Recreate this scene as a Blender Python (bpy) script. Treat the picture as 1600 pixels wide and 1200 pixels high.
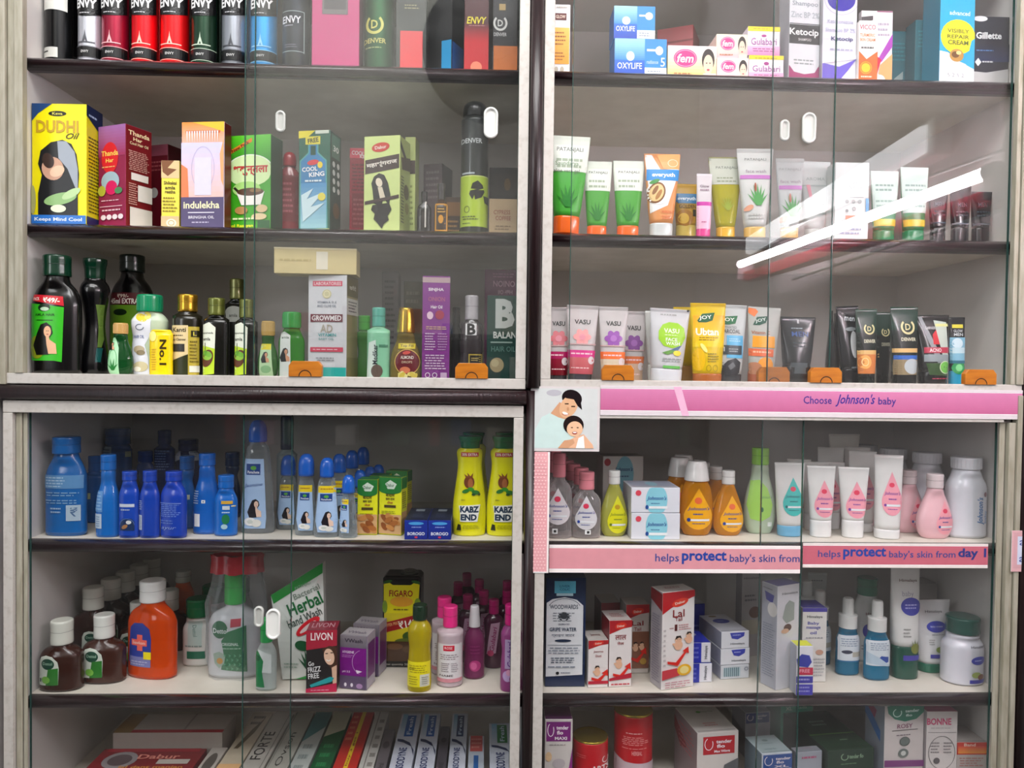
import bpy, bmesh, math, random
from mathutils import Vector, Matrix
from mathutils.geometry import tessellate_polygon
random.seed(7)
scene = bpy.context.scene
for o in list(bpy.data.objects): bpy.data.objects.remove(o)
COL = scene.collection

# ---------------------------------------------------------------- camera
FPX = 1200.0
CAM = Vector((0.0, -1.35, 0.0))
def cam_axes(pitch, yaw, roll):
    p, y, r = [math.radians(a) for a in (pitch, yaw, roll)]
    fwd = Vector((math.sin(y)*math.cos(p), math.cos(y)*math.cos(p), -math.sin(p)))
    right = Vector((math.cos(y), -math.sin(y), 0))
    up = right.cross(fwd)
    return right*math.cos(r) - up*math.sin(r), up*math.cos(r) + right*math.sin(r), fwd
AX = cam_axes(1.2625, 1.90625, -0.7125)
cd = bpy.data.cameras.new('camera'); cam = bpy.data.objects.new('camera', cd); COL.objects.link(cam)
cd.sensor_fit = 'HORIZONTAL'; cd.sensor_width = 36.0; cd.lens = 36.0*FPX/1600.0
cd.clip_start = 0.05; cd.clip_end = 50
cam.matrix_world = Matrix(((AX[0].x, AX[1].x, -AX[2].x, CAM.x), (AX[0].y, AX[1].y, -AX[2].y, CAM.y),
                           (AX[0].z, AX[1].z, -AX[2].z, CAM.z), (0, 0, 0, 1)))
scene.camera = cam

# ---------------------------------------------------------------- light and exposure
w = bpy.data.worlds.new('room_air'); scene.world = w; w.use_nodes = True
w.node_tree.nodes['Background'].inputs[0].default_value = (0.9, 0.95, 1.0, 1)
w.node_tree.nodes['Background'].inputs[1].default_value = 0.6
def area(name, loc, rot, sx, sy, power, col=(1, 1, 1)):
    l = bpy.data.lights.new(name, 'AREA'); l.shape = 'RECTANGLE'; l.size = sx; l.size_y = sy; l.energy = power; l.color = col
    o = bpy.data.objects.new(name, l); COL.objects.link(o); o.location = loc; o.rotation_euler = [math.radians(a) for a in rot]
    return o
area('ceiling_lamp', (-0.15, -0.7, 1.35), (26, 0, 0), 1.7, 0.25, 11, (1.0, 0.98, 0.96))
area('counter_lamp', (0.1, -2.4, 2.25), (50, 0, 0), 2.4, 0.5, 42, (0.97, 0.98, 1.0))
area('added_interior_fill', (-2.05, -2.7, 0.75), (84, 0, -38), 1.1, 1.3, 22, (0.97, 0.99, 1.0))  # added fill to brighten the cabinet interiors; no entrance is built
area('wall_wash_lamp', (-0.4, -1.95, 2.32), (-28, 0, 0), 2.6, 0.3, 26, (1.0, 1.0, 0.97))  # added light on the opposite wall, so the panes mirror a grey haze
TUBE_EMIT = 45.0
vs = scene.view_settings
vs.view_transform = 'Standard'; vs.look = 'None'; vs.gamma = 1; vs.use_curve_mapping = False
vs.exposure = 0.47

# ---------------------------------------------------------------- pixel -> place
def ray(px, py): return AX[2] + AX[0]*((px-800)/FPX) - AX[1]*((py-600)/FPX)
def at(px, py, Y):
    d = ray(px, py); t = (Y-CAM.y)/d.y
    return CAM + d*t
def on_floor(px, py, z):
    d = ray(px, py); t = (z-CAM.z)/d.z
    return CAM + d*t

# ---------------------------------------------------------------- colours and materials
def lin(h):
    h = h.lstrip('#'); out = []
    if len(h) == 3: h = ''.join(c*2 for c in h)
    for i in (0, 2, 4):
        c = int(h[i:i+2], 16)/255.0
        out.append(c/12.92 if c <= 0.04045 else ((c+0.055)/1.055)**2.4)
    return (out[0], out[1], out[2], 1.0)
MATS = {}
def nmat(name):
    m = bpy.data.materials.new(name); m.use_nodes = True
    return m, m.node_tree.nodes, m.node_tree.links, m.node_tree.nodes['Principled BSDF']
def printed(key, rough=0.4, metal=0.0, trans=0.0, ior=1.45, coat=0.0, bump=0.0, sub=0.0, wear=0.06):
    m, n, l, p = nmat(key)
    a = n.new('ShaderNodeVertexColor'); a.layer_name = 'Col'
    tc = n.new('ShaderNodeTexCoord'); nz = n.new('ShaderNodeTexNoise'); nz.inputs['Scale'].default_value = 60
    l.new(tc.outputs['Object'], nz.inputs['Vector'])
    hs = n.new('ShaderNodeHueSaturation'); mr = n.new('ShaderNodeMapRange')
    mr.inputs['To Min'].default_value = 1-wear; mr.inputs['To Max'].default_value = 1+wear
    l.new(nz.outputs['Fac'], mr.inputs['Value']); l.new(mr.outputs[0], hs.inputs['Value'])
    l.new(a.outputs['Color'], hs.inputs['Color']); l.new(hs.outputs['Color'], p.inputs['Base Color'])
    p.inputs['Roughness'].default_value = rough; p.inputs['Metallic'].default_value = metal
    p.inputs['Transmission Weight'].default_value = trans; p.inputs['IOR'].default_value = ior
    p.inputs['Coat Weight'].default_value = coat; p.inputs['Coat Roughness'].default_value = 0.08
    if bump:
        nb = n.new('ShaderNodeTexNoise'); nb.inputs['Scale'].default_value = 45; nb.inputs['Detail'].default_value = 3
        l.new(tc.outputs['Object'], nb.inputs['Vector'])
        b = n.new('ShaderNodeBump'); b.inputs['Strength'].default_value = bump; b.inputs['Distance'].default_value = 0.004
        l.new(nb.outputs['Fac'], b.inputs['Height']); l.new(b.outputs[0], p.inputs['Normal'])
    MATS[key] = m; return m
printed('paper', 0.38)
printed('gloss', 0.22, coat=0.3)
printed('matte', 0.7)
printed('metal', 0.3, metal=0.55, coat=0.4)
printed('gold', 0.22, metal=0.85)
printed('liquid', 0.04, trans=0.5, ior=1.38)
def clear_plastic(key, d0, d1, gloss):
    m = bpy.data.materials.new(key); m.use_nodes = True; n = m.node_tree.nodes; l = m.node_tree.links
    n.remove(n['Principled BSDF']); out = n['Material Output']
    a = n.new('ShaderNodeVertexColor'); a.layer_name = 'Col'
    tr = n.new('ShaderNodeBsdfTransparent'); di = n.new('ShaderNodeBsdfDiffuse'); gl = n.new('ShaderNodeBsdfGlossy'); gl.inputs['Roughness'].default_value = .04
    lw = n.new('ShaderNodeLayerWeight'); lw.inputs['Blend'].default_value = .25
    mr = n.new('ShaderNodeMapRange'); mr.inputs['To Min'].default_value = d0; mr.inputs['To Max'].default_value = d1
    l.new(lw.outputs['Facing'], mr.inputs['Value']); l.new(a.outputs['Color'], tr.inputs[0]); l.new(a.outputs['Color'], di.inputs[0])
    m1 = n.new('ShaderNodeMixShader'); m2 = n.new('ShaderNodeMixShader'); l.new(mr.outputs[0], m1.inputs[0]); l.new(tr.outputs[0], m1.inputs[1]); l.new(di.outputs[0], m1.inputs[2])
    m2.inputs[0].default_value = gloss; l.new(m1.outputs[0], m2.inputs[1]); l.new(gl.outputs[0], m2.inputs[2]); l.new(m2.outputs[0], out.inputs[0]); MATS[key] = m
clear_plastic('clear', .16, .6, .08)
clear_plastic('bag_film', .05, .3, .07)
printed('satin', 0.3, trans=0.25, ior=1.4)
printed('film', 0.12, coat=0.8, bump=0.6)
printed('label', 0.3)

def tex_mat(key, c1, c2, scale=(1, 1, 1), rough=0.5, bump=0.0, nscale=8.0, lo=0.35, hi=0.65, metal=0, detail=4, coat=0):
    m, n, l, p = nmat(key)
    tc = n.new('ShaderNodeTexCoord'); mp = n.new('ShaderNodeMapping'); mp.inputs['Scale'].default_value = scale
    nz = n.new('ShaderNodeTexNoise'); nz.inputs['Scale'].default_value = nscale; nz.inputs['Detail'].default_value = detail
    cr = n.new('ShaderNodeValToRGB'); e = cr.color_ramp.elements
    e[0].position = lo; e[0].color = lin(c1); e[1].position = hi; e[1].color = lin(c2)
    l.new(tc.outputs['Object'], mp.inputs[0]); l.new(mp.outputs[0], nz.inputs['Vector'])
    l.new(nz.outputs['Fac'], cr.inputs[0]); l.new(cr.outputs[0], p.inputs['Base Color'])
    p.inputs['Roughness'].default_value = rough; p.inputs['Metallic'].default_value = metal; p.inputs['Coat Weight'].default_value = coat
    if bump:
        b = n.new('ShaderNodeBump'); b.inputs['Strength'].default_value = bump; b.inputs['Distance'].default_value = 0.003
        l.new(nz.outputs['Fac'], b.inputs['Height']); l.new(b.outputs[0], p.inputs['Normal'])
    MATS[key] = m; return m
tex_mat('laminate', '#cfcbc7', '#dad6d3', nscale=5, rough=0.5)
tex_mat('shelf_white', '#dad3c6', '#e6e0d4', nscale=14, rough=0.55, detail=8)
tex_mat('nosing', '#1d1013', '#2e1d21', scale=(3, 30, 30), nscale=6, rough=0.24, bump=0.15, coat=0.25)
tex_mat('post_dark', '#1b0f12', '#2a1a1c', scale=(30, 30, 2), nscale=8, rough=0.3, bump=0.2)
tex_mat('frame_white', '#b3ada6', '#c0bbb5', scale=(9, 9, 9), nscale=12, rough=0.45, bump=0.05, detail=8, lo=0.3, hi=0.5)
tex_mat('moulding', '#938e7c', '#a8a394', scale=(20, 20, 3), nscale=6, rough=0.55)
tex_mat('plaster', '#b5afae', '#c9c4c4', nscale=7, rough=0.7, bump=0.1)
tex_mat('room_wall', '#b4b4ac', '#c2c2ba', nscale=3, rough=0.8)
tex_mat('room_ceiling', '#c8c8c4', '#d4d4d0', nscale=3, rough=0.8)
tex_mat('room_floor', '#4b443f', '#5d554e', nscale=4, rough=0.5)
tex_mat('dark_wood', '#1c1512', '#2c221d', scale=(2, 2, 10), nscale=5, rough=0.5)
tex_mat('block_wood', '#a85f10', '#c07418', scale=(4, 4, 20), nscale=6, rough=0.35, coat=0.3)
tex_mat('black_plastic', '#0b0b0c', '#121214', nscale=4, rough=0.45)
tex_mat('white_plastic', '#dcdcd8', '#e8e8e4', nscale=4, rough=0.3)
tex_mat('fog_plastic', '#bfc0bb', '#d2d3ce', nscale=9, rough=0.25)
tex_mat('red_enamel', '#a31f30', '#b52a3a', nscale=4, rough=0.35)

def pane_mat(key, tint, dust):
    m = bpy.data.materials.new(key); m.use_nodes = True; n = m.node_tree.nodes; l = m.node_tree.links
    n.remove(n['Principled BSDF']); out = n['Material Output']
    tr = n.new('ShaderNodeBsdfTransparent'); tr.inputs[0].default_value = lin(tint)
    gl = n.new('ShaderNodeBsdfGlossy'); gl.inputs['Roughness'].default_value = 0.0
    fr = n.new('ShaderNodeFresnel'); ge = n.new('ShaderNodeNewGeometry'); io = n.new('ShaderNodeMapRange')   # same air-to-glass mirror on both faces
    io.inputs['To Min'].default_value = 1.52; io.inputs['To Max'].default_value = 1/1.52
    l.new(ge.outputs['Backfacing'], io.inputs['Value']); l.new(io.outputs[0], fr.inputs['IOR'])
    di = n.new('ShaderNodeBsdfDiffuse'); di.inputs[0].default_value = (0.8, 0.82, 0.8, 1)
    tc = n.new('ShaderNodeTexCoord'); mp = n.new('ShaderNodeMapping'); mp.inputs['Rotation'].default_value = (0, 0.6, 0); mp.inputs['Scale'].default_value = (2, 1, 7)
    nz = n.new('ShaderNodeTexNoise'); nz.inputs['Scale'].default_value = 3; nz.inputs['Detail'].default_value = 6
    mr = n.new('ShaderNodeMapRange'); mr.inputs['From Min'].default_value = 0.35; mr.inputs['From Max'].default_value = 0.8
    mr.inputs['To Min'].default_value = dust*0.35; mr.inputs['To Max'].default_value = dust*1.8
    l.new(tc.outputs['Object'], mp.inputs[0]); l.new(mp.outputs[0], nz.inputs['Vector']); l.new(nz.outputs['Fac'], mr.inputs['Value'])
    m1 = n.new('ShaderNodeMixShader'); m2 = n.new('ShaderNodeMixShader')
    l.new(mr.outputs[0], m1.inputs[0]); l.new(tr.outputs[0], m1.inputs[1]); l.new(di.outputs[0], m1.inputs[2])
    l.new(fr.outputs[0], m2.inputs[0]); l.new(m1.outputs[0], m2.inputs[1]); l.new(gl.outputs[0], m2.inputs[2])
    l.new(m2.outputs[0], out.inputs[0]); MATS[key] = m; return m
pane_mat('pane', '#fefefe', 0.006)
m, n, l, p = nmat('glass_edge'); p.inputs['Base Color'].default_value = lin('#2c4a45'); p.inputs['Roughness'].default_value = 0.15; MATS['glass_edge'] = m
m, n, l, p = nmat('tube_glow'); p.inputs['Base Color'].default_value = (1, 1, 1, 1)
p.inputs['Emission Color'].default_value = (1.0, 0.9, 0.97, 1); p.inputs['Emission Strength'].default_value = TUBE_EMIT; MATS['tube_glow'] = m
m, n, l, p = nmat('diffuser_glow'); p.inputs['Emission Color'].default_value = (0.95, 0.98, 1.0, 1); p.inputs['Emission Strength'].default_value = 3.2; MATS['diffuser_glow'] = m

# ---------------------------------------------------------------- object helpers
def tag(o, label=None, cat=None, group=None, kind=None):
    if label: o['label'] = label
    if cat: o['category'] = cat
    if group: o['group'] = group
    if kind: o['kind'] = kind
    return o
def empty(name, loc, rot=(0, 0, 0)):
    o = bpy.data.objects.new(name, None); COL.objects.link(o); o.location = loc; o.rotation_euler = rot
    o.empty_display_size = 0.02
    return o
class MB:
    """collects coloured polygons and becomes one mesh"""
    def __init__(s): s.v = []; s.f = []; s.c = []; s.s = []
    def poly(s, pts, col, smooth=False):
        b = len(s.v); s.v += [tuple(p) for p in pts]; s.f.append(tuple(range(b, b+len(pts)))); s.c.append(col); s.s.append(smooth)
    def box(s, x0, x1, y0, y1, z0, z1, col='#ffffff', bev=0.0):
        if bev <= 0:
            c = [(x, y, z) for z in (z0, z1) for y in (y0, y1) for x in (x0, x1)]
            b = len(s.v); s.v += c
            for q in ((0, 2, 3, 1), (4, 5, 7, 6), (0, 1, 5, 4), (2, 6, 7, 3), (0, 4, 6, 2), (1, 3, 7, 5)):
                s.f.append(tuple(b+i for i in q)); s.c.append(col); s.s.append(False)
            return
        bm = bmesh.new(); bmesh.ops.create_cube(bm, size=1)
        for v in bm.verts: v.co = Vector(((x0+x1)/2+v.co.x*(x1-x0), (y0+y1)/2+v.co.y*(y1-y0), (z0+z1)/2+v.co.z*(z1-z0)))
        bmesh.ops.bevel(bm, geom=list(bm.edges), offset=bev, segments=2, affect='EDGES', profile=0.6)
        s.bm(bm, col); bm.free()
    def bm(s, bm, col, smooth=False):
        b = len(s.v); bm.verts.index_update(); s.v += [tuple(v.co) for v in bm.verts]
        for f in bm.faces: s.f.append(tuple(b+v.index for v in f.verts)); s.c.append(col); s.s.append(smooth)
    def rings(s, rings, col, smooth=True, cap0=True, cap1=True):
        b = len(s.v); k = len(rings[0])
        for r in rings: s.v += [tuple(p) for p in r]
        for i in range(len(rings)-1):
            for j in range(k):
                s.f.append((b+i*k+j, b+i*k+(j+1) % k, b+(i+1)*k+(j+1) % k, b+(i+1)*k+j)); s.c.append(col); s.s.append(smooth)
        if cap0: s.f.append(tuple(b+j for j in reversed(range(k)))); s.c.append(col); s.s.append(False)
        if cap1: s.f.append(tuple(b+(len(rings)-1)*k+j for j in range(k))); s.c.append(col); s.s.append(False)
    def cyl(s, p0, p1, r, col='#ffffff', seg=20, r1=None):
        p0 = Vector(p0); p1 = Vector(p1); d = (p1-p0).normalized(); r1 = r if r1 is None else r1
        a = d.orthogonal().normalized(); bb = d.cross(a)
        s.rings([[p+(a*math.cos(t)+bb*math.sin(t))*q for t in [2*math.pi*k/seg for k in range(seg)]] for p, q in ((p0, r), (p1, r1))], col)
    def torus(s, c, R, r, nrm_axis='y', col='#ffffff', seg=48, ss=8):
        rings = []
        for i in range(seg+1):
            a = 2*math.pi*i/seg; rr = []
            for j in range(ss):
                b = 2*math.pi*j/ss; q = R+r*math.cos(b)
                rr.append((c[0]+q*math.cos(a), c[1]+r*math.sin(b), c[2]+q*math.sin(a)))
            rings.append(rr)
        s.rings(rings, col, cap0=False, cap1=False)
    def build(s, name, mat, parent=None, loc=None, rot=None):
        me = bpy.data.meshes.new(name); me.from_pydata(s.v, [], s.f)
        ca = me.color_attributes.new('Col', 'FLOAT_COLOR', 'CORNER')
        buf = []; cache = {}
        for f, c in zip(s.f, s.c):
            if c not in cache: cache[c] = lin(c) if isinstance(c, str) else c
            buf += list(cache[c])*len(f)
        ca.data.foreach_set('color', buf)
        me.polygons.foreach_set('use_smooth', s.s)
        me.materials.append(MATS[mat]); me.update()
        o = bpy.data.objects.new(name, me); COL.objects.link(o)
        if parent: o.parent = parent
        if loc is not None: o.location = loc
        if rot is not None: o.rotation_euler = rot
        return o

# ---------------------------------------------------------------- flat artwork: lists of coloured 2-D triangles
_tc = {}
def text_tris(s, bold=0.0, shear=0.0):
    k = (s, bold, shear)
    if k in _tc: return _tc[k]
    cu = bpy.data.curves.new('lettering', 'FONT'); cu.body = s; cu.resolution_u = 2; cu.offset = bold; cu.shear = shear
    o = bpy.data.objects.new('lettering', cu); COL.objects.link(o)
    dg = bpy.context.evaluated_depsgraph_get(); dg.update()
    me = o.evaluated_get(dg).to_mesh(); me.calc_loop_triangles()
    v = [(p.co.x, p.co.y) for p in me.vertices]
    tris = [tuple(v[i] for i in t.vertices) for t in me.loop_triangles]
    o.evaluated_get(dg).to_mesh_clear(); bpy.data.objects.remove(o); bpy.data.curves.remove(cu)
    if tris:
        xs = [p[0] for t in tris for p in t]; ys = [p[1] for t in tris for p in t]
        x0, x1, y0, y1 = min(xs), max(xs), min(ys), max(ys); sx = max(x1-x0, 1e-6); sy = max(y1-y0, 1e-6)
        tris = [tuple(((p[0]-x0)/sx-0.5, (p[1]-y0)/sy-0.5) for p in t) for t in tris]
    _tc[k] = tris
    return tris
def mixc(a, b, t):
    A = lin(a); B = lin(b); return tuple(A[i]*(1-t)+B[i]*t for i in range(3))+(1.0,)
def art_tris(art):
    """art in picture-like units (x right, y down) -> [(col, [tri, ...]), ...] one entry per layer"""
    out = []
    for e in art:
        k = e[0]
        if k == 'r':
            x0, y0, x1, y1, c = e[1:6]; out.append((c, [((x0, y0), (x1, y0), (x1, y1)), ((x0, y0), (x1, y1), (x0, y1))]))
        elif k == 'g':     # printed colour blend, vertical or horizontal
            x0, y0, x1, y1, c0, c1 = e[1:7]; hor = len(e) > 7; N = 10
            for i in range(N):
                a, b = i/N, (i+1)/N; c = mixc(c0, c1, (i+.5)/N)
                q = (x0+(x1-x0)*a, y0, x0+(x1-x0)*b, y1) if hor else (x0, y0+(y1-y0)*a, x1, y0+(y1-y0)*b)
                out.append((c, [((q[0], q[1]), (q[2], q[1]), (q[2], q[3])), ((q[0], q[1]), (q[2], q[3]), (q[0], q[3]))], i > 0))
        elif k == 'e':
            cx, cy, rx, ry, c = e[1:6]; rot = math.radians(e[6]) if len(e) > 6 else 0; N = 22; P = []
            for i in range(N):
                a = 2*math.pi*i/N; x, y = rx*math.cos(a), ry*math.sin(a)
                P.append((cx+x*math.cos(rot)-y*math.sin(rot), cy+x*math.sin(rot)+y*math.cos(rot)))
            out.append((c, [((cx, cy), P[i], P[(i+1) % N]) for i in range(N)]))
        elif k == 'o':     # ellipse outline, optional arc
            cx, cy, rx, ry, wd, c = e[1:7]; a0, a1 = (e[7], e[8]) if len(e) > 7 else (0, 360); N = 26; T = []
            for i in range(N):
                q = []
                for a in (a0+(a1-a0)*i/N, a0+(a1-a0)*(i+1)/N):
                    a = math.radians(a); q.append(((cx+rx*math.cos(a), cy+ry*math.sin(a)), (cx+(rx-wd)*math.cos(a), cy+(ry-wd)*math.sin(a))))
                T += [(q[0][0], q[1][0], q[1][1]), (q[0][0], q[1][1], q[0][1])]
            out.append((c, T))
        elif k == 'p':
            pts = e[1]; T = tessellate_polygon([[Vector((a, b, 0)) for a, b in pts]])
            out.append((e[2], [tuple(pts[i] for i in t) for t in T]))
        elif k == 't':
            s, cx, cy, w_, h_, c = e[1:7]; rot = math.radians(e[7]) if len(e) > 7 else 0; bold = e[8] if len(e) > 8 else 0.012; sh = e[9] if len(e) > 9 else 0
            T = []
            for t in text_tris(s, bold, sh):
                q = []
                for a, b in t:
                    x, y = a*w_, -b*h_
                    q.append((cx+x*math.cos(rot)-y*math.sin(rot), cy+x*math.sin(rot)+y*math.cos(rot)))
                T.append(tuple(q))
            out.append((c, T))
        elif k == 'l':     # rows of fine print
            x0, y0, x1, y1, N, c = e[1:7]; T = []; h = (y1-y0)/N; rr = random.Random(int(x0*7+y0*13+N))
            for i in range(N):
                y = y0+h*(i+.25); x = x0+(x1-x0)*rr.uniform(0, .06); end = x1-(x1-x0)*rr.uniform(0, .25)
                while x < end:
                    wl = (x1-x0)*rr.uniform(.08, .22); xe = min(x+wl, end)
                    T += [((x, y), (xe, y), (xe, y+h*.42)), ((x, y), (xe, y+h*.42), (x, y+h*.42))]; x = xe+(x1-x0)*.035
            out.append((c, T))
    return out
def split(tris, lim):
    out = []; st = list(tris)
    while st:
        t = st.pop(); L = [math.dist(t[i], t[(i+1) % 3]) for i in range(3)]; m = max(L)
        if m <= lim: out.append(t); continue
        i = L.index(m); a, b, c = t[i], t[(i+1) % 3], t[(i+2) % 3]; mm = ((a[0]+b[0])/2, (a[1]+b[1])/2)
        st += [(a, mm, c), (mm, b, c)]
    return out
def put_art(mb, art, to2d, to3d, lim=None, off0=0.0003, step=0.00012):
    """to2d: art units -> metres on the face; to3d: (x, z, off) -> local point"""
    layer = 0
    for ent in art_tris(art):
        c, T = ent[0], ent[1]
        if not (len(ent) > 2 and ent[2]): layer += 1
        T = [tuple(to2d(*p) for p in t) for t in T]
        if lim: T = split(T, lim)
        off = off0+step*layer
        for t in T:
            ar = (t[1][0]-t[0][0])*(t[2][1]-t[0][1])-(t[2][0]-t[0][0])*(t[1][1]-t[0][1])
            if abs(ar) < 1e-12: continue
            if ar < 0: t = (t[0], t[2], t[1])
            mb.poly([to3d(p[0], p[1], off) for p in t], c, smooth=bool(lim))

# printed motifs used on many packs
def woman(cx, cy, s, skin='#d8a07c', hair='#0d0b0b', fl=1):
    f = fl
    return [('p', [(cx-.55*s*f, cy-.3*s), (cx-.3*s*f, cy-.85*s), (cx+.1*s*f, cy-1.0*s), (cx+.42*s*f, cy-.75*s), (cx+.5*s*f, cy-.3*s), (cx+.3*s*f, cy), (cx+.1*s*f, cy+.5*s), (cx+.25*s*f, cy+1.1*s), (cx-.6*s*f, cy+1.15*s), (cx-.85*s*f, cy+.5*s)], hair),
            ('e', cx+.16*s*f, cy-.4*s, .24*s, .36*s, skin), ('p', [(cx+.06*s*f, cy-.12*s), (cx+.26*s*f, cy-.12*s), (cx+.3*s*f, cy+.12*s), (cx+.7*s*f, cy+.4*s), (cx+.76*s*f, cy+1.05*s), (cx+.22*s*f, cy+1.05*s), (cx+.1*s*f, cy+.4*s)], skin),
            ('r', cx+.08*s, cy-.46*s, cx+.14*s, cy-.42*s, '#2a1510'), ('r', cx+.2*s, cy-.46*s, cx+.26*s, cy-.42*s, '#2a1510'), ('e', cx+.18*s*f, cy-.22*s, .07*s, .03*s, '#a8383a')]
def almonds(x0, y0, x1, y1, n=9, s=6, cols=('#a5642e', '#8a4c20', '#c08346')):
    rr = random.Random(int(x0+y0)); out = []
    for i in range(n): out.append(('e', rr.uniform(x0, x1), rr.uniform(y0, y1), s, s*.55, cols[i % len(cols)], rr.uniform(-60, 60)))
    return out
def leaves(cx, cy, s, col='#2f7d2a', n=5):
    return [('p', [(cx-.1*s, cy), (cx+s*math.sin(a)*.55-.02*s, cy-s*math.cos(a)), (cx+.12*s, cy)], col) for a in [(-1.0+2.0*i/(n-1)) for i in range(n)]]
def drop(cx, cy, w_, h_, col):
    P = [(cx, cy-h_*.5)]
    for i in range(13):
        a = math.radians(-25+230*i/12); P.append((cx+w_*.5*math.cos(a), cy+h_*.18+h_*.32*math.sin(a)))
    return [('p', P, col)]
def badge(cx, cy, s, col='#e7cf7a'):     # D in a laurel ring
    return [('o', cx, cy, s, s, s*.28, col, -50, 230), ('t', 'D', cx, cy, s*.75, s*.85, col, 0, .02)]

# ---------------------------------------------------------------- solid shapes
SEG = 40
def ring(z, w_, t, n, seg=SEG):
    P = []
    for k in range(seg):
        a = 2*math.pi*k/seg; c, s_ = math.cos(a), math.sin(a)
        P.append((w_*math.copysign(abs(c)**(2/n), c), t*math.copysign(abs(s_)**(2/n), s_), z))
    return P
def smooth_prof(P, sub=4):
    out = []
    for i in range(len(P)-1):
        p0, p1, p2, p3 = P[max(i-1, 0)], P[i], P[i+1], P[min(i+2, len(P)-1)]
        for k in range(sub):
            t = k/sub; q = []
            for a, b, c, d in zip(p0, p1, p2, p3):
                x = .5*((2*b)+(-a+c)*t+(2*a-5*b+4*c-d)*t*t+(-a+3*b-3*c+d)*t**3)
                q.append(min(max(x, min(b, c)-1e-9), max(b, c)+1e-9) if True else x)
            out.append(tuple(q))
    out.append(tuple(P[-1])); return out
# body outlines: (height fraction, width fraction) - N stands for the neck width
BODY = {
 'straight': [(0, .93), (.012, .985), (.03, 1), (.86, 1), (.93, .93), (.975, 'N+'), (1, 'N')],
 'shoulder': [(0, .9), (.02, .98), (.05, 1), (.62, 1), (.76, .96), (.86, .8), (.94, 'N+'), (1, 'N')],
 'slope':    [(0, .9), (.02, .97), (.06, 1), (.4, .99), (.62, .86), (.8, .62), (.93, 'N+'), (1, 'N')],
 'drop':     [(0, .66), (.02, .74), (.1, .9), (.25, 1), (.42, .98), (.62, .82), (.82, .58), (.95, 'N+'), (1, 'N')],
 'hour':     [(0, .85), (.03, .98), (.12, 1), (.3, .82), (.5, .66), (.7, .78), (.85, 1), (.93, .92), (.985, 'N'), (1, 'N')],
 'waist':    [(0, .88), (.02, .97), (.15, 1), (.45, .93), (.6, .88), (.75, .97), (.85, .98), (.93, .8), (.985, 'N'), (1, 'N')],
 'kabz':     [(0, .88), (.015, .96), (.2, 1), (.38, .97), (.55, .86), (.7, .76), (.82, .72), (.95, .79), (1, 'N')],
 'taper':    [(0, .92), (.02, .98), (.1, 1), (.6, .82), (.85, .7), (.93, .62), (.98, 'N'), (1, 'N')],
 'belly':    [(0, .6), (.03, .78), (.15, .97), (.3, 1), (.5, .88), (.7, .74), (.85, .66), (.95, 'N+'), (1, 'N')],
 'egg':     [(0, .68), (.03, .78), (.15, .94), (.35, 1), (.6, .97), (.8, .88), (.94, 'N+'), (1, 'N')],
 'can':      [(0, .9), (.008, .99), (.02, 1), (.97, 1), (.985, .97), (1, .9)],
}
CAP = {
 'screw': [(0, .97), (.05, 1), (.9, 1), (.97, .95), (1, .88)],
 'flip':  [(0, .95), (.06, 1), (.5, .98), (.88, 1), (.97, .96), (1, .85)],
 'dome':  [(0, 1), (.45, 1), (.75, .88), (.93, .6), (1, .25)],
 'cone':  [(0, 1), (.08, 1), (.5, .9), (.93, .76), (1, .62)],
 'flare': [(0, .8), (.1, .84), (.5, .88), (.8, 1), (.97, 1), (1, .92)],
 'spray': [(0, 1), (.02, 1), (.40, 1), (.43, .98), (.45, .66), (.47, .62), (.88, .60), (.96, .56), (1, .46)],
}
class Shape:
    def __init__(s, rows): s.rows = rows
    def mesh(s, mb, col, yo=0):
        mb.rings([[(x, y+yo, z) for x, y, z in ring(*r)] for r in s.rows], col)
    def at(s, z):
        R = s.rows
        if z <= R[0][0]: return R[0][1:]
        for a, b in zip(R, R[1:]):
            if z <= b[0]:
                t = (z-a[0])/max(b[0]-a[0], 1e-9); return tuple(a[i]+(b[i]-a[i])*t for i in (1, 2, 3))
        return R[-1][1:]
    def front(s, x, z, off):
        z = max(z, .0008); w_, t, n = s.at(z); q = min(abs(x)/max(w_, 1e-6), .985)
        x = math.copysign(q*w_, x)
        f = (1-q**n)**(1/n); y = -t*f
        nx = q**(n-1)/w_; ny = f**(n-1)/t; L = math.hypot(nx, ny)
        return (x+math.copysign(nx/L*off, x), y-ny/L*off, z)
def shape_from(outline, z0, z1, W2, tr, n, neck=None, neck_tr=1.0, sub=4):
    rows = []
    for v, q in outline:
        if q == 'N': q = neck; t = neck*neck_tr
        elif q == 'N+': q = neck*1.12; t = min(neck*1.1*neck_tr, q*W2*99) ; t = neck*1.08*neck_tr
        else: q = q*W2; t = q*tr
        if isinstance(q, float) and neck and t < 0.001: t = .001
        rows.append((z0+(z1-z0)*v, q, t, n if q > (neck or 0)*1.2 else 2.0))
    return Shape(smooth_prof(rows, sub))
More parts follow.
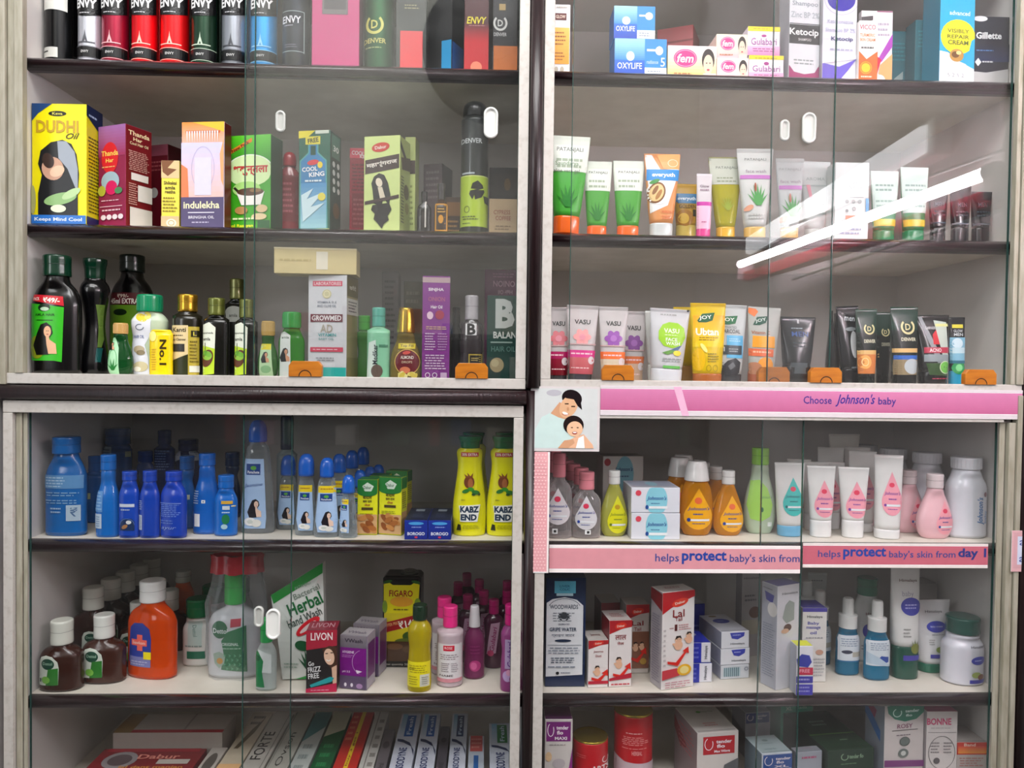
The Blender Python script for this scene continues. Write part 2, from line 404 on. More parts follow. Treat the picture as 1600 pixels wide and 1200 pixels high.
# ---------------------------------------------------------------- things on the shelves
FLOOR = {'1': 0.5285, '2': 0.2415, '3': -0.0235, '4': -0.3125, '5': -0.5905, '6': -0.7995}
INNER = {'L': (-.8015, .0730), 'R': (.0980, .9565)}
def fit_x(lo, hi):
    """shift that keeps a thing between the side panels of its cabinet"""
    a, b = INNER['L' if (lo+hi)/2 < .08 else 'R']
    return max(a-lo, 0)-max(hi-b, 0)
class Rec: pass
RESTS = []
def plan_hit(p, d, px, py):
    """how far from plan point p along plan direction d until the pixel column px is met"""
    r = ray(px, py); a, b = r.x, r.y; rx, ry = p[0]-CAM.x, p[1]-CAM.y
    # rx + s dx = t a ; ry + s dy = t b
    den = d[0]*b-d[1]*a
    return (ry*a-rx*b)/den if abs(den) > 1e-9 else 0.03
def find_Y(sh, Y, px, yb, on):
    if Y is not None: return Y
    z = FLOOR[sh]
    return max(0.03, on_floor(px, yb, z).y)

def carton(name, label, cat, sh, Y, box, col, art=(), rot=0, dep=0.035, sx=None, R=(), L=(), T=(), side=None, top=None,
           fin='paper', grp=None, on=None, rx=0, ry=0, lid=True, bev=0.0007, bk=None):
    xl, xr, yt, yb = box; ref = xr if rot < 0 else xl
    if rot == 0: ref = (xl+xr)/2
    Y = find_Y(sh, Y, ref, yb, on); z0 = on.top+.0009 if on else FLOOR[sh]
    P = at(ref, yb, Y); th = math.radians(rot); c, s = math.cos(th), math.sin(th)
    if rot == 0: W = at(xr, yb, Y).x-at(xl, yb, Y).x
    elif rot < 0: W = abs(plan_hit((P.x, P.y), (-c, -s), xl, yb))
    else: W = abs(plan_hit((P.x, P.y), (c, s), xr, yb))
    D = dep
    if sx is not None: D = abs(plan_hit((P.x, P.y), (-s, c), sx, yb))
    H = min(at(ref, yt, Y).z-z0, {'1': .239}.get(sh, 9))
    ax, ay = (0, -D/2) if rot == 0 else ((W/2, -D/2) if rot < 0 else (-W/2, -D/2))
    loc = (P.x-(ax*c-ay*s), P.y-(ax*s+ay*c), z0)
    hx = (W*abs(c)+D*abs(s))/2; loc = (loc[0]+fit_x(loc[0]-hx, loc[0]+hx), loc[1], z0)
    hy = (W*abs(s)+D*abs(c))/2; lo_y = .0125 if z0 < .1 else .012
    loc = (loc[0], min(max(loc[1], lo_y+hy), .419-hy), z0)
    mb = MB()
    bm = bmesh.new(); bmesh.ops.create_cube(bm, size=1)
    for v in bm.verts: v.co = Vector((v.co.x*W, v.co.y*D, (v.co.z+.5)*H))
    bmesh.ops.bevel(bm, geom=list(bm.edges), offset=bev, segments=1, affect='EDGES')
    bm.verts.index_update(); b = len(mb.v); mb.v += [tuple(v.co) for v in bm.verts]
    for f in bm.faces:
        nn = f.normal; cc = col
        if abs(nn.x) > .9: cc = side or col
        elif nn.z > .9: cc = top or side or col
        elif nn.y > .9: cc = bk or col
        mb.f.append(tuple(b+v.index for v in f.verts)); mb.c.append(cc); mb.s.append(False)
    bm.free()
    put_art(mb, art, lambda x, y: ((x-xl)/(xr-xl)*W-W/2, (yb-y)/(yb-yt)*H), lambda x, z, o: (min(max(x, -W/2), W/2), -D/2-o, min(max(z, 0), H)))
    for A, f3 in ((R, lambda x, z, o: (W/2+o, min(max(x-D/2, -D/2), D/2), min(max(z, 0), H))), (L, lambda x, z, o: (-W/2-o, min(max(D/2-x, -D/2), D/2), min(max(z, 0), H)))):
        if A: put_art(mb, A, lambda x, y: (x*D, (1-y)*H), f3)
    if T: put_art(mb, T, lambda x, y: (x*W-W/2, (1-y)*D-D/2), lambda x, z, o: (x, z, H+o))
    if lid and H > .03:   # tuck-flap seam on the top
        put_art(mb, [('r', .04, .93, .96, .96, mixc(top or side or col, '#000000', .35))], lambda x, y: (x*W-W/2, (1-y)*D-D/2), lambda x, z, o: (x, z, H+o))
    o = mb.build(name, fin, None, loc, (math.radians(rx), math.radians(ry), th))
    tag(o, label, cat, grp)
    if on: RESTS.append((o, on.o))
    r = Rec(); r.o = o; r.top = z0+H; r.W, r.D, r.H = W, D, H; return r

def bottle(name, label, cat, sh, Y, box, body, col, cap=None, art=(), tr=.55, n=2.3, fin='gloss', rot=0, grp=None,
           capn=2.0, ctr=1.0, ry=0, rx=0, collar=None, on=None, fill=None, capfin='gloss', lab='label', seam=True):
    """cap = (x0, x1, y_bottom, style, colour)"""
    xl, xr, yt, yb = box; xc = (xl+xr)/2
    Y = find_Y(sh, Y, xc, yb, on); z0 = on.top if on else FLOOR[sh]
    W2 = (at(xr, yb, Y).x-at(xl, yb, Y).x)/2; t = W2*tr; Yc = Y+t
    W2 *= (Yc-CAM.y)/(Y-CAM.y)*.5+.5 if False else 1
    P = at(xc, yb, Yc); H = min(at(xc, yt, Yc).z-z0, {'1': .239}.get(sh, 9))
    if cap:
        cw = (at(cap[1], cap[2], Yc).x-at(cap[0], cap[2], Yc).x)/2; zc = at(xc, cap[2], Yc).z-z0
    else: cw = W2*.9; zc = H
    P.x += fit_x(P.x-W2, P.x+W2)
    root = empty(name, (P.x, Yc, z0), (math.radians(rx), math.radians(ry), math.radians(rot)))
    tag(root, label, cat, grp)
    neck = cw*.86; ntr = min(1.0, t/neck*.98)
    sb = shape_from(BODY[body], 0, zc+.0006, W2, tr, n, neck, ntr)
    mb = MB(); sb.mesh(mb, col)
    ob = mb.build('bottle_body' if body != 'can' else 'can_body', fin, root)
    if fill and fin != 'clear':            # liquid level seen through a clear bottle: (pixel height, colour)
        zl = max(.01, (yb-fill[0])/(yb-yt)*H)
        rows = [(r[0], max(r[1]-.0016, .001), max(r[2]-.0016, .001), r[3]) for r in sb.rows if .0015 < r[0] < zl]
        if rows:
            rows[0] = (rows[0][0]+.001,)+rows[0][1:]; w4 = sb.at(zl); rows.append((zl, w4[0]-.0016, w4[1]-.0016, w4[2]))
            m2 = MB(); Shape(rows).mesh(m2, fill[1]); m2.build('liquid', 'liquid', root)
    if cap:
        ct = cw*min(ctr, 1.0) if ctr else cw
        rows = []
        for v, q in CAP[cap[3]]: rows.append((zc+(H-zc)*v, cw*q, ct*q, capn))
        sc = Shape(smooth_prof(rows, 3)); mc = MB(); sc.mesh(mc, cap[4])
        if cap[3] in ('screw', 'ribbed'):       # grip ribs
            for k in range(26):
                a = 2*math.pi*k/26; x, y = cw*math.cos(a), ct*math.sin(a)
                mc.box(x-.0004, x+.0004, y-.0004, y+.0004, zc+(H-zc)*.08, zc+(H-zc)*.86, cap[4])
        if cap[3] in ('flip', 'flare') and seam:
            zz = zc+(H-zc)*.55; q = sc.at(zz)
            mc.rings([ring(zz-.0004, q[0]+.0003, q[1]+.0003, q[2]), ring(zz+.0004, q[0]+.0003, q[1]+.0003, q[2])], mixc(cap[4], '#000000', .45))
        mc.build('cap', capfin, root)
    if art:
        ml = MB()
        put_art(ml, art, lambda x, y: ((x-xl)/(xr-xl)*2*W2-W2, (yb-y)/(yb-yt)*H), lambda x, z, o: sb.front(x, z, o), lim=.005, off0=.0005)
        ml.build(lab, 'label', root)
    r = Rec(); r.o = root; r.top = z0+H; r.W = 2*W2; r.t = t; return r

def tube(name, label, cat, sh, Y, box, col, cap, art=(), fin='satin', rot=0, grp=None, ry=0, rx=0, crimp=None, depth=.8, capfin='gloss', cap_tr=.8):
    """squeeze tube standing on its cap; cap = (x0, x1, y_top, colour)"""
    xl, xr, yt, yb = box; xc = (xl+xr)/2
    cw0 = (cap[1]-cap[0])
    Y = find_Y(sh, Y, xc, yb, None); z0 = FLOOR[sh]
    s = (at(xc+1, yb, Y).x-at(xc, yb, Y).x); cw = cw0/2*s; t0 = cw*cap_tr; Yc = Y+t0
    W2 = (xr-xl)/2*s
    P = at((cap[0]+cap[1])/2, yb, Yc); H = at(xc, yt, Yc).z-z0; zc = at(xc, cap[2], Yc).z-z0
    dx = (xc-(cap[0]+cap[1])/2)*s
    root = empty(name, (P.x, Yc, z0), (math.radians(rx), math.radians(ry)+math.atan2(dx, H), math.radians(rot))); tag(root, label, cat, grp)
    rows = []
    for i in range(15):
        v = i/14; z = zc+(H-zc)*v*.955; rows.append((z, cw*1.0+(W2-cw)*min(1, v)**.8, max(t0*(1-v**1.5)*.97, .0009), 2.3+v*.6))
    rows.append((H, W2, .0008, 6)); sb = Shape(rows); mb = MB(); sb.mesh(mb, col)
    if crimp:    # sealed end in its own colour, slightly ridged
        for k in range(5):
            z = H*.958+k*(H*.04)/5; mb.box(-W2, W2, -.0013, .0013, z, z+H*.004, crimp)
    mb.build('tube_body', fin, root)
    rc = Shape(smooth_prof([(0, cw*.94, t0*.94, 2.4), (.0015, cw, t0, 2.4), (zc*.9, cw*1.02, t0*1.02, 2.4), (zc+.0004, cw*.97, t0*.95, 2.4)], 3))
    mc = MB(); rc.mesh(mc, cap[3]); mc.build('cap', capfin, root)
    if art:
        ml = MB(); put_art(ml, art, lambda x, y: ((x-xl)/(xr-xl)*2*W2-W2, (yb-y)/(yb-yt)*H), lambda x, z, o: sb.front(x, z, o), lim=.006, off0=.0005)
        ml.build('label', 'label', root)
    r = Rec(); r.o = root; r.top = z0+H; r.W = 2*W2; r.t = t0; return r

def jar(name, label, cat, sh, Y, box, col, cap, art=(), **k):
    return bottle(name, label, cat, sh, Y, box, 'straight', col, cap, art, tr=.95, n=2.0, **k)
def again(rec, dx, dy, label, dz=0, name=None, drot=0):
    """a copy of a thing and of its parts, moved along the shelf"""
    def cp(o, par):
        c = o.copy(); COL.objects.link(c)
        if par: c.parent = par
        for ch in list(o.children): cp(ch, c)
        return c
    c = cp(rec.o, None); c.location = (rec.o.location.x+dx, rec.o.location.y+dy, rec.o.location.z+dz); c.rotation_euler.z += math.radians(drot); c['label'] = label
    r = Rec(); r.o = c; r.top = rec.top+dz; r.W = rec.W; return r
# ---------------------------------------------------------------- the place: walls, cabinets, glass doors
YB = 0.42
def slab(name, mat, b, parent=None, kind=None, bev=0, col='#ffffff', label=None):
    mb = MB(); mb.box(*b, bev=bev, col=col); o = mb.build(name, mat, parent)
    if kind: o['kind'] = kind
    if label: o['label'] = label
    return o
slab('wall_back', 'plaster', (-3.4, 1.5, YB+.025, YB+.12, -1.55, 2.4), kind='structure')
slab('wall_left', 'plaster', (-3.4, -.835, -.03, YB+.02, -1.55, 2.4), kind='structure')
slab('wall_right', 'plaster', (1.12, 1.22, -2.75, YB+.02, -1.55, 2.4), kind='structure')
slab('wall_front', 'room_wall', (-3.4, 1.5, -2.85, -2.76, -1.55, 2.4), kind='structure')
slab('ceiling', 'room_ceiling', (-3.4, 1.5, -2.85, YB+.12, 2.4, 2.5), kind='structure')
slab('floor', 'room_floor', (-3.4, 1.5, -2.85, YB+.12, -1.65, -1.56), kind='structure')
# dark beads and posts between the cabinets: half-round timber
def half_round(name, x0, x1, z0, z1, y, vertical):
    mb = MB(); rings = []
    K = 10
    if vertical:
        for z in (z0, z1):
            rings.append([((x0+x1)/2+(x1-x0)/2*math.cos(math.pi*k/K), y-(x1-x0)*.42*math.sin(math.pi*k/K), z) for k in range(K+1)]+[(x0, y+.03, z), (x1, y+.03, z)])
    else:
        for x in (x0, x1):
            rings.append([(x, y-(z1-z0)*.42*math.sin(math.pi*k/K), (z0+z1)/2+(z1-z0)/2*math.cos(math.pi*k/K)) for k in range(K+1)]+[(x, y+.03, z0), (x, y+.03, z1)])
    mb.rings(rings, '#ffffff'); o = mb.build(name, 'post_dark', None); o['kind'] = 'structure'; return o
half_round('trim_1', .0695, .0925, -.036, .80, -.012, True)
half_round('trim_2', -.835, .0695, -.0655, -.0405, -.014, False)
half_round('trim_3', .0700, .0885, -.90, -.0405, -.008, True)
half_round('trim_4', .9560, .9800, -.90, .80, -.012, True)
def rail(mb, x0, x1, z, y0=.012, th=.024, K=8):
    """rounded dark nosing on a shelf edge"""
    r = [[(x, y0+.02-.02*math.sin(math.pi*k/K), z-th/2+th/2*math.cos(math.pi*k/K)) for k in range(K+1)] for x in (x0, x1)]
    mb.rings(r, '#ffffff')
def cabinet(label, x0, x1, z0, z1, shelves, strips, panes):
    root = empty('display_cabinet', ((x0+x1)/2, YB, z0)); tag(root, label, 'cabinet', 'wall cabinets of the shop')
    ox, oy, oz = root.location
    def pt(name, mat, boxes, parent=None, bev=0, label=None):
        mb = MB()
        for b in boxes: mb.box(*b, bev=bev)
        o = mb.build(name, mat, root if parent is None else parent); o.data.transform(Matrix.Translation((-ox, -oy, -oz)))
        if label: o['label'] = label
        return o
    T = .006
    pt('back_panel', 'laminate', [(x0, x1, YB, YB+.02, z0, z1)])
    pt('side_panel', 'laminate', [(x0-T, x0, .02, YB+.02, z0-T, z1+T)]); pt('side_panel', 'laminate', [(x1, x1+T, .02, YB+.02, z0-T, z1+T)])
    pt('top_panel', 'laminate', [(x0, x1, .024, YB, z1, z1+T)]); pt('bottom_panel', 'shelf_white', [(x0, x1, -.004, YB, z0-T, z0)])
    for s in shelves:
        a = pt('shelf', 'shelf_white', [(x0, x1, .03, YB, s-.018, s)])
        mb = MB(); rail(mb, x0, x1, s); r = mb.build('shelf_nosing', 'nosing', a); r.data.transform(Matrix.Translation((-ox, -oy, -oz)))
    for nm, mt, bs in strips: pt(nm, mt, bs, bev=.0012)
    for (a, b, y, c, d, hx, hz, hk) in panes:
        mb = MB(); g = pt('glass_door', 'pane', [(a, b, y, y+.004, c, d)])
        for ex in (a, b):
            if x0+.005 < ex < x1-.005:
                e = pt('polished_edge', 'glass_edge', [(ex-.0006, ex+.0006, y-.0003, y+.0043, c, d)], parent=g)
        if hx is not None:
            mb = MB(); W, Hh = (.0125, .027) if y < .002 else (.0085, .0185)
            def oval(w_, h_, yy, z=0):
                P = []
                for k in range(32):
                    t = 2*math.pi*k/32; cx_ = math.cos(t)*w_; sz = math.sin(t)*w_; P.append((hx+cx_, yy, hz+sz+(h_-w_ if math.sin(t) >= 0 else -(h_-w_))))
                return P
            mb.rings([oval(W, Hh, y), oval(W, Hh, y-.004), oval(W-.0025, Hh-.0025, y-.005), oval(W-.0035, Hh-.0035, y-.0045), oval(W-.0045, Hh-.0045, y-.0015)], '#ffffff')
            h = mb.build('finger_pull', hk, g); h.data.transform(Matrix.Translation((-ox, -oy, -oz)))
    return root
XL0, XL1, XR0, XR1 = -.789, .0505, .1115, .9335      # edges of the openings; inside, the cabinets are a little wider
IL0, IL1, IR0, IR1 = -.803, .0745, .0965, .9580
def px_x(px, py, Y=-.004): return at(px, py, Y).x
def px_z(px, py, Y=-.004): return at(px, py, Y).z
GW = .0005
# upper pair -------------------------------------------------------
f = -.012
cabinet('white framed wall cabinet holding deodorant cans, oil boxes and dark oil bottles', IL0, IL1, -.024, .77, (.528, .241),
 [('frame_strip', 'frame_white', [(XL1+.0, XL1+.0175, f, .004, -.0203, .80)]), ('frame_strip', 'frame_white', [(-.834, XL1+.0175, f, .004, -.0385, -.0205)]),
  ('side_moulding', 'moulding', [(-.834, -.818, f-.004, .0, -.04, .80), (-.817, -.806, f+.002, .0, -.0205, .80), (-.804, -.790, f-.002, .0, -.0205, .80)]),
  ('top_rail', 'frame_white', [(-.834, XL1+.0175, f, .02, .772, .80)])],
 [(px_x(380, 300), XL1, .004, -.0205, .77, px_x(437, 188), px_z(437, 188), 'fog_plastic'),
  (px_x(397, 300), XL1, -.002, -.0205, .77, px_x(767, 192), px_z(767, 192), 'fog_plastic')])
cabinet('white framed wall cabinet holding skin creams, aloe tubes and face washes', IR0, IR1, -.024, .77, (.528, .241),
 [('frame_strip', 'frame_white', [(XR0-.0175, XR0, f, .004, -.0203, .80)]), ('frame_strip', 'frame_white', [(XR0-.0175, XR1+.021, f, .004, -.0385, -.0205)]),
  ('side_moulding', 'moulding', [(XR1, XR1+.008, f, .0, -.0205, .80), (XR1+.009, XR1+.0215, f-.003, .0, -.0205, .80)]),
  ('top_rail', 'frame_white', [(XR0-.0175, XR1+.0215, f, .02, .772, .80)])],
 [(px_x(893, 300), px_x(1303, 300), -.002, -.0205, .77, px_x(1264, 200), px_z(1264, 200), 'fog_plastic'),
  (px_x(1207, 300), XR1, .004, -.0205, .77, px_x(1228, 202), px_z(1228, 202), 'fog_plastic')])
# lower pair -------------------------------------------------------
LT = -.088
cabinet('wall cabinet below a dark bead holding blue oil bottles, antiseptics and toothpaste', IL0, IL1, -.80, LT, (-.313, -.591),
 [('frame_strip', 'frame_white', [(-.825, XL1+.015, f, .004, LT, -.0675)]), ('frame_strip', 'frame_white', [(-.825, -.809, f, .004, -.83, LT-GW)]),
  ('frame_strip', 'frame_white', [(XL1-.002, XL1+.015, f, .004, -.83, LT-GW)]),
  ('side_moulding', 'moulding', [(-.808, -.798, -.004, .0, -.83, LT-GW), (-.797, -.790, -.001, .0, -.83, LT-GW)])],
 [(XL0, px_x(453, 900), .004, -.80, LT, px_x(403, 965), px_z(403, 965), 'fog_plastic'),
  (px_x(379, 900), XL1-.002, -.002, -.80, LT, px_x(427, 975), px_z(427, 975), 'white_plastic')])
cabinet('wall cabinet with pink stickers holding baby care bottles, gripe water and pads', IR0, IR1, -.80, LT, (-.313, -.591),
 [('frame_strip', 'frame_white', [(XR0-.023, XR1-.01, f, .004, LT, -.0395)]), ('frame_strip', 'frame_white', [(XR0-.023, XR0-.006, f, .004, -.83, LT-GW)]),
  ('side_moulding', 'moulding', [(XR1-.012, XR1-.002, -.004, .0, -.83, LT-GW), (XR1+.000, XR1+.012, f, .0, -.83, LT-GW), (XR1+.013, XR1+.0215, f-.004, .0, -.83, -.0395)])],
 [(XR0-.006, px_x(1252, 900), -.002, -.80, LT, None, None, None), (px_x(1190, 900), XR1-.012, .004, -.80, LT, None, None, None)])
# the orange stop blocks on the sill
for px, col, lb in ((478, 'a', 'orange wooden stop block on the sill before the tall white and red drops carton'), (737, 'b', 'orange wooden stop block on the sill beside the green hair oil pouch'),
                    (965, 'c', 'orange wooden stop block before the purple flower tubes'), (1289, 'd', 'orange wooden stop block below the black face wash tubes, by a pane edge'),
                    (1530, 'e', 'orange wooden stop block on the sill at the empty end of the shelf'), (1208, 'f', 'orange wooden stop block behind the glass, next to the single black tube')):
    yy = .0165 if col == 'f' else -.0085
    P = at(px, 578, yy); r = empty('stop_block', (P.x, yy, -.0205 if col != 'f' else -.024)); tag(r, lb, 'wooden block', 'orange stop blocks')
    mb = MB(); w_, h_ = .0285, .0265 if col != 'f' else .03
    prof = [(-w_, 0), (w_, 0), (w_, h_*.7), (w_-.006, h_), (-w_+.006, h_), (-w_, h_*.7)]
    A = [(x, -.006, z) for x, z in prof]; B = [(x, .006, z) for x, z in prof]
    A = [(x*.97, -.0063, z*.98) for x, z in prof]
    b = len(mb.v); mb.rings([A, [(x, -.005, z) for x, z in prof], [(x, .006, z) for x, z in prof]], '#ffffff', smooth=False)
    mb.build('block_body', 'block_wood', r)
    m2 = MB(); R0 = .0112; pts = []
    for k in range(21):
        a = math.pi*k/20; pts.append((R0*math.cos(a), R0*math.sin(a)*1.0))
    for k in range(20):
        (xa, za), (xb, zb) = pts[k], pts[k+1]; q = .86
        m2.poly([(xa, -.0066, za), (xb, -.0066, zb), (xb*q, -.0066, zb*q), (xa*q, -.0066, za*q)], '#140a05')
    m2.build('groove', 'matte', r)

# ---------------------------------------------------------------- the pink stickers on the lower cabinet
def sticker(name, label, cat, px, Y, art, th=.0008, col='#ffffff', fin='label', x_clip=None):
    x0, y0, x1, y1 = px; A = at(x0, y0, Y); B = at(x1, y0, Y); C = at(x0, y1, Y); D = at(x1, y1, Y)
    xa, xb = (A.x+C.x)/2, (B.x+D.x)/2; za, zb = (A.z+B.z)/2, (C.z+D.z)/2
    mb = MB(); mb.box(0, xb-xa, -th, 0, 0, za-zb, col)
    put_art(mb, art, lambda x, y: ((x-x0)/(x1-x0)*(xb-xa), (y1-y)/(y1-y0)*(za-zb)), lambda x, z, o: (min(max(x, 0), xb-xa), -th-o, min(max(z, 0), za-zb)), off0=.0002, step=.00006)
    o = mb.build(name, fin, None, (xa, Y, zb)); tag(o, label, cat); return o
def dots(x0, y0, x1, y1, sx, sy, col, r):
    out = []; j = 0; y = y0+sy/2
    while y < y1:
        x = x0+(sx/2 if j % 2 else sx*.9)
        while x < x1: out.append(('p', [(x-r*1.6, y), (x, y-r), (x+r*1.6, y), (x, y+r)], col)); x += sx
        y += sy; j += 1
    return out
def merge_dots(D):     # one layer for the whole pattern
    return D
PK = '#e79fc0'
sticker('banner_sticker', 'long pink sticker strip with blue writing above the baby shelf', 'sticker', (938, 606, 1597, 652), -.0125,
        [('g', 936, 611, 1597, 644, '#cc7ca6', '#bb628c'), ('r', 936, 645, 1597, 652, '#d4cbcf')] + [('r', 936, 606, 1597, 610, '#d4cbcf')] +
        [('r', 1258-190+k*.0, 606, 1062+190-180, 652, '#eec4d8') for k in (0,)][:0] +
        [('p', [(1050, 607), (1062, 607), (1075, 652), (1064, 652)], '#dfaec8')] +
        [('t', 'Choose', 1274, 625, 44, 12, '#3b2f86', 0, .01), ('t', "Johnson's", 1333, 625, 62, 20, '#2f2a8c', 0, .012, .35), ('t', 'baby', 1383, 627, 28, 15, '#3b2f86', 0, .01)])
sticker('portrait_sticker', 'square white sticker with a smiling woman holding a baby', 'sticker', (829, 604, 937, 705), -.0132,
        [('r', 829, 604, 937, 705, '#d2cbcb'), ('r', 833, 607, 933, 701, '#ccd0cf'), ('e', 865, 614, 12, 5, '#b4b2ba'),
         ('p', [(836, 700), (836, 672), (846, 652), (862, 644), (884, 650), (896, 672), (897, 700)], '#c6dcd8'), ('p', [(874, 628), (888, 640), (886, 656), (872, 652), (860, 646)], '#cf9c78'),
         ('e', 893, 622, 16, 13, '#1d1518', 20), ('e', 888, 635, 13, 19, '#dcae88', 28), ('p', [(878, 618), (890, 612), (906, 622), (909, 640), (902, 634), (896, 624), (884, 622)], '#1d1518'),
         ('e', 883, 646, 5, 2.2, '#f5efe8', 25), ('o', 883, 646, 5.6, 2.8, .9, '#b0524a', 0, 180), ('r', 882, 630, 888, 631.6, '#2a1712'), ('r', 892, 634, 898, 635.6, '#2a1712'), ('e', 887, 639, 1.8, 3, '#c8946e'),
         ('e', 896, 664, 16, 15, '#241a1a', 10), ('e', 898, 670, 12.5, 12, '#e6bb98'), ('r', 892, 667, 895, 668.5, '#2a1712'), ('r', 901, 667, 904, 668.5, '#2a1712'), ('e', 898, 676, 4, 2.4, '#a4433c'), ('e', 898, 675.4, 3, 1, '#ffffff'),
         ('p', [(884, 700), (888, 688), (900, 682), (912, 678), (926, 694), (928, 700)], '#e4b391'), ('p', [(900, 700), (904, 684), (912, 680), (914, 700)], '#f2f0ee'), ('p', [(872, 700), (882, 688), (896, 686), (898, 692), (888, 700)], '#cf9c78')], fin='gloss')
sticker('border_sticker', 'narrow vertical pink sticker on the frame beside the baby oil', 'sticker', (829, 706, 858, 895), -.0125,
        [('r', 831, 706, 855, 893, '#e3a6ab'), ('r', 855, 706, 858, 895, '#efe6e4')] + dots(832, 708, 854, 892, 5, 5, '#f5cfd0', 1.1))
def helps(x, s=1.0, y0=870):
    return [('t', 'helps', x+18*s, y0+3, 37*s, 16, '#354a8f', 0, .008), ('t', 'protect', x+76*s, y0+1, 70*s, 20, '#28459a', 0, .03), ("t", "baby's skin from", x+171*s, y0+3, 110*s, 16, '#354a8f', 0, .008)]
sticker('banner_sticker', 'pink sticker on the front pane reading helps protect, below the soap boxes', 'sticker', (858, 852, 1250, 895), -.0028,
        [('r', 858, 857, 1250, 889, '#d5929b'), ('r', 858, 852, 1250, 856, '#f0e8e6'), ('r', 858, 890, 1250, 895, '#f0e8e6')] + helps(1023))
sticker('banner_sticker', 'pink sticker on the rear pane reading day 1, below the powder bottles', 'sticker', (1254, 849, 1543, 887), .0032,
        [('r', 1254, 853, 1543, 882, '#c46676'), ('r', 1254, 849, 1543, 852, '#e6dcd8'), ('r', 1254, 883, 1543, 887, '#e6dcd8')] + [('t', 'helps', 1295, 867, 35, 14, '#354a8f', 0, .008), ('t', 'protect', 1350, 865, 67, 19, '#28459a', 0, .03), ('t', "baby's skin from", 1440, 867, 104, 14, '#354a8f', 0, .008)] + [('t', 'day 1', 1518, 865, 44, 18, '#2d3a80', 0, .03)])
sticker('shelf_sticker', 'small pink edged sticker at the far right post', 'sticker', (1580, 829, 1612, 893), -.0165,
        [('r', 1580, 829, 1612, 893, '#d9a9ae'), ('r', 1583, 832, 1612, 888, '#cfa0a6'), ('r', 1589, 838, 1612, 882, '#cdd3e6'), ('t', 'a', 1596, 848, 8, 8, '#3c4a92'), ('t', 'a', 1596, 874, 8, 8, '#3c4a92')])

# ---------------------------------------------------------------- behind the camera: what the panes reflect
def mirrored(px, py, y_real):
    P = at(px, py, -y_real+2*.0); return Vector((P.x, y_real, P.z))
r = empty('tube_lamp', (1.06, -.9, .36)); tag(r, 'glowing white tube lamp on a red batten along the side wall', 'lamp')
a = mirrored(1548, 268, -.17); b = mirrored(1157, 413, -1.52)
def loc_build(mb, name, mat, root):
    o = mb.build(name, mat, root); o.data.transform(Matrix.Translation(-root.location)); return o
mb = MB(); mb.cyl(a, b, .0135, seg=16); loc_build(mb, 'glowing_tube', 'tube_glow', r)
for q, dr in ((a, 1), (b, -1)):
    mb = MB(); mb.cyl(q, q+Vector((0, .03*dr, 0)), .017, '#d8c8cc'); mb.box(q.x-.01, q.x+.05, q.y-.0, q.y+.03*dr, q.z-.055, q.z+.0, '#d8c8cc'); loc_build(mb, 'end_holder', 'gloss', r)
sh_ = Vector((.018, 0, -.05))
mb = MB(); mb.rings([[Vector(p)+sh_+Vector((dx, 0, dz)) for dx, dz in ((-.006, -.014), (.04, -.014), (.04, .02), (-.006, .02))] for p in (a+Vector((0, .02, 0)), b)], '#ffffff', smooth=False)
loc_build(mb, 'batten', 'red_enamel', r)
# wide white lamp diffuser and conduit pipes on the same wall
r = empty('wide_lamp', (1.05, -.9, .55)); tag(r, 'wide white lamp with a milky diffuser above the tube lamp', 'lamp')
P1 = mirrored(1440, 214, -.5); P2 = mirrored(1165, 384, -1.9)
mb = MB(); mb.rings([[p+Vector((dx*k, 0, dz*k)) for dx, dz in ((0, -.028), (0, .028), (.02, .034), (.02, -.034))] for p, k in ((P1, 1.0), (P2, 1.15))], '#ffffff', smooth=False); loc_build(mb, 'diffuser', 'diffuser_glow', r)
mb = MB(); mb.rings([[p+Vector((dx*k, 0, dz*k)) for dx, dz in ((.021, -.045), (.021, .045), (.07, .045), (.07, -.045))] for p, k in ((P1+Vector((0, .03, 0)), 1.0), (P2-Vector((0, .03, 0)), 1.0))], '#ffffff', smooth=False); loc_build(mb, 'lamp_housing', 'white_plastic', r)
for q, (p1, p2) in enumerate((((1572, 326), (1240, 436)), ((1575, 232), (1235, 352)))):
    A_ = mirrored(*p1, -.16); B_ = mirrored(*p2, -.85); mb = MB(); mb.cyl(A_, B_, .004, seg=8)
    o = mb.build('conduit_pipe', 'white_plastic', None); tag(o, ('thin white pipe below the tube lamp', 'thin white pipe above the tube lamp')[q], 'pipe', 'conduit pipes on the side wall')
# round black wall fan opposite
c = mirrored(775, 75, -2.55); r = empty('wall_fan', (c.x, -2.75, c.z)); tag(r, 'round black wall fan with a wire cage on the opposite wall', 'fan')
mb = MB()
for k in range(9): mb.torus((c.x, -2.50-.0*k, c.z), .05+.036*k, .003, col='#ffffff', seg=40, ss=5)
for k in range(24):
    t = 2*math.pi*k/24; mb.cyl((c.x, -2.50, c.z), (c.x+.37*math.cos(t), -2.50, c.z+.37*math.sin(t)), .002, seg=5)
loc_build(mb, 'wire_cage', 'black_plastic', r)
mb = MB(); mb.cyl((c.x, -2.60, c.z), (c.x, -2.53, c.z), .37, seg=48); loc_build(mb, 'rear_shroud', 'black_plastic', r)
mb = MB(); mb.cyl((c.x, -2.53, c.z), (c.x, -2.505, c.z), .07, seg=24); mb.box(c.x-.04, c.x+.04, -2.755, -2.60, c.z-.04, c.z+.04); loc_build(mb, 'motor_housing', 'black_plastic', r)
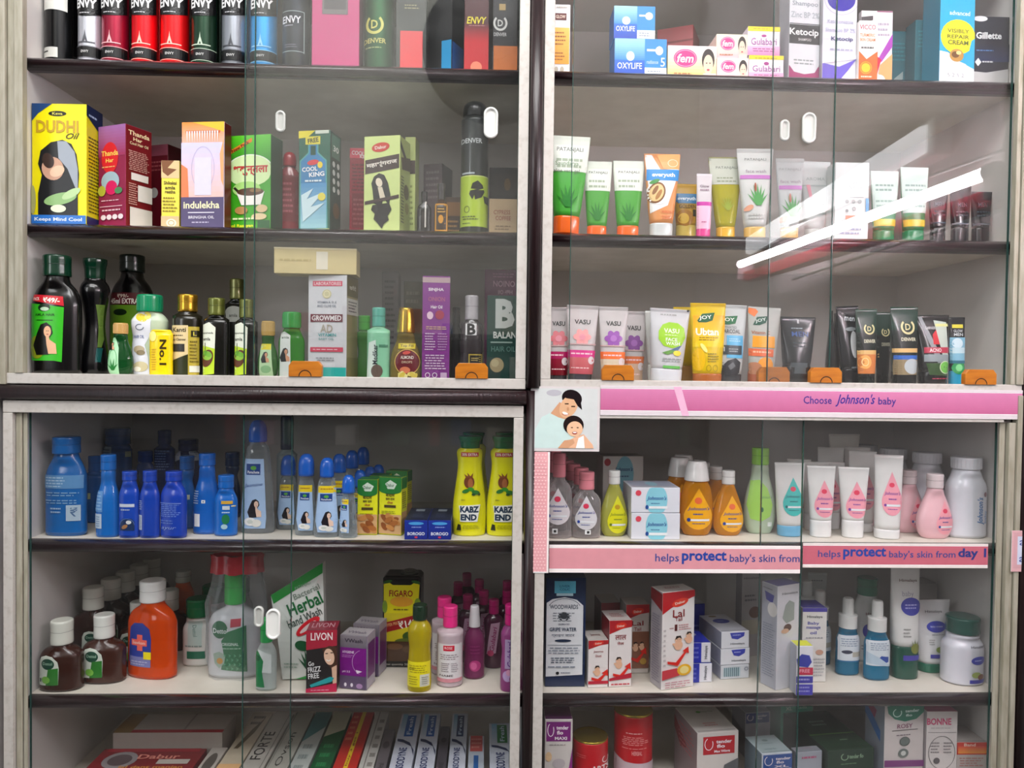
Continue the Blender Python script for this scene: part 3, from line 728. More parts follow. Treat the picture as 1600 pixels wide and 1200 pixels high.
# shelves of stock on the opposite wall
r = empty('stock_rack', (-.2, -2.75, -1.55)); tag(r, 'dark open rack of small packets on the opposite wall', 'rack')
mb = MB()
for z in (-1.5, -1.1, -.75, -.42, -.12, .14): mb.box(-3.0, 1.1, -2.75, -2.45, z, z+.02)
for x in (-3.0, -2.2, -1.5, -.6, .25, 1.08): mb.box(x, x+.02, -2.75, -2.45, -1.55, .16)
mb.box(-3.0, 1.1, -2.7585, -2.75, -1.55, .16); loc_build(mb, 'rack_frame', 'dark_wood', r)
rr = random.Random(3); base_pack = None; k = 0
for z in (.161, -.099, -.399):
    x = -1.42; prev = 'a post'
    while x < 1.0:
        w_ = rr.choice((.05, .07, .1)); h_ = rr.uniform(.05, .15)
        if not any(abs(x+w_/2-q) < w_/2+.03 for q in (-.59, .26, 1.09)) and rr.random() < .7:
            pc = rr.choice(('#d8d4cc', '#a33', '#345c9a', '#b9b2a0', '#7a3a55', '#e6e2da', '#3e6b48'))
            hue = {'#d8d4cc': 'pale grey', '#a33': 'red', '#345c9a': 'blue', '#b9b2a0': 'beige', '#7a3a55': 'plum', '#e6e2da': 'cream', '#3e6b48': 'green'}[pc]
            mb = MB(); mb.box(-w_/2, w_/2, -.05, .05, 0, h_, pc, bev=.002)
            says = '%s %s %s packet on the opposite %s board, next to %s' % ('tall' if h_ > .115 else 'low' if h_ < .08 else 'mid height', {.05: 'narrow', .07: 'medium', .1: 'wide'}[w_], hue, {.161: 'top', -.099: 'middle', -.399: 'lower'}[z], prev)
            o = mb.build('stock_packet', 'paper', None, (x+w_/2, -2.55, z)); tag(o, says, 'packet', 'packets on the opposite rack'); prev = 'the '+hue+' one'
        x += w_+rr.uniform(.01, .12)

# ================================================================ shelf 1, upper: sprays
W_, K_ = '#e9e9ea', '#0b0b0d'
def spray(name, label, x0, x1, yb, col, tcol='#ffffff', Y=.055, art=None, fin='metal', grp='spray cans on the top shelf', band=True):
    c = (x0+x1)/2; w2 = x1-x0; A = []
    if band:
        A = [('r', x0, -90, x1, 14, K_), ('e', c, 12, w2*.5, 8, K_), ('t', 'ENVY', c, 2, w2*.82, 13, '#f2f2f2', 0, .03), ('l', c-w2*.25, 14, c+w2*.25, 17, 1, '#b9b9bd'),
             ('p', [(c-4, yb-33), (c-.8, yb-43), (c, yb-50), (c+.8, yb-43), (c+4, yb-33), (c+1.5, yb-33), (c, yb-37), (c-1.5, yb-33)], tcol), ('r', c-w2*.36, yb-33, c+w2*.36, yb-31.5, tcol),
             ('r', x0, yb-26, x1, yb-12, K_), ('r', x0, yb-27, x1, yb-26.2, tcol), ('r', x0, yb-11, x1, yb-10.2, tcol), ('t', 'ENVY', c, yb-19, w2*.3, 3.5, '#cccccc')]
    A = A+(art or [])
    return bottle(name, label, 'deodorant', '1', Y, (x0, x1, -92, yb), 'can', col, cap=(x0+2, x1-2, -58, 'flip', K_), art=A, tr=1, n=2, fin=fin, grp=grp)
spray('deodorant_can', 'glossy black can with white panels, standing against the cabinet side on the top shelf', 60, 100, 87, '#0d0e10', band=False,
      art=[('r', 62, -20, 98, 11, '#d9dad4'), ('r', 62, 63, 88, 77, '#c9cac4'), ('r', 64, 68, 74, 70, '#333')])
spray('deodorant_can', 'plain black can half behind the one by the cabinet side', 95, 127, 86, '#0a0a0c', Y=.105, band=False, art=[('r', 97, 60, 124, 61, '#444')])
spray('deodorant_can', 'pale silver white spray can with black neck band, next to dark red', 124, 160, 88, '#c4c6cf', '#55565c')
spray('deodorant_can', 'dark crimson spray can with black neck band and tower print', 160, 200, 90, '#8e1030', '#e9a9ae')
spray('deodorant_can', 'bright red spray can beside the crimson one', 207, 246, 91, '#e00a18', '#ffb6a8')
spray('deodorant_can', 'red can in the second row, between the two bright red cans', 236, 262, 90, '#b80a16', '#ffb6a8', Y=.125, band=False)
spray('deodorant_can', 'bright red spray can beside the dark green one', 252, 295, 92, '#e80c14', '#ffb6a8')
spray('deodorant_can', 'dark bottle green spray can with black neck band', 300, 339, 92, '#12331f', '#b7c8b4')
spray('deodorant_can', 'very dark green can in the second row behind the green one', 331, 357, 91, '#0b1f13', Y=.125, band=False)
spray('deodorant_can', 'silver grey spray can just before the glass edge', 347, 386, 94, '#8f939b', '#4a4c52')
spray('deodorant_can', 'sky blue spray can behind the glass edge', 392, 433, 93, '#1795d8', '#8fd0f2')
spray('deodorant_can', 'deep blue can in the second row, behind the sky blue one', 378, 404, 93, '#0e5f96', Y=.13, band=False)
spray('deodorant_can', 'midnight navy spray can with a thin white outline frame', 441, 485, 95, '#151b2b', band=False,
      art=[('t', 'ENVY', 460, 24, 29, 10, '#e6e6ee', 0, .02), ('l', 448, 31, 466, 34, 1, '#aab'), ('r', 478, 12, 479, 70, '#9aa'), ('r', 445, 12, 479, 13, '#9aa'), ('r', 445, 68, 479, 69, '#9aa'), ('e', 462, 78, 11, 9, '#0a0c12'), ('l', 450, 58, 470, 64, 2, '#667')])
carton('perfume_carton', 'large magenta perfume carton with a grey window on the top shelf', 'carton', '1', .06, (487, 561, -70, 94), '#c03a78',
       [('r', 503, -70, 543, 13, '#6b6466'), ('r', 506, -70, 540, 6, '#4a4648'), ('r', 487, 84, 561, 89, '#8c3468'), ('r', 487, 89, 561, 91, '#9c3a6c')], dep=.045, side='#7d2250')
spray('deodorant_can', 'emerald green spray can with a gold laurel emblem and gold foot', 569, 616, 97, '#0b4a22', band=False,
      art=badge(588, 29, 14, '#c9c763')+[('t', 'DENVER', 588, 52, 35, 7, '#c4c06a', 0, .02), ('l', 572, 60, 604, 64, 1, '#8fa060'), ('r', 569, 91, 616, 97, '#d8b94a')])
carton('perfume_carton', 'grey green carton with a coral red lower panel on the top shelf', 'carton', '1', .06, (618, 666, -40, 101), '#262c29',
       [('r', 625, 40, 660, 99, '#d8343c'), ('l', 630, 2, 658, 10, 2, '#8d8a68')], dep=.04)
carton('perfume_carton', 'black carton with a bright blue lower panel on the top shelf', 'carton', '1', .07, (668, 706, -30, 102), '#080a0c', [('r', 690, 50, 705, 101, '#1795cf')], rot=-25, sx=724, side='#080a0e',
       R=[('r', 0, 0, 1, .62, '#0b0d10'), ('r', 0, .62, 1, 1, '#12539b')])
carton('perfume_carton', 'dark red carton with yellow lettering next to the black and orange carton', 'carton', '1', .06, (725, 763, -30, 104), '#4a0d14',
       [('r', 725, 55, 763, 104, '#c81d26'), ('g', 725, 30, 763, 56, '#4a0d14', '#c81d26'), ('t', 'ENVY', 744, 26, 31, 10, '#ecd92c', 0, .02, .2), ('l', 731, 32, 758, 35, 1, '#b77'), ('e', 744, 92, 9, 8, '#ef8a6a')], dep=.035)
carton('perfume_carton', 'black carton with a silver emblem and orange foot at the shelf end', 'carton', '1', .06, (769, 808, -40, 104), '#0c0b0b',
       [('r', 771, 61, 808, 103, '#c76a16')]+badge(781, 29, 11, '#d6d6d2')+[('t', 'DENVER', 781, 45, 20, 5, '#cfcfcf'), ('r', 779, 2, 789, 11, '#b79a5c')], dep=.035)
# ================================================================ shelf 2: boxed oils
carton('hair_oil_carton', 'tall yellow oil carton with a dark haired woman, against the cabinet side', 'carton', '2', .03, (50, 135, 163, 346), '#f0e208',
       [('p', [(50, 163), (82, 163), (60, 178), (50, 190)], '#1f4478'), ('e', 90, 178, 14, 4, '#141c10'), ('t', 'Keva', 90, 178, 16, 4, '#e8e060'), ('t', 'DUDHI', 90, 198, 66, 19, '#c09a2a', 0, .03), ('t', 'Oil', 114, 212, 21, 9, '#4a4212', 0, .01, .4),
        ('p', [(60, 333), (60, 300), (66, 272), (60, 255), (64, 235), (80, 222), (98, 218), (112, 224), (120, 240), (124, 270), (122, 300), (122, 334)], '#17181c'), ('p', [(90, 220), (104, 220), (117, 236), (122, 262), (122, 300), (106, 262), (92, 246)], '#9aa2ae'),
        ('e', 83, 262, 17, 18, '#c79a82', -30), ('e', 76, 250, 9, 12, '#3b2a26', -20), ('e', 90, 266, 12, 8, '#e3bd9f', -25), ('e', 95, 308, 26, 9, '#8fb878', -12), ('e', 112, 300, 16, 6, '#b6d49a', -28), ('e', 92, 323, 12, 6, '#dfeccc'), ('e', 52, 310, 5, 22, '#a8a86a'),
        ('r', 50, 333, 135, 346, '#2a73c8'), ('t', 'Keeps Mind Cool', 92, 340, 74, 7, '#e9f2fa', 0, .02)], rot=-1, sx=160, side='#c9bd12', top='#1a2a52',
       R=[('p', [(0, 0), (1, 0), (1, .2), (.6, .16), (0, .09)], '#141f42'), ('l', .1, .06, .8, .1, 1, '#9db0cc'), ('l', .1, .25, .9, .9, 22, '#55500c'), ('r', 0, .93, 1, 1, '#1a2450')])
carton('hair_oil_carton', 'maroon cooling oil carton with red drop print, beside the yellow carton', 'carton', '2', .04, (154, 196, 193, 348), '#8e1f48',
       [('g', 152, 193, 196, 240, '#a06aa6', '#9c2a58'), ('e', 172, 242, 13, 24, '#d51d2c'), ('t', 'Thanda', 172, 235, 26, 8, '#f2d060', 0, .02), ('t', 'Har', 172, 246, 12, 6, '#f2d060', 0, .02), ('l', 160, 254, 186, 258, 1, '#e8b070'),
        ('e', 173, 278, 14, 15, '#9fb9c4'), ('e', 175, 288, 9, 11, '#d41660'), ('e', 160, 292, 6, 8, '#b8b83c'), ('e', 186, 293, 6, 5, '#4d8a5c'), ('l', 158, 306, 190, 309, 1, '#e8c4d0'), ('r', 157, 316, 192, 317, '#e8c4d0'), ('l', 160, 320, 190, 325, 1, '#e8c4d0')]
       + [('e', 163+9*i, 333, 4, 4, '#eadbe0') for i in range(4)], rot=-24, sx=237, side='#6b1018', top='#8a2a40',
       R=[('t', 'Thanda', .5, .07, .8, .045, '#e9d6a8', 0, .02), ('t', 'Har', .45, .125, .34, .035, '#e9d6a8', 0, .02), ('t', 'Cool Hair Oil', .5, .17, .7, .028, '#e9d6a8'), ('l', .1, .24, .9, .44, 11, '#c99a90'), ('r', .2, .46, .85, .53, '#dcd6d0'), ('l', .1, .56, .45, .78, 10, '#c99a90'), ('r', .45, .57, 1, .73, '#d8d4ce'), ('r', .15, .8, 1, .985, '#cfcac2')])
carton('hair_oil_carton', 'wine red carton standing in the second row behind the maroon one', 'carton', '2', .16, (226, 262, 225, 352), '#6d1224', [('r', 226, 225, 262, 240, '#9c4a60'), ('e', 241, 290, 6, 7, '#d8d8d4'), ('l', 230, 246, 258, 262, 3, '#a04a50')], rot=-20, sx=284, side='#4a0b16', top='#8c3a4a')
carton('soap_carton', 'slim cream and yellow carton with brown hair swirl print', 'carton', '2', .05, (252, 280, 251, 350), '#ead84a', [('r', 252, 251, 280, 277, '#d8bd8a'), ('p', [(252, 251), (272, 251), (262, 262), (276, 264), (262, 274), (254, 268)], '#7a4a26'), ('t', 'Shikakai', 266, 284, 20, 5, '#3d330c', 0, .02), ('t', 'amla', 266, 291, 16, 5, '#3d330c', 0, .02), ('t', 'reetha', 266, 297, 16, 5, '#3d330c', 0, .02), ('l', 254, 304, 278, 328, 5, '#8a7a1c'), ('r', 252, 333, 280, 350, '#c9b084'), ('e', 268, 343, 8, 6, '#efe3c4'), ('o', 268, 343, 5, 4, 1, '#a88850')], dep=.03, side='#c9b63c')
carton('hair_oil_carton', 'tall orange and lavender carton with a purple foot, comb print on top', 'carton', '2', .04, (284, 350, 190, 353), '#cfc4dc',
       [('g', 284, 190, 350, 222, '#ee8a2a', '#dfae9a'), ('p', [(300, 190), (350, 190), (350, 206), (334, 200)], '#f3b928'), ('r', 290, 203, 344, 207, '#c86a3a')] + [('p', [(291+4*i, 204), (293.4+4*i, 204), (292.4+4*i, 222)], '#efe0e4') for i in range(13)] +
       [('g', 284, 222, 350, 306, '#c9c6ea', '#e2b8b0'), ('p', [(284, 255), (294, 262), (296, 306), (284, 306)], '#dd7a4a'), ('p', [(350, 215), (344, 240), (346, 280), (350, 290)], '#e2a06a'), ('o', 318, 262, 18, 34, .7, '#b3a8c8'), ('r', 305, 245, 331, 303, '#d3cde4'), ('r', 284, 306, 350, 353, '#4b3f68'),
        ('t', 'indulekha', 316, 318, 56, 11, '#efe7b8', 0, .02), ('r', 295, 329, 336, 330.4, '#dcd8e4'), ('t', 'BRINGHA OIL', 316, 337, 40, 4.4, '#dcd8e4'), ('l', 300, 343, 332, 347, 1, '#b8b0cc')], rot=-8, sx=361, side='#5c1a18', top='#a04a20')
carton('hair_oil_carton', 'bright green herbal carton with a mortar print and red script', 'carton', '2', .05, (354, 421, 208, 353), '#3fa41c',
       [('g', 354, 208, 421, 250, '#57c41e', '#2c8a1c'), ('e', 388, 262, 36, 24, '#d6efb0'), ('o', 388, 262, 37, 25, 1.4, '#f2f8e8', 180, 360), ('p', [(356, 231), (392, 212), (392, 218), (356, 237)], '#e07a22'), ('t', 'New Pack', 374, 225, 30, 5, '#4a1408', -28, .02), ('t', 'शकुन्तला', 390, 262, 54, 15, '#c3232a', 0, .03),
        ('e', 384, 290, 22, 12, '#a9dc7a'), ('p', [(363, 288), (373, 298), (377, 296), (366, 286)], '#2a2018'), ('p', [(368, 294), (412, 294), (406, 314), (376, 314)], '#f2f0e8'), ('e', 390, 294, 21, 6, '#5a3c28'), ('e', 398, 292, 9, 3, '#8c6a3e'),
        ('e', 376, 322, 10, 6, '#b98a50'), ('e', 408, 320, 9, 6, '#dcc090'), ('e', 404, 332, 12, 5, '#e6cfa0'), ('l', 362, 332, 400, 338, 1, '#e8f4c0'), ('t', 'gol Rasayan', 376, 346, 38, 6, '#f2ec2a', 0, .02), ('r', 402, 338, 421, 352, '#155a22')], rot=-14, sx=440, side='#0f3c20', top='#2a6a2a')
bottle('hair_oil_bottle', 'glossy red bottle shrunk behind the green herbal carton', 'bottle', '2', .10, (434, 470, 238, 353), 'waist', '#8c1226', cap=(441, 462, 262, 'dome', '#a3182c'), tr=.7, fin='film', art=[('r', 436, 272, 466, 335, '#7a0f20'), ('l', 440, 280, 462, 325, 6, '#b0505c')])
carton('hair_oil_carton', 'dark green carton with a blue bottle print and yellow corner tag', 'carton', '2', .05, (466, 515, 203, 354), '#0b5a44',
       [('p', [(466, 203), (492, 203), (480, 213), (466, 214)], '#e6d81c'), ('r', 492, 203, 513, 208, '#cfd8c8'), ('p', [(481, 222), (497, 222), (497, 236), (510, 248), (512, 352), (468, 352), (468, 248), (481, 236)], '#4fa3a0'),
        ('p', [(483, 222), (495, 222), (495, 237), (508, 249), (510, 350), (470, 350), (470, 249), (483, 237)], '#2f7fb4'), ('g', 470, 282, 510, 350, '#3f8fc4', '#9fd0da'), ('r', 485, 226, 493, 240, '#0a4a38'), ('r', 477, 212, 500, 224, '#e0d43a'), ('t', 'FREE', 489, 218, 17, 7, '#23301c', -8, .03), ('e', 489, 251, 9, 4, '#d8343c', -8), ('e', 500, 255, 4, 5, '#e8cf30'),
        ('t', 'COOL', 484, 261, 24, 7, '#f1f6f8', -4, .03), ('t', 'KING', 495, 269, 24, 7, '#f1f6f8', -4, .03), ('l', 476, 276, 506, 282, 1, '#dfeef2'), ('p', [(471, 300), (490, 290), (480, 306), (506, 296), (486, 318), (508, 312), (474, 340)], '#cfe8ee'), ('e', 503, 303, 6, 6, '#e6d84a'), ('r', 466, 351, 515, 354, '#d8d67a')], rot=-12, sx=532, side='#123a30', top='#0a3a2c',
       R=[('r', .08, .02, .9, .26, '#24584a'), ('r', .14, .03, .84, .25, '#4a7a68'), ('t', '30', .5, .16, .5, .06, '#e8f0ea', 0, .02)] + [('e', .3+.4*(i % 2), .32+.085*(i//2), .12, .03, '#c8d2cc') for i in range(8)] + [('e', .5, .78, .3, .08, '#5a4420')])
carton('hair_oil_carton', 'crimson carton tucked behind the pale green hair carton', 'carton', '2', .11, (544, 590, 229, 354), '#9c1230', [('r', 544, 229, 590, 243, '#d8405a'), ('t', 'COOL', 557, 236, 20, 6, '#f3e6e8', 4, .02), ('t', 'KING', 568, 241, 16, 5, '#f3e6e8', 4, .02), ('l', 547, 250, 588, 290, 8, '#6a0c1e'), ('r', 548, 292, 586, 340, '#7c0f26'), ('l', 548, 298, 584, 338, 6, '#a04a50')], dep=.04)
A = [('e', 594, 228, 14, 7, '#c8301c', -8), ('t', 'Dabur', 594, 228, 18, 5, '#f6e8dc', -6, .02), ('p', [(570, 247), (623, 239), (623, 260), (570, 268)], '#3c2622'), ('t', 'महाभृंगराज', 596, 253, 48, 9, '#ece6da', -8, .03),
     ('p', [(582, 292), (580, 282), (584, 272), (592, 267), (600, 270), (606, 282), (610, 300), (608, 316), (602, 308), (600, 300), (596, 318), (584, 312)], '#151311'), ('e', 592, 281, 5, 7, '#e9dcc4', -20), ('p', [(590, 288), (597, 288), (602, 304), (594, 306)], '#dfd3ba'),
     ('p', [(570, 309), (623, 300), (623, 305), (570, 314)], '#3c2622'), ('p', [(582, 315), (608, 312), (612, 322), (606, 332), (608, 338), (600, 344), (597, 351), (590, 342), (584, 336), (586, 328), (580, 322)], '#1a1712'), ('l', 600, 353, 620, 356, 1, '#6f7a4a')]
R2 = [('p', [(0, .04), (.9, .26), (.9, .32), (0, .12)], '#2e2a22'), ('p', [(.1, .22), (1, .16), (1, .3), (.2, .34)], '#443a28'), ('l', .1, .4, .4, .9, 16, '#3c3a20'), ('e', .6, .55, .25, .08, '#55502a'), ('e', .65, .72, .2, .06, '#8a8a4a')]
carton('hair_oil_carton', 'pale green carton with long haired woman print, front of the pair', 'carton', '2', .05, (568, 624, 211, 356), '#cfe08e', A, rot=-13, sx=640, side='#9fae62', top='#b8c88a', R=R2, grp='pale green hair oil cartons')
carton('hair_oil_carton', 'pale green carton partly behind its twin with the woman print', 'carton', '2', .115, (632, 648, 214, 356), '#c2d080', [('r', 632, 247, 648, 266, '#3c2622'), ('l', 634, 280, 646, 340, 8, '#8a9450')], rot=-6, sx=654, side='#9fae62', grp='pale green hair oil cartons')
carton('beard_oil_carton', 'dull mauve grey carton behind the small amber bottles', 'carton', '2', .16, (661, 690, 255, 352), '#5a4c52', [('l', 664, 262, 686, 300, 5, '#776a70')], rot=-18, sx=706, side='#2c2528', top='#6c5c60')
bottle('beard_oil_bottle', 'small amber glass bottle with a gold framed black label', 'bottle', '2', .05, (678, 700, 287, 357), 'shoulder', '#5c3208', cap=(680, 692, 313, 'flip', '#3a3436'), tr=.6, fin='liquid',
       art=[('r', 680, 316, 699, 355, '#c88c1c'), ('r', 682, 318, 697, 353, '#33200c'), ('e', 689, 338, 4, 6, '#d8982a'), ('l', 684, 322, 696, 330, 2, '#e0b050')])
bottle('beard_oil_bottle', 'tiny dark bottle standing beside the amber one', 'bottle', '2', .05, (651, 674, 300, 357), 'shoulder', '#191412', cap=(654, 664, 316, 'flip', '#151314'), tr=.6, art=[('r', 664, 304, 666, 350, '#d8d4cc')])
carton('beard_oil_carton', 'low brown carton between the amber bottle and the leaf print can', 'carton', '2', .12, (696, 722, 308, 357), '#3f2a18', [('r', 698, 314, 720, 330, '#7d5424'), ('l', 699, 334, 718, 350, 3, '#a87a3a')], dep=.04)
bottle('deodorant_can', 'tall black topped spray can with lime panel and black leaf', 'deodorant', '2', .05, (719, 762, 160, 357), 'can', '#3c4040', cap=(721, 759, 187, 'dome', '#161918'), tr=1, n=2, fin='metal',
       art=[('t', 'DENVER', 736, 222, 32, 7, '#d0d6d6', 0, .015), ('r', 722, 268, 741, 270.5, '#b9c4c8'), ('r', 719, 274, 762, 347, '#b4cf3a'), ('r', 719, 272.5, 762, 274, '#d8e88a'), ('r', 719, 347, 762, 357, '#22261c'),
            ('p', [(733, 300), (738, 284), (746, 280), (753, 286), (756, 296), (752, 304), (742, 308), (741, 301), (738, 308)], '#14180e'), ('p', [(734, 292), (744, 293), (734, 295)], '#b4cf3a'), ('p', [(756, 290), (747, 294), (756, 293)], '#b4cf3a'), ('p', [(754, 302), (762, 302), (762, 314), (756, 312)], '#20260f'), ('o', 730, 322, 4, 5, .7, '#3c4a1a'), ('l', 723, 331, 748, 338, 2, '#4a5a1e'), ('l', 724, 341, 738, 344, 1, '#4a5a1e')])
carton('soap_carton', 'low beige carton with faded red letters at the end of the shelf', 'carton', '2', .05, (764, 808, 311, 358), '#a8906e', [('t', 'CYPRESS', 784, 329, 26, 6, '#8a4a38'), ('t', 'COFFEE', 786, 337, 24, 6, '#8a4a38'), ('l', 773, 346, 802, 354, 2, '#7a6448')], dep=.05, top='#8a7658')
carton('perfume_carton', 'black carton standing behind the low beige one', 'carton', '2', .12, (764, 812, 262, 356), '#141213', [('r', 768, 270, 806, 298, '#26211e'), ('e', 792, 284, 5, 8, '#5a4420')], dep=.05)
# ================================================================ shelf 3: bottles of hair oil
G3 = 'hair oil bottles on the cabinet floor'
bottle('hair_oil_bottle', 'big black oil bottle with green cap and green woman label, nearest the cabinet side', 'bottle', '3', .012, (46, 122, 399, 588), 'shoulder', '#0b0a0b', cap=(65, 106, 432, 'flip', '#06301f'), tr=.5, grp=G3,
       art=[('p', [(52, 462), (102, 465), (104, 480), (52, 472)], '#c41e2c'), ('t', '₹49/-', 85, 471, 26, 8, '#f4ece0', 3, .03), ('t', 'PACK', 60, 469, 12, 5, '#f4d8d0', 0, .02), ('p', [(49, 476), (104, 482), (101, 568), (90, 566), (50, 566)], '#36b422'), ('e', 74, 483, 10, 6, '#0d2c16'), ('e', 75, 485, 7, 3, '#b9d8b8'), ('t', 'AMLA HAIR', 75, 494, 32, 4, '#123c12'), ('r', 62, 502, 88, 503, '#0d2c0c'), ('e', 62, 545, 14, 18, '#8a9a18')]+woman(76, 530, 24, '#e8b48c'))
bottle('hair_oil_bottle', 'slim black waisted bottle with green flared cap, seen edge on', 'bottle', '3', .05, (127, 170, 405, 588), 'hour', '#08080a', cap=(131, 166, 437, 'flare', '#06301f'), tr=1.15, n=2, grp=G3, art=[('p', [(158, 478), (166, 478), (164, 545), (160, 545)], '#56702c'), ('r', 159, 546, 165, 568, '#0b4a48')])
bottle('hair_oil_bottle', 'big black oil bottle with olive label, in the second row', 'bottle', '3', .135, (172, 241, 399, 583), 'shoulder', '#0c0b0c', cap=(187, 224, 426, 'flip', '#0a1c16'), tr=.55, grp=G3,
       art=[('r', 178, 458, 236, 476, '#5a0d18'), ('t', '₹99/-', 200, 463, 18, 6, '#e9dccc'), ('t', '45ml EXTRA', 202, 471, 44, 8, '#f2ece0', 0, .02), ('r', 178, 477, 236, 560, '#5f8a1e'), ('e', 196, 488, 11, 5, '#10240c')])
bottle('hair_oil_bottle', 'small green bottle with tan cap and aloe label', 'bottle', '3', .03, (169, 208, 505, 588), 'drop', '#1c5a2c', cap=(173, 194, 522, 'screw', '#c49a5a'), tr=.6, fin='liquid', grp=G3,
       art=[('p', [(176, 530), (184, 528), (190, 545), (191, 586), (171, 586)], '#a9dcae'), ('o', 181, 562, 7, 15, 1, '#4a9a5a')]+leaves(181, 580, 20, '#1f7a30', 4)+woman(179, 541, 6))
bottle('hair_oil_bottle', 'clear figure shaped bottle with emerald cap and white jasmine label', 'bottle', '3', .04, (200, 259, 460, 588), 'waist', '#cfe0c4', cap=(209, 247, 487, 'screw', '#0a8458'), tr=.55, fin='satin', grp=G3,
       art=[('p', [(206, 502), (212, 491), (226, 488), (238, 500), (236, 525), (228, 540), (234, 560), (236, 586), (210, 586), (208, 560), (206, 535)], '#dfe1ea'), ('e', 222, 497, 10, 6, '#e8cf3c', 20), ('e', 232, 494, 5, 6, '#e9dc6a'), ('o', 220, 512, 7, 5, 1.3, '#5a6478', 0, 300), ('t', 'HAIR OIL', 218, 527, 18, 5, '#5a6a9a'), ('e', 219, 547, 9, 6, '#b8a88a'), ('e', 222, 552, 7, 4, '#8c7c5a'), ('e', 222, 574, 12, 8, '#cfc49c'), ('e', 217, 578, 6, 4, '#f0ebda')])
bottle('hair_oil_bottle', 'yellow sleeved bottle lettered No.1 sideways', 'bottle', '3', .03, (234, 270, 516, 588), 'straight', '#f0cf12', tr=.5, grp=G3, art=[('t', 'No.1', 258, 551, 40, 10, '#3a2c08', 90, .03), ('l', 240, 545, 248, 580, 9, '#c99a10'), ('e', 242, 526, 6, 8, '#f8ec8a')])
bottle('hair_oil_bottle', 'dark brown bottle with gold cap and cream lettered label', 'bottle', '3', .035, (268, 314, 460, 588), 'straight', '#1d1a10', cap=(278, 308, 487, 'flip', '#c89a34'), capfin='gold', tr=.75, n=2.1, grp=G3,
       art=[('r', 268, 509, 298, 586, '#dcc796'), ('r', 298, 511, 312, 586, '#b8a43c'), ('t', 'Kanti', 284, 516, 22, 7, '#2a1f10', 0, .02), ('l', 270, 523, 294, 527, 1, '#4a3a1c'), ('t', 'Hair Cleanser', 283, 531, 24, 4, '#3c2e18'), ('r', 270, 538, 293, 550, '#2e2c2a'), ('r', 302, 517, 312, 527, '#26240c'), ('t', 'L', 307, 522, 4, 6, '#e8d84a'), ('p', [(268, 566), (298, 554), (298, 586), (268, 586)], '#2c3018'), ('r', 300, 572, 312, 582, '#d8d8c8'), ('l', 300, 532, 311, 568, 7, '#6f601c')])
def lime(x0, x1, yt, lab, ex=0, Y=.035, capx=None, yc=493):
    c = x0+13
    return bottle('hair_oil_bottle', lab, 'bottle', '3', Y, (x0, x1, yt, 588), 'straight', '#0f0f0c', cap=capx+(yc, 'flip', '#6a7030'), capfin='metal', tr=.5, grp=G3,
       art=[('p', [(x0+1, 508), (x0+12, 504), (x0+22, 512), (x0+20, 584), (x0+1, 586)], '#dfe3d2'), ('p', [(x0+1, 540), (x0+21, 545), (x0+20, 584), (x0+1, 586)], '#b6d22a'), ('t', 'ayurveda', x0+10, 521, 17, 4, '#3a3a34'), ('t', 'amla', x0+8, 530, 12, 5, '#3a3a34'), ('r', x0+5, 536, x0+6, 548, '#4a4a3c'), ('e', x0+9, 560, 9, 14, '#5c3018', 20), ('e', x0+9, 556, 8, 7, '#8ab83c'), ('e', x0+6, 552, 4, 4, '#5f9a2a'), ('e', x0+12, 554, 4, 4, '#6faa30')])
lime(318, 358, 466, 'black bottle with olive cap and lime label showing a bowl, clear of the glass', capx=(325, 351))
lime(369, 404, 468, 'black bottle with olive cap and lime label crossed by the glass edge', capx=(376, 398), yc=497)
bottle('hair_oil_bottle', 'tall dark bottle with grey rounded label standing behind the olive capped pair', 'bottle', '3', .13, (351, 388, 436, 584), 'straight', '#12120f', cap=(359, 381, 468, 'flip', '#7c7d48'), capfin='metal', tr=.5, grp=G3, art=[('e', 368, 487, 14, 9, '#9a9c94'), ('r', 355, 487, 382, 502, '#9a9c94'), ('t', 'amla', 367, 492, 13, 5, '#3c403a')])
bottle('hair_oil_bottle', 'small green bottle with gold cap and yellow tagged label', 'bottle', '3', .035, (402, 434, 502, 588), 'drop', '#4a8a3e', cap=(407, 427, 525, 'screw', '#c2a058'), tr=.6, fin='liquid', grp=G3, art=[('p', [(408, 538), (424, 538), (428, 586), (406, 586)], '#bfe0b0'), ('r', 409, 537, 424, 546, '#e0d22c'), ('e', 417, 576, 8, 6, '#8fbf8a')]+woman(416, 557, 8))
bottle('hair_oil_bottle', 'bright green bottle with ribbed green cap and small woman label', 'bottle', '3', .035, (434, 475, 488, 588), 'shoulder', '#4aa83a', cap=(442, 470, 513, 'screw', '#22a04a'), tr=.55, fin='liquid', grp=G3, art=[('p', [(439, 520), (446, 518), (455, 524), (456, 586), (438, 586)], '#dfe6e0'), ('t', 'amla', 447, 527, 12, 4, '#2a4a2a')]+woman(447, 553, 10))
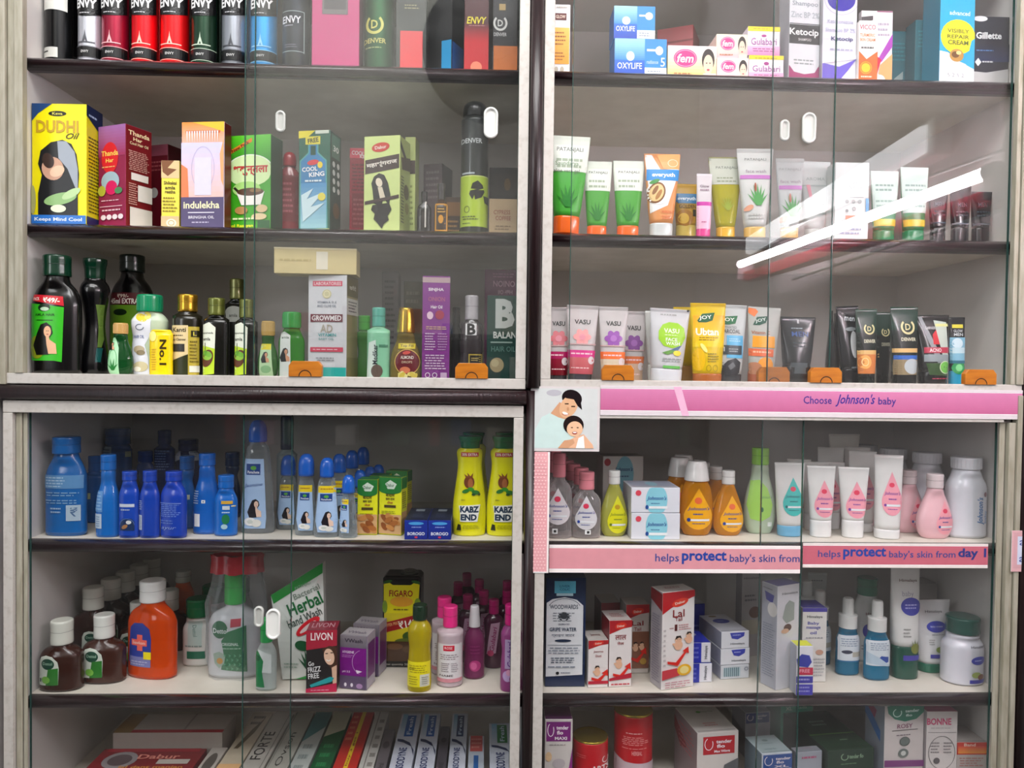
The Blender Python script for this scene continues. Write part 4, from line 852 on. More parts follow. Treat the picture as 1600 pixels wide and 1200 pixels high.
g = carton('baby_oil_carton', 'tall white carton with red bands and a turquoise foot', 'carton', '3', .035, (481, 541, 430, 588), '#d8dade',
       [('r', 488, 439, 534, 447, '#d8506a'), ('t', 'LABORATORIES', 511, 443, 42, 5, '#f4dfe2'), ('e', 510, 459, 7, 7, '#d6d0a4'), ('o', 510, 459, 5, 5, 1, '#efe9c4'), ('t', 'VITAMIN A, D, E', 510, 472, 30, 4, '#6a7486'), ('t', 'AND OLIVE OIL', 510, 477.5, 30, 4, '#6a7486'), ('r', 485, 490, 535, 502, '#6a1a30'), ('t', 'GROWMED', 510, 496, 46, 8, '#f2eeee', 0, .02),
        ('t', 'AD', 510, 512, 19, 12, '#a8a08c', 0, .01), ('t', 'VITAMIN', 511, 522, 28, 5, '#4aa8a8'), ('t', 'BABY OIL', 510, 528, 24, 3.5, '#7aa8a8'), ('r', 485, 541, 536, 548, '#d2405c'), ('l', 487, 543, 534, 546, 1, '#f0c4cc'), ('l', 494, 556, 528, 563, 2, '#8c8c90'), ('r', 481, 572, 541, 588, '#1fb5ac')], rot=-8, sx=558, side='#a59a6a', top='#cfcac0',
       R=[('r', 0, 0, 1, .2, '#6a6234'), ('t', 'खरीदें', .5, .11, .6, .05, '#e8e4d0', 0, .02), ('r', 0, .22, 1, .38, '#d8d8cc'), ('l', .1, .24, .9, .36, 4, '#555'), ('r', 0, .8, 1, 1, '#8c8450')])
carton('oil_carton', 'wide cream carton lying across the top of the tall white carton', 'carton', '3', .03, (428, 557, 386, 421), '#dbcb96', [('r', 494, 391, 512, 415, '#eee8d2'), ('l', 436, 400, 486, 406, 1, '#c8b780'), ('r', 428, 386, 557, 388, '#e8dcb4')], dep=.05, on=g, rot=2, top='#e3d6ac')
bottle('hair_oil_bottle', 'slim clear green bottle with lime cap beside the white carton', 'bottle', '3', .04, (548, 577, 490, 588), 'hour', '#5fae52', cap=(552, 572, 514, 'flip', '#46b43a'), tr=.7, fin='liquid', grp=G3)
bottle('lice_oil_bottle', 'pale mint bottle with teal cap and sideways lettering', 'bottle', '3', .035, (573, 609, 481, 588), 'straight', '#8fd4ac', cap=(582, 603, 511, 'flip', '#58b4a0'), tr=.55, grp=G3, art=[('p', [(577, 534), (588, 530), (590, 586), (574, 586)], '#dff0e6'), ('t', 'Mediker', 587, 552, 30, 8, '#1c2a30', -90, .02), ('r', 593, 537, 606, 541, '#4a8a6a'), ('e', 590, 577, 9, 10, '#6a5a50')])
bottle('almond_oil_bottle', 'clear bell shaped bottle with brass cap and maroon almond label', 'bottle', '3', .03, (607, 656, 481, 588), 'slope', '#a8924a', cap=(619, 648, 520, 'cone', '#cba53c'), capfin='gold', tr=.6, fin='liquid', grp=G3,
       art=[('r', 621, 535, 647, 543, '#dcc832'), ('t', 'Top Fill', 634, 539, 20, 5, '#4a3a0c'), ('e', 635, 563, 19, 19, '#6d1420'), ('o', 635, 563, 19.5, 19.5, 1.3, '#d8b25a'), ('e', 634, 549, 6, 2.5, '#d8544a', -8), ('t', 'ALMOND', 635, 556, 20, 5, '#f0e6da', 0, .02), ('t', 'DROPS', 635, 563, 16, 3.5, '#e0c8a8'), ('e', 632, 575, 8, 5, '#e0805a')]+almonds(622, 580, 650, 585, 8, 6, ('#e8dc7c', '#d8c452', '#f0e8a0')))
carton('hair_oil_carton', 'tall purple onion oil carton with white print', 'carton', '3', .03, (659, 702, 431, 588), '#84308c', [('r', 659, 433, 702, 441, '#b9a0a4'), ('t', 'SINJHA', 680, 452, 24, 6, '#efe4ee', 0, .03), ('t', 'ONION', 681, 466, 26, 7, '#b86a8a', 0, .01), ('t', 'Hair Oil', 681, 478, 18, 5, '#f3ecf3', 0, .02), ('e', 671, 491, 5, 6, '#e6c8d8'), ('e', 686, 490, 7, 7, '#a4324e'), ('l', 663, 507, 699, 513, 2, '#d8b48c'), ('l', 663, 517, 680, 545, 7, '#d9bfd9'), ('l', 683, 517, 699, 545, 7, '#b890bc'), ('l', 663, 550, 699, 574, 6, '#d9bfd9'), ('o', 668, 582, 4, 4, 1, '#e9dcea'), ('o', 679, 582, 4, 4, 1, '#e9dcea'), ('r', 688, 578, 698, 587, '#cdb0d0')], rot=4, dep=.038, side='#5a1c62', top='#9a7a9c')
carton('stand_in_carton', 'narrow grey white box added for a glass reflection, back row near the mint bottle', 'carton', '3', .2, (596, 622, 425, 560), '#8d8a88', [('l', 600, 434, 618, 520, 12, '#5e5a5c')], dep=.04)  # two dim boxes added in place of reflections in the glass
carton('stand_in_carton', 'olive box added for a glass reflection, back row behind the brass capped bottle', 'carton', '3', .2, (630, 662, 440, 560), '#6c6a50', [('l', 633, 450, 658, 470, 2, '#a09c80')], dep=.04)
bottle('hair_serum_bottle', 'clear bottle with black foot and a large B on its sleeve', 'bottle', '3', .045, (719, 753, 462, 588), 'straight', '#3a3436', cap=(727, 748, 500, 'flip', '#b8b4b8'), tr=.7, fin='film', grp=G3, art=[('r', 727, 504, 744, 522, '#f0f0f0'), ('t', 'B', 736, 513, 13, 17, '#1a1a1c', 0, .04), ('r', 732, 550, 753, 566, '#b09a3c'), ('r', 734, 552, 751, 564, '#191612'), ('l', 736, 555, 749, 561, 2, '#c8b060'), ('r', 719, 530, 753, 548, '#2a2024')])
bottle('hair_serum_bottle', 'short black bottle between the purple carton and the B sleeve', 'bottle', '3', .08, (702, 722, 480, 587), 'shoulder', '#100f10', cap=(706, 718, 505, 'flip', '#191819'), tr=.7, grp=G3)
p = carton('hair_oil_pouch', 'dark green hair oil box with a large white B', 'carton', '3', .05, (760, 812, 462, 588), '#0d4038', [('t', 'B', 788, 489, 30, 44, '#c9cfcb', 0, .05), ('t', 'BALAN', 788, 521, 36, 10, '#d9ded8', 0, .03), ('r', 766, 531, 800, 533, '#9fb8ae'), ('t', 'HAIR OIL', 786, 542, 38, 8, '#5f8a80', 0, .01), ('e', 776, 566, 11, 11, '#a89a72'), ('e', 773, 563, 6, 6, '#c2b68c')], dep=.05, fin='gloss')
carton('hair_oil_carton', 'magenta carton stored upside down behind the dark green box', 'carton', '3', .16, (756, 806, 421, 580), '#7c1c60', [('t', 'ONION', 786, 442, 34, 9, '#e6b0cc', 180, .02), ('l', 768, 426, 802, 434, 2, '#c880ac'), ('t', 'Hair Oil', 788, 454, 22, 6, '#e6b0cc', 180, .02)], dep=.05, on=None)
# ================================================================ right cabinet, shelf 1
carton('cream_carton', 'slim white and orange cream carton at the dividing post', 'carton', '1', .05, (862, 890, 7, 111), '#e9e8ea', [('r', 866, 20, 884, 30, '#5c1410'), ('t', 'GLOW', 875, 25, 15, 5, '#f0d8c8', 0, .02), ('g', 862, 41, 889, 94, '#f6c25c', '#eda03a'), ('l', 866, 46, 884, 68, 4, '#a8642a'), ('l', 866, 76, 882, 90, 3, '#a8642a'), ('e', 869, 102, 3, 4, '#b8b0a0'), ('e', 878, 102, 3, 4, '#b8b0a0'), ('l', 868, 10, 886, 13, 1, '#b8b0a0')], dep=.03)
def oxy(x0, y0, x1, y1, split_):
    h = y1-y0
    return [('g', x0, y0, split_, y0+h*.55, '#9fdcec', '#2f86d8'), ('g', x0, y0+h*.55, split_, y1, '#2468d0', '#0f3fb4'), ('e', (x0+split_)/2+1, y0+h*.45, 6.5, 6.5, '#cfeef6'), ('e', (x0+split_)/2, y0+h*.43, 4, 4, '#f2fbfd'), ('r', split_, y0, x1, y1, '#2a8ad6'), ('t', 'OXYLIFE', (x0+split_)/2, y0+h*.7, (split_-x0)*.82, h*.16, '#eef4fc', 0, .01),
            ('e', split_+(x1-split_)*.66, y0+h*.3, 6, 6, '#e6eff4'), ('r', split_+3, y0+h*.26, split_+(x1-split_)*.6, y0+h*.32, '#d4e6f2'), ('r', split_, y0+h*.74, x1, y1, '#e6eaee'), ('l', split_+3, y0+h*.8, x1-4, y0+h*.95, 2, '#8a98a8')]
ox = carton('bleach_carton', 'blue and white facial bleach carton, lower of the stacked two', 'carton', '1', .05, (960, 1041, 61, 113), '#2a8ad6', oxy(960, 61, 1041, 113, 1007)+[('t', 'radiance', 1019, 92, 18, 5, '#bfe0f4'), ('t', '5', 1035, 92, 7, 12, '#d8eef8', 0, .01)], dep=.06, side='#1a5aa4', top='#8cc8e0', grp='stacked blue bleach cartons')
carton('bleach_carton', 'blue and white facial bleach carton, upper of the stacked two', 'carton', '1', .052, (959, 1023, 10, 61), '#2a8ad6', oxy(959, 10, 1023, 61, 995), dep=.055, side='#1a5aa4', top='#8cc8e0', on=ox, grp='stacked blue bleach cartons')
carton('soap_carton', 'dusty red lidded box set askew behind the bleach cartons', 'carton', '1', .15, (1026, 1082, 38, 113), '#a84a50', [('r', 1026, 52, 1082, 54, '#7c2c32')], rot=-24, sx=1092, dep=.07, side='#8c3a42', top='#b05c60')
def fem(x0, y0, x1, y1, c0='#f4d060', c1='#f8e9ee'):
    w_, h = x1-x0, y1-y0; hx = x1-w_*.17
    return [('g', x0, y0, x1, y1, c1, c0), ('e', x0+w_*.36, y0+h*.38, w_*.24, h*.28, '#dc2f84'), ('o', x0+w_*.36, y0+h*.38, w_*.22, h*.25, .7, '#f6b8d4'), ('t', 'fem', x0+w_*.36, y0+h*.38, w_*.34, h*.26, '#fdf2f6', 0, .02, .2), ('e', hx, y0+h*.42, w_*.13, h*.34, '#2c211f'), ('e', hx, y0+h*.56, w_*.1, h*.3, '#eccbb4'), ('r', hx-w_*.1, y0+h*.82, x1, y1, '#f0d8c8'),
            ('r', hx-w_*.05, y0+h*.5, hx-w_*.02, y0+h*.53, '#3a2420'), ('r', hx+w_*.02, y0+h*.5, hx+w_*.05, y0+h*.53, '#3a2420'), ('e', hx, y0+h*.72, w_*.03, h*.03, '#c0485a'), ('l', x0+w_*.1, y0+h*.8, x0+w_*.6, y0+h*.9, 1, '#b07a50')]
carton('bleach_carton', 'yellow cream carton with pink oval and woman face, wide one', 'carton', '1', .05, (1043, 1119, 72, 116), '#f2dfa0', fem(1043, 72, 1119, 116), dep=.06, grp='pink oval bleach cartons')
fa = carton('bleach_carton', 'small pink oval carton with woman face, under its twin', 'carton', '1', .05, (1120, 1169, 91, 117), '#f2d8d8', fem(1120, 91, 1169, 117, '#f0b8c0', '#fbeee0'), dep=.06, grp='pink oval bleach cartons')
carton('bleach_carton', 'small pink oval carton with woman face, on top of its twin', 'carton', '1', .055, (1119, 1167, 54, 92), '#f2d8d8', fem(1119, 54, 1167, 92, '#f0b8c0', '#fbf0c8'), dep=.055, on=fa, grp='pink oval bleach cartons')
def gul(x0, y0, x1, y1):
    w_, h = x1-x0, y1-y0
    return [('r', x0, y0, x1, y0+h*.16, '#ecd820'), ('l', x0+8, y0+2, x1-10, y0+5, 1, '#b09a20'), ('e', x0+w_*.5, y0+h*.32, 4, 2, '#a43a86'), ('t', 'Gulabari', x0+w_*.5, y0+h*.52, w_*.8, h*.24, '#a05a9c', 0, .005), ('g', x0, y0+h*.68, x1, y1, '#eab4d4', '#e486b8'), ('l', x0+6, y0+h*.74, x1-6, y0+h*.9, 2, '#a8508c')]
ga = carton('face_pack_carton', 'white carton with yellow band and lilac script, lower one', 'carton', '1', .05, (1170, 1224, 87, 118), '#efe6ee', gul(1170, 87, 1224, 118), dep=.06, grp='yellow banded rose cartons')
carton('face_pack_carton', 'white carton with yellow band and lilac script, upper one', 'carton', '1', .052, (1168, 1218, 42, 87), '#efe6ee', gul(1168, 42, 1218, 87), dep=.055, on=ga, grp='yellow banded rose cartons')
carton('shampoo_carton', 'tall white carton with black name band and magenta foot', 'carton', '1', .05, (1234, 1281, -60, 119), '#dcdde2', [('t', 'Shampoo', 1258, 2, 40, 9, '#8f98a0'), ('t', 'Zinc BP 2%', 1258, 18, 44, 9, '#a8b0b6'), ('r', 1232, 33, 1284, 62, '#2c2c2e'), ('t', 'Ketocip', 1257, 45, 45, 13, '#f2f2f2', 0, .02), ('t', 'SHAMPOO', 1258, 55, 20, 4, '#c8c8c8'), ('r', 1232, 31, 1284, 32, '#55555a'), ('p', [(1266, 70), (1276, 66), (1278, 74), (1270, 80), (1264, 76)], '#3c3c54'), ('l', 1241, 85, 1276, 96, 2, '#8f9898'),
       ('r', 1232, 95, 1284, 119, '#a0306a'), ('p', [(1232, 62), (1284, 62), (1284, 92), (1274, 104), (1258, 107), (1242, 104), (1232, 94)], '#dcdde2'), ('l', 1241, 84, 1276, 94, 2, '#8f9898')], rot=6, dep=.04, side='#a8a8ae')
carton('shampoo_carton', 'tall white carton with indigo circle and violet sweep foot', 'carton', '1', .045, (1286, 1339, -60, 122), '#dddde8', [('e', 1314, -4, 22, 18, '#3a2fa0'), ('o', 1314, -4, 27, 24, 1, '#b8b8cc'), ('t', 'Ketoconazole', 1313, 30, 40, 6, '#a8a8c0'), ('t', 'Shampoo BP 2%', 1313, 44, 46, 8, '#b0b0cc'), ('t', 'Ketocip', 1316, 57, 34, 8, '#3a3a72', 0, .02), ('l', 1296, 70, 1336, 76, 1, '#a8a8c0'), ('p', [(1286, 94), (1312, 99), (1339, 86), (1326, 104), (1312, 121), (1286, 121)], '#6a5ac4'), ('p', [(1286, 95), (1339, 86), (1339, 80), (1286, 88)], '#e4e4ee'), ('t', 'Cipla', 1324, 119, 16, 4, '#3a3a50')], dep=.04, rot=3, side='#a8a8ae')
carton('cream_carton', 'orange and white cream carton with sun print before a taller pack', 'carton', '1', .04, (1337, 1366, 32, 123), '#f2ece6', [('t', 'VICCO', 1350, 42, 25, 7, '#b84a6a', 0, .01), ('t', 'TURMERIC', 1350, 54, 24, 5, '#e08a5a'), ('t', 'SKIN CREAM', 1350, 61, 24, 5, '#e08a5a'), ('l', 1339, 70, 1360, 76, 1, '#666'), ('p', [(1337, 78), (1349, 90), (1366, 78), (1366, 123), (1337, 123)], '#f2672a'), ('e', 1348, 103, 7, 7, '#f5c02a'), ('o', 1348, 103, 9.5, 9.5, 1.4, '#f5a02a'), ('l', 1340, 114, 1358, 119, 1, '#fbdcc0')], dep=.025)
carton('cream_carton', 'white hanging pack with purple tube and peach print', 'carton', '1', .07, (1344, 1393, 17, 123), '#eee6ea', [('p', [(1344, 26), (1362, 24), (1362, 30), (1344, 34)], '#4a4448'), ('r', 1368, 17, 1392, 19, '#96607a'), ('l', 1369, 32, 1388, 54, 3, '#b0a8b8'), ('p', [(1393, 48), (1372, 82), (1376, 88), (1393, 66)], '#a33cb0'), ('p', [(1366, 78), (1376, 84), (1370, 104), (1366, 106)], '#c81f3c'), ('p', [(1393, 76), (1374, 92), (1372, 104), (1393, 122)], '#e6a468'), ('e', 1374, 114, 9, 9, '#f0e8ec'), ('e', 1371, 115, 5, 3, '#b478b8')], dep=.012)
for i, (xs, xe, yt, Y) in enumerate(((1398, 1436, 36, .09), (1440, 1464, 22, .065))):
    carton('shampoo_carton', ('long deep teal carton seen from its side, shorter one', 'long deep teal carton seen from its side, beside the cyan carton')[i], 'carton', '1', Y, (xs, xe, yt, 124), '#14606c', [('p', [(xs+14, 98), (xs+28, 88), (xs+28, 98), (xs+14, 108)], '#8fa2a2'), ('l', xs+4, yt+14, xe-4, yt+40, 5, '#1d7a84')], dep=.035, side='#0b5560', top='#0f6a74', grp='deep teal cartons')
carton('hair_removal_carton', 'tall cyan and white carton with a yellow disc', 'carton', '1', .035, (1467, 1521, -40, 127), '#1aa6d6', [('t', 'advanced', 1497, 18, 32, 7, '#cfeef8', 0, .02), ('e', 1495, 55, 27, 27, '#f0e410'), ('p', [(1465, 78), (1480, 80), (1495, 92), (1516, 100), (1521, 104), (1521, 127), (1465, 127)], '#e6ecee'), ('p', [(1516, 60), (1521, 56), (1521, 104), (1508, 98)], '#1aa6d6'), ('t', 'VISIBLY', 1495, 46, 34, 6, '#5c6a20'), ('t', 'REPAIR', 1495, 55, 34, 6, '#5c6a20'), ('t', 'CREAM', 1495, 64, 32, 7, '#5c6a20', 0, .02), ('e', 1493, 84, 11, 10, '#b98a3c'), ('e', 1491, 83, 6, 5, '#6a4418'), ('e', 1496, 80, 4, 3, '#e6cf8a'), ('t', '5 2 5 2', 1492, 115, 26, 6, '#9aa0a4')], rot=5, dep=.05, side='#0a6f88')
carton('shaving_carton', 'dark navy carton with silver logo and grey white foot', 'carton', '1', .05, (1521, 1580, 26, 128), '#101828', [('p', [(1521, 106), (1545, 108), (1580, 102), (1580, 128), (1521, 128)], '#b8b8b8'), ('t', 'Gillette', 1548, 54, 40, 10, '#e6e8ea', 0, .03), ('g', 1522, 66, 1580, 92, '#101828', '#152850'), ('l', 1528, 74, 1556, 78, 1, '#4a78b0'), ('p', [(1527, 93), (1532, 87), (1537, 93), (1532, 99)], '#e6e8ea'), ('l', 1538, 90, 1560, 95, 1, '#c8ccd0'), ('e', 1534, 30, 11, 4, '#d8dadd')], rot=0, dep=.05, top='#3a4048')
# ================================================================ right cabinet, shelf 2: tubes
G = 'face care tubes on the middle shelf'
def aloe(label, x0, x1, yt, cx0, cx1, cy, col='#4fae3a', Y=.05, big=False):
    c = (x0+x1)/2; w2 = x1-x0; g = cy
    A = [('r', x0, yt, x1, g-(g-yt)*.56, '#d9dfd4'), ('t', 'PATANJALI', c, yt+(g-yt)*.17, w2*.66, 5 if not big else 8, '#4a4f4a'), ('l', c-w2*.34, yt+(g-yt)*.26, c+w2*.34, yt+(g-yt)*.42, 2, '#9aa890')]
    if big: A += [('t', 'Saundarya', c-4, yt+44, 36, 8, '#4a7a3c', 0, 0), ('t', 'aloe vera gel', c-4, yt+56, 40, 8, '#5a6a50', 0, 0)]
    A += leaves(c-1, g-(g-yt)*.12, (g-yt)*.28, '#1f7a22', 6)
    return tube('aloe_gel_tube', label, 'tube', '2', Y, (x0, x1, yt, 365), col, (cx0, cx1, cy, '#e8641c'), A, grp=G, crimp='#d9dfd4')
aloe('large green aloe gel tube with orange cap, cut by the frame strip', 858, 921, 214, 864, 904, 341, '#4cb43c', .03, True)
aloe('small green aloe gel tube with orange cap, next to the large one', 911, 955, 253, 917, 947, 355, Y=.045)
aloe('small green aloe gel tube with orange cap, next to the peach scrub tube', 956, 1005, 252, 964, 997, 355, Y=.045)
tube('face_scrub_tube', 'peach and white walnut scrub tube with blue name band', 'tube', '2', .04, (1004, 1061, 241, 366), '#f0a564', (1015, 1050, 351, '#c8cccc'),
     [('p', [(1005, 243), (1016, 243), (1030, 266), (1061, 268), (1061, 266), (1061, 262), (1040, 320), (1014, 332), (1012, 300)], '#e9e6e4'), ('p', [(1024, 243), (1061, 241), (1061, 264), (1034, 264)], '#f0a564'), ('o', 1049, 255, 8, 6, 1, '#f8d8b8'), ('r', 1008, 265, 1059, 282, '#2a8ad0'), ('t', 'everyuth', 1034, 274, 36, 8, '#f4f6f8', 0, .03),
      ('e', 1026, 301, 18, 18, '#f2efec'), ('e', 1023, 301, 13, 17, '#7a4a1c', 25), ('e', 1023, 301, 10.5, 14, '#e0c084', 25), ('e', 1021, 297, 3, 8, '#8c5a2a', 30), ('e', 1026, 304, 3, 9, '#a8743a', 30), ('e', 1020, 284, 8, 3, '#3c8a3a', -20), ('t', 'WALNUT', 1040, 330, 20, 4, '#d86a3c'), ('l', 1030, 335, 1048, 342, 2, '#d87a4c')], grp=G, crimp='#f0a564')
tube('face_scrub_tube', 'golden scrub tube half hidden between peach and pink tubes', 'tube', '2', .1, (1052, 1092, 288, 364), '#c89a1c', (1056, 1086, 354, '#d8c060'),
     [('r', 1054, 301, 1088, 314, '#2a6fa0'), ('t', 'everyuth', 1071, 308, 28, 6, '#e6eef4', 0, .02), ('t', 'GOLDEN', 1072, 318, 26, 5, '#5a3c0c'), ('e', 1068, 333, 13, 11, '#a8741c'), ('e', 1066, 334, 8, 7, '#e0b848'), ('r', 1080, 322, 1085, 331, '#2a2410')], grp=G)
tube('face_cream_tube', 'small white tube with magenta band and pink cap', 'tube', '2', .035, (1087, 1111, 272, 367), '#e6dfe4', (1088, 1109, 355, '#d8408c'), [('r', 1088, 315, 1110, 321, '#c0309c'), ('r', 1088, 321, 1110, 356, '#e8b8d0'), ('t', 'Glow', 1099, 291, 14, 4, '#7a6070'), ('l', 1092, 294, 1106, 300, 1, '#9a8090'), ('l', 1094, 344, 1102, 348, 1, '#b04a80')], grp=G)
aloe2 = tube('aloe_gel_tube', 'clear yellow gel tube with pale crimp and yellow cap', 'tube', '2', .045, (1106, 1160, 245, 366), '#c8c22c', (1121, 1149, 356, '#d8a832'), [('r', 1107, 247, 1159, 286, '#b8bcae'), ('t', 'PATANJALI', 1134, 261, 34, 5, '#6a7068'), ('l', 1118, 274, 1150, 284, 2, '#8c947c')]+leaves(1134, 325, 22, '#8a9a1c', 6), fin='liquid', grp=G, crimp='#c2c6ba')
def wash(label, x0, x1, yt, cx0, cx1, Y=.05, muted=False):
    c = (x0+x1)/2; q = '#8a8f8c' if not muted else '#b0b4b4'  # the low-contrast copy carries the lamp's reflected haze in its colours
    return tube('face_wash_tube', label, 'tube', '2', Y, (x0, x1, yt, 369), '#dcdedb' if not muted else '#cfd4d4', (cx0, cx1, 357, '#d8b060'),
        [('t', 'PATANJALI', c, yt+17, 34, 5, q), ('t', 'face wash', c, yt+35, 32, 5, '#a89aa8'), ('r', x0+5, yt+41, x1-5, yt+47, '#b870b8')]+leaves(c+2, yt+88, 34, '#4a9a4c', 7)+[('e', c-2, yt+60, 1.8, 7, '#9a4a28'), ('e', c-12, yt+92, 7, 4, '#d89a7a', -30), ('l', c-14, yt+100, c+14, yt+110, 2, '#b8b8b4')], grp=G, crimp='#e0e2e0')
wash('white face wash tube with lilac stripe and reed plant print, before the pane edge', 1148, 1206, 233, 1163, 1195, .035)
wash('white face wash tube with lilac stripe, just past the dark pane edge', 1209, 1254, 248, 1220, 1246, .05, True)
tube('face_wash_tube', 'plain white and pink tube washed out by the lamp reflection', 'tube', '2', .06, (1253, 1302, 249, 369), '#d4d8d8', (1264, 1292, 357, '#c8ccc8'), [('t', 'AROMA', 1277, 275, 30, 5, '#a8b0b0'), ('r', 1256, 284, 1299, 286, '#b0b8b8'), ('p', [(1262, 284), (1268, 284), (1272, 308), (1268, 308)], '#d88a9a'), ('l', 1262, 310, 1294, 330, 3, '#b4bab8')], grp=G)  # the washed-out look is put into its pale colours
carton('face_wash_carton', 'white carton lettered Tone Star with orange and blue accents', 'carton', '2', .05, (1303, 1356, 254, 371), '#c9cecd', [('t', 'One', 1336, 283, 26, 9, '#9aa4a4'), ('t', 'Star', 1336, 292, 24, 9, '#8f9a9a', 0, .01), ('r', 1316, 306, 1348, 307, '#8a9494')]+[('e', 1322+10*i, 313, 3, 3, '#9aa0a0') for i in range(3)]+[('o', 1333, 324, 3, 3, 1, '#8a9090'), ('e', 1322, 327, 2.4, 2.4, '#8a9090'), ('r', 1320, 334, 1336, 346, '#d87a58'), ('r', 1351, 308, 1356, 336, '#3a8ac0'), ('l', 1310, 352, 1346, 364, 2, '#8a8aa8')], dep=.035)
for i, (a, b, yt) in enumerate(((1358, 1402, 268), (1404, 1448, 262))):
    tube('face_wash_tube', ('green gel face wash tube with yellow belt, beside the white carton', 'green gel face wash tube with yellow belt, beside the black tubes')[i], 'tube', '2', .05, (a, b, yt, 372), '#2f8a58', (a+7, b-7, 362, '#2a7a50'),
         [('r', a, yt, b, 330, '#b8ccc4'), ('l', a+6, 286, b-6, 300, 2, '#7a948c'), ('l', a+6, 310, b-6, 324, 2, '#8aa49a'), ('r', a+2, 340, b-2, 350, '#c8b83c')], grp=G)
for i, (a, b, yt, l) in enumerate(((1449, 1480, 296, 'black tube in shade next to the green gel tubes'), (1482, 1516, 290, 'black tube in shade, middle one of the dark trio'), (1518, 1552, 300, 'black tube standing last on the middle shelf'))):
    tube('face_wash_tube', l, 'tube', '2', .055+.01*i, (a, b, yt, 373), '#14181c', (a+5, b-5, 358, '#0c0f12'), [('t', 'MEN', (a+b)/2, 318, 14, 6, '#4a545c'), ('l', a+6, 326, b-6, 336, 2, '#39424a'), ('r', a+4, 344, b-4, 346, '#3a4450')], fin='gloss', grp='black tubes in the shade')
# ================================================================ right cabinet, floor: face wash row
G = 'face wash tubes in the sill row'
def vasu(label, x0, x1, yt, cx0, cx1, band, foot, pcol, Y=.03, cap='#3c3a3c', hair='#e89aa8'):
    c = (x0+x1)/2; w2 = x1-x0
    A = [('t', 'VASU', c, yt+25, w2*.5, 7, '#3a3c3c', 0, .02)]+[('e', c+7*math.cos(a), yt+48+6*math.sin(a), 7, 5, pcol, math.degrees(a)) for a in (0, 1.05, 2.1, 3.14, 4.2, 5.25)]+[('e', c, yt+48, 5, 5, hair), ('r', x0+2, yt+58, x1-2, yt+60, '#c8a8a8'), ('r', x0+3, yt+68, x1-3, yt+79, band), ('l', x0+8, yt+71, x1-8, yt+76, 1, '#f4d0d8'), ('g', x0+4, yt+79, x1-4, yt+104, foot[0], foot[1]), ('l', x0+10, yt+93, x1-10, yt+97, 1, '#e8c8c8'), ('e', x1-11, yt+83, 4.5, 6, '#dcd0d4')]
    return tube('face_wash_tube', label, 'tube', '3', Y, (x0, x1, yt, 592), '#dcd6d6', (cx0, cx1, 580, cap), A, grp=G, crimp='#d0cccc')
vasu('rose printed tube with crimson foot, cut by the frame strip', 852, 892, 480, 858, 886, '#b01a5c', ('#8c1030', '#6a0c18'), '#e0848c', .04)
vasu('rose printed tube with pink foot, second from the frame strip', 886, 936, 478, 890, 926, '#d8408c', ('#c8686c', '#b85058'), '#f0a4a4', .025)
vasu('purple flower tube with orange band, in front of its twin', 932, 978, 480, 938, 970, '#f0763a', ('#d8c8b0', '#c8b898'), '#9a5ab0', .028, hair='#b47ac4')
vasu('purple flower tube with orange band, half behind its twin', 968, 1010, 487, 974, 1002, '#e07a4a', ('#cfae98', '#bfa088'), '#8c549c', .075, hair='#a86cb8')
tube('face_wash_tube', 'plain white tube partly hidden by the lime circle tube', 'tube', '3', .07, (1006, 1040, 486, 592), '#cfd0cc', (1012, 1034, 570, '#c4c6c2'), grp=G)
tube('face_wash_tube', 'white tube with a lime green octagon and lemon print', 'tube', '3', .02, (1016, 1079, 484, 592), '#dedee2', (1018, 1066, 578, '#d4d6dc'),
     [('l', 1032, 491, 1066, 495, 1, '#a8a8a8'), ('r', 1074, 484, 1078, 487, '#2a2a2a'), ('p', [(1036, 508), (1046, 504), (1060, 505), (1070, 512), (1072, 526), (1066, 538), (1052, 543), (1038, 540), (1030, 530), (1030, 518)], '#98cc1c'), ('t', 'VASU', 1050, 517, 24, 7, '#f2f6e6', 0, .02), ('l', 1038, 522, 1064, 525, 1, '#e0f0c0'), ('t', 'FACE', 1050, 530, 18, 5, '#f2f6e6', 0, .02), ('t', 'WASH', 1052, 536, 22, 5, '#f2f6e6', 0, .02),
      ('p', [(1036, 550), (1050, 545), (1062, 542), (1052, 550), (1044, 553)], '#6a9a4a'), ('p', [(1048, 546), (1060, 540), (1066, 538), (1060, 546)], '#3c5a8a'), ('e', 1059, 550, 6, 4, '#e8d02a'), ('l', 1036, 557, 1068, 564, 2, '#9aa0a0'), ('r', 1038, 569, 1064, 573, '#6ab85a')], grp=G, crimp='#e2e2e6')
tube('face_wash_tube', 'yellow tube standing behind the yellow turmeric tube', 'tube', '3', .09, (1050, 1090, 480, 592), '#d8b80c', (1056, 1084, 572, '#b88a4a'), grp=G)
tube('face_wash_tube', 'bright yellow turmeric tube with dark green leaf emblem', 'tube', '3', .022, (1074, 1130, 474, 592), '#f2cf08', (1080, 1124, 584, '#a8602c'),
     [('g', 1078, 492, 1128, 540, '#efa60c', '#f2cf08'), ('p', [(1084, 500), (1092, 490), (1112, 488), (1108, 500), (1098, 503), (1086, 503)], '#0c5a34'), ('t', 'JOY', 1097, 496, 20, 7, '#f2f4ee', -5, .02), ('t', 'Ubtan', 1099, 517, 35, 11, '#f8f4e0', 0, .03), ('l', 1086, 524, 1116, 531, 2, '#9a7a0c'), ('e', 1086, 558, 9, 17, '#e8b808'), ('e', 1093, 541, 3, 8, '#f6ea8a', -35), ('l', 1098, 548, 1116, 563, 4, '#8c7a0c'), ('o', 1100, 571, 4, 5, 1, '#a89008'), ('o', 1110, 571, 4, 5, 1, '#a89008')], grp=G, crimp='#f2cf08')
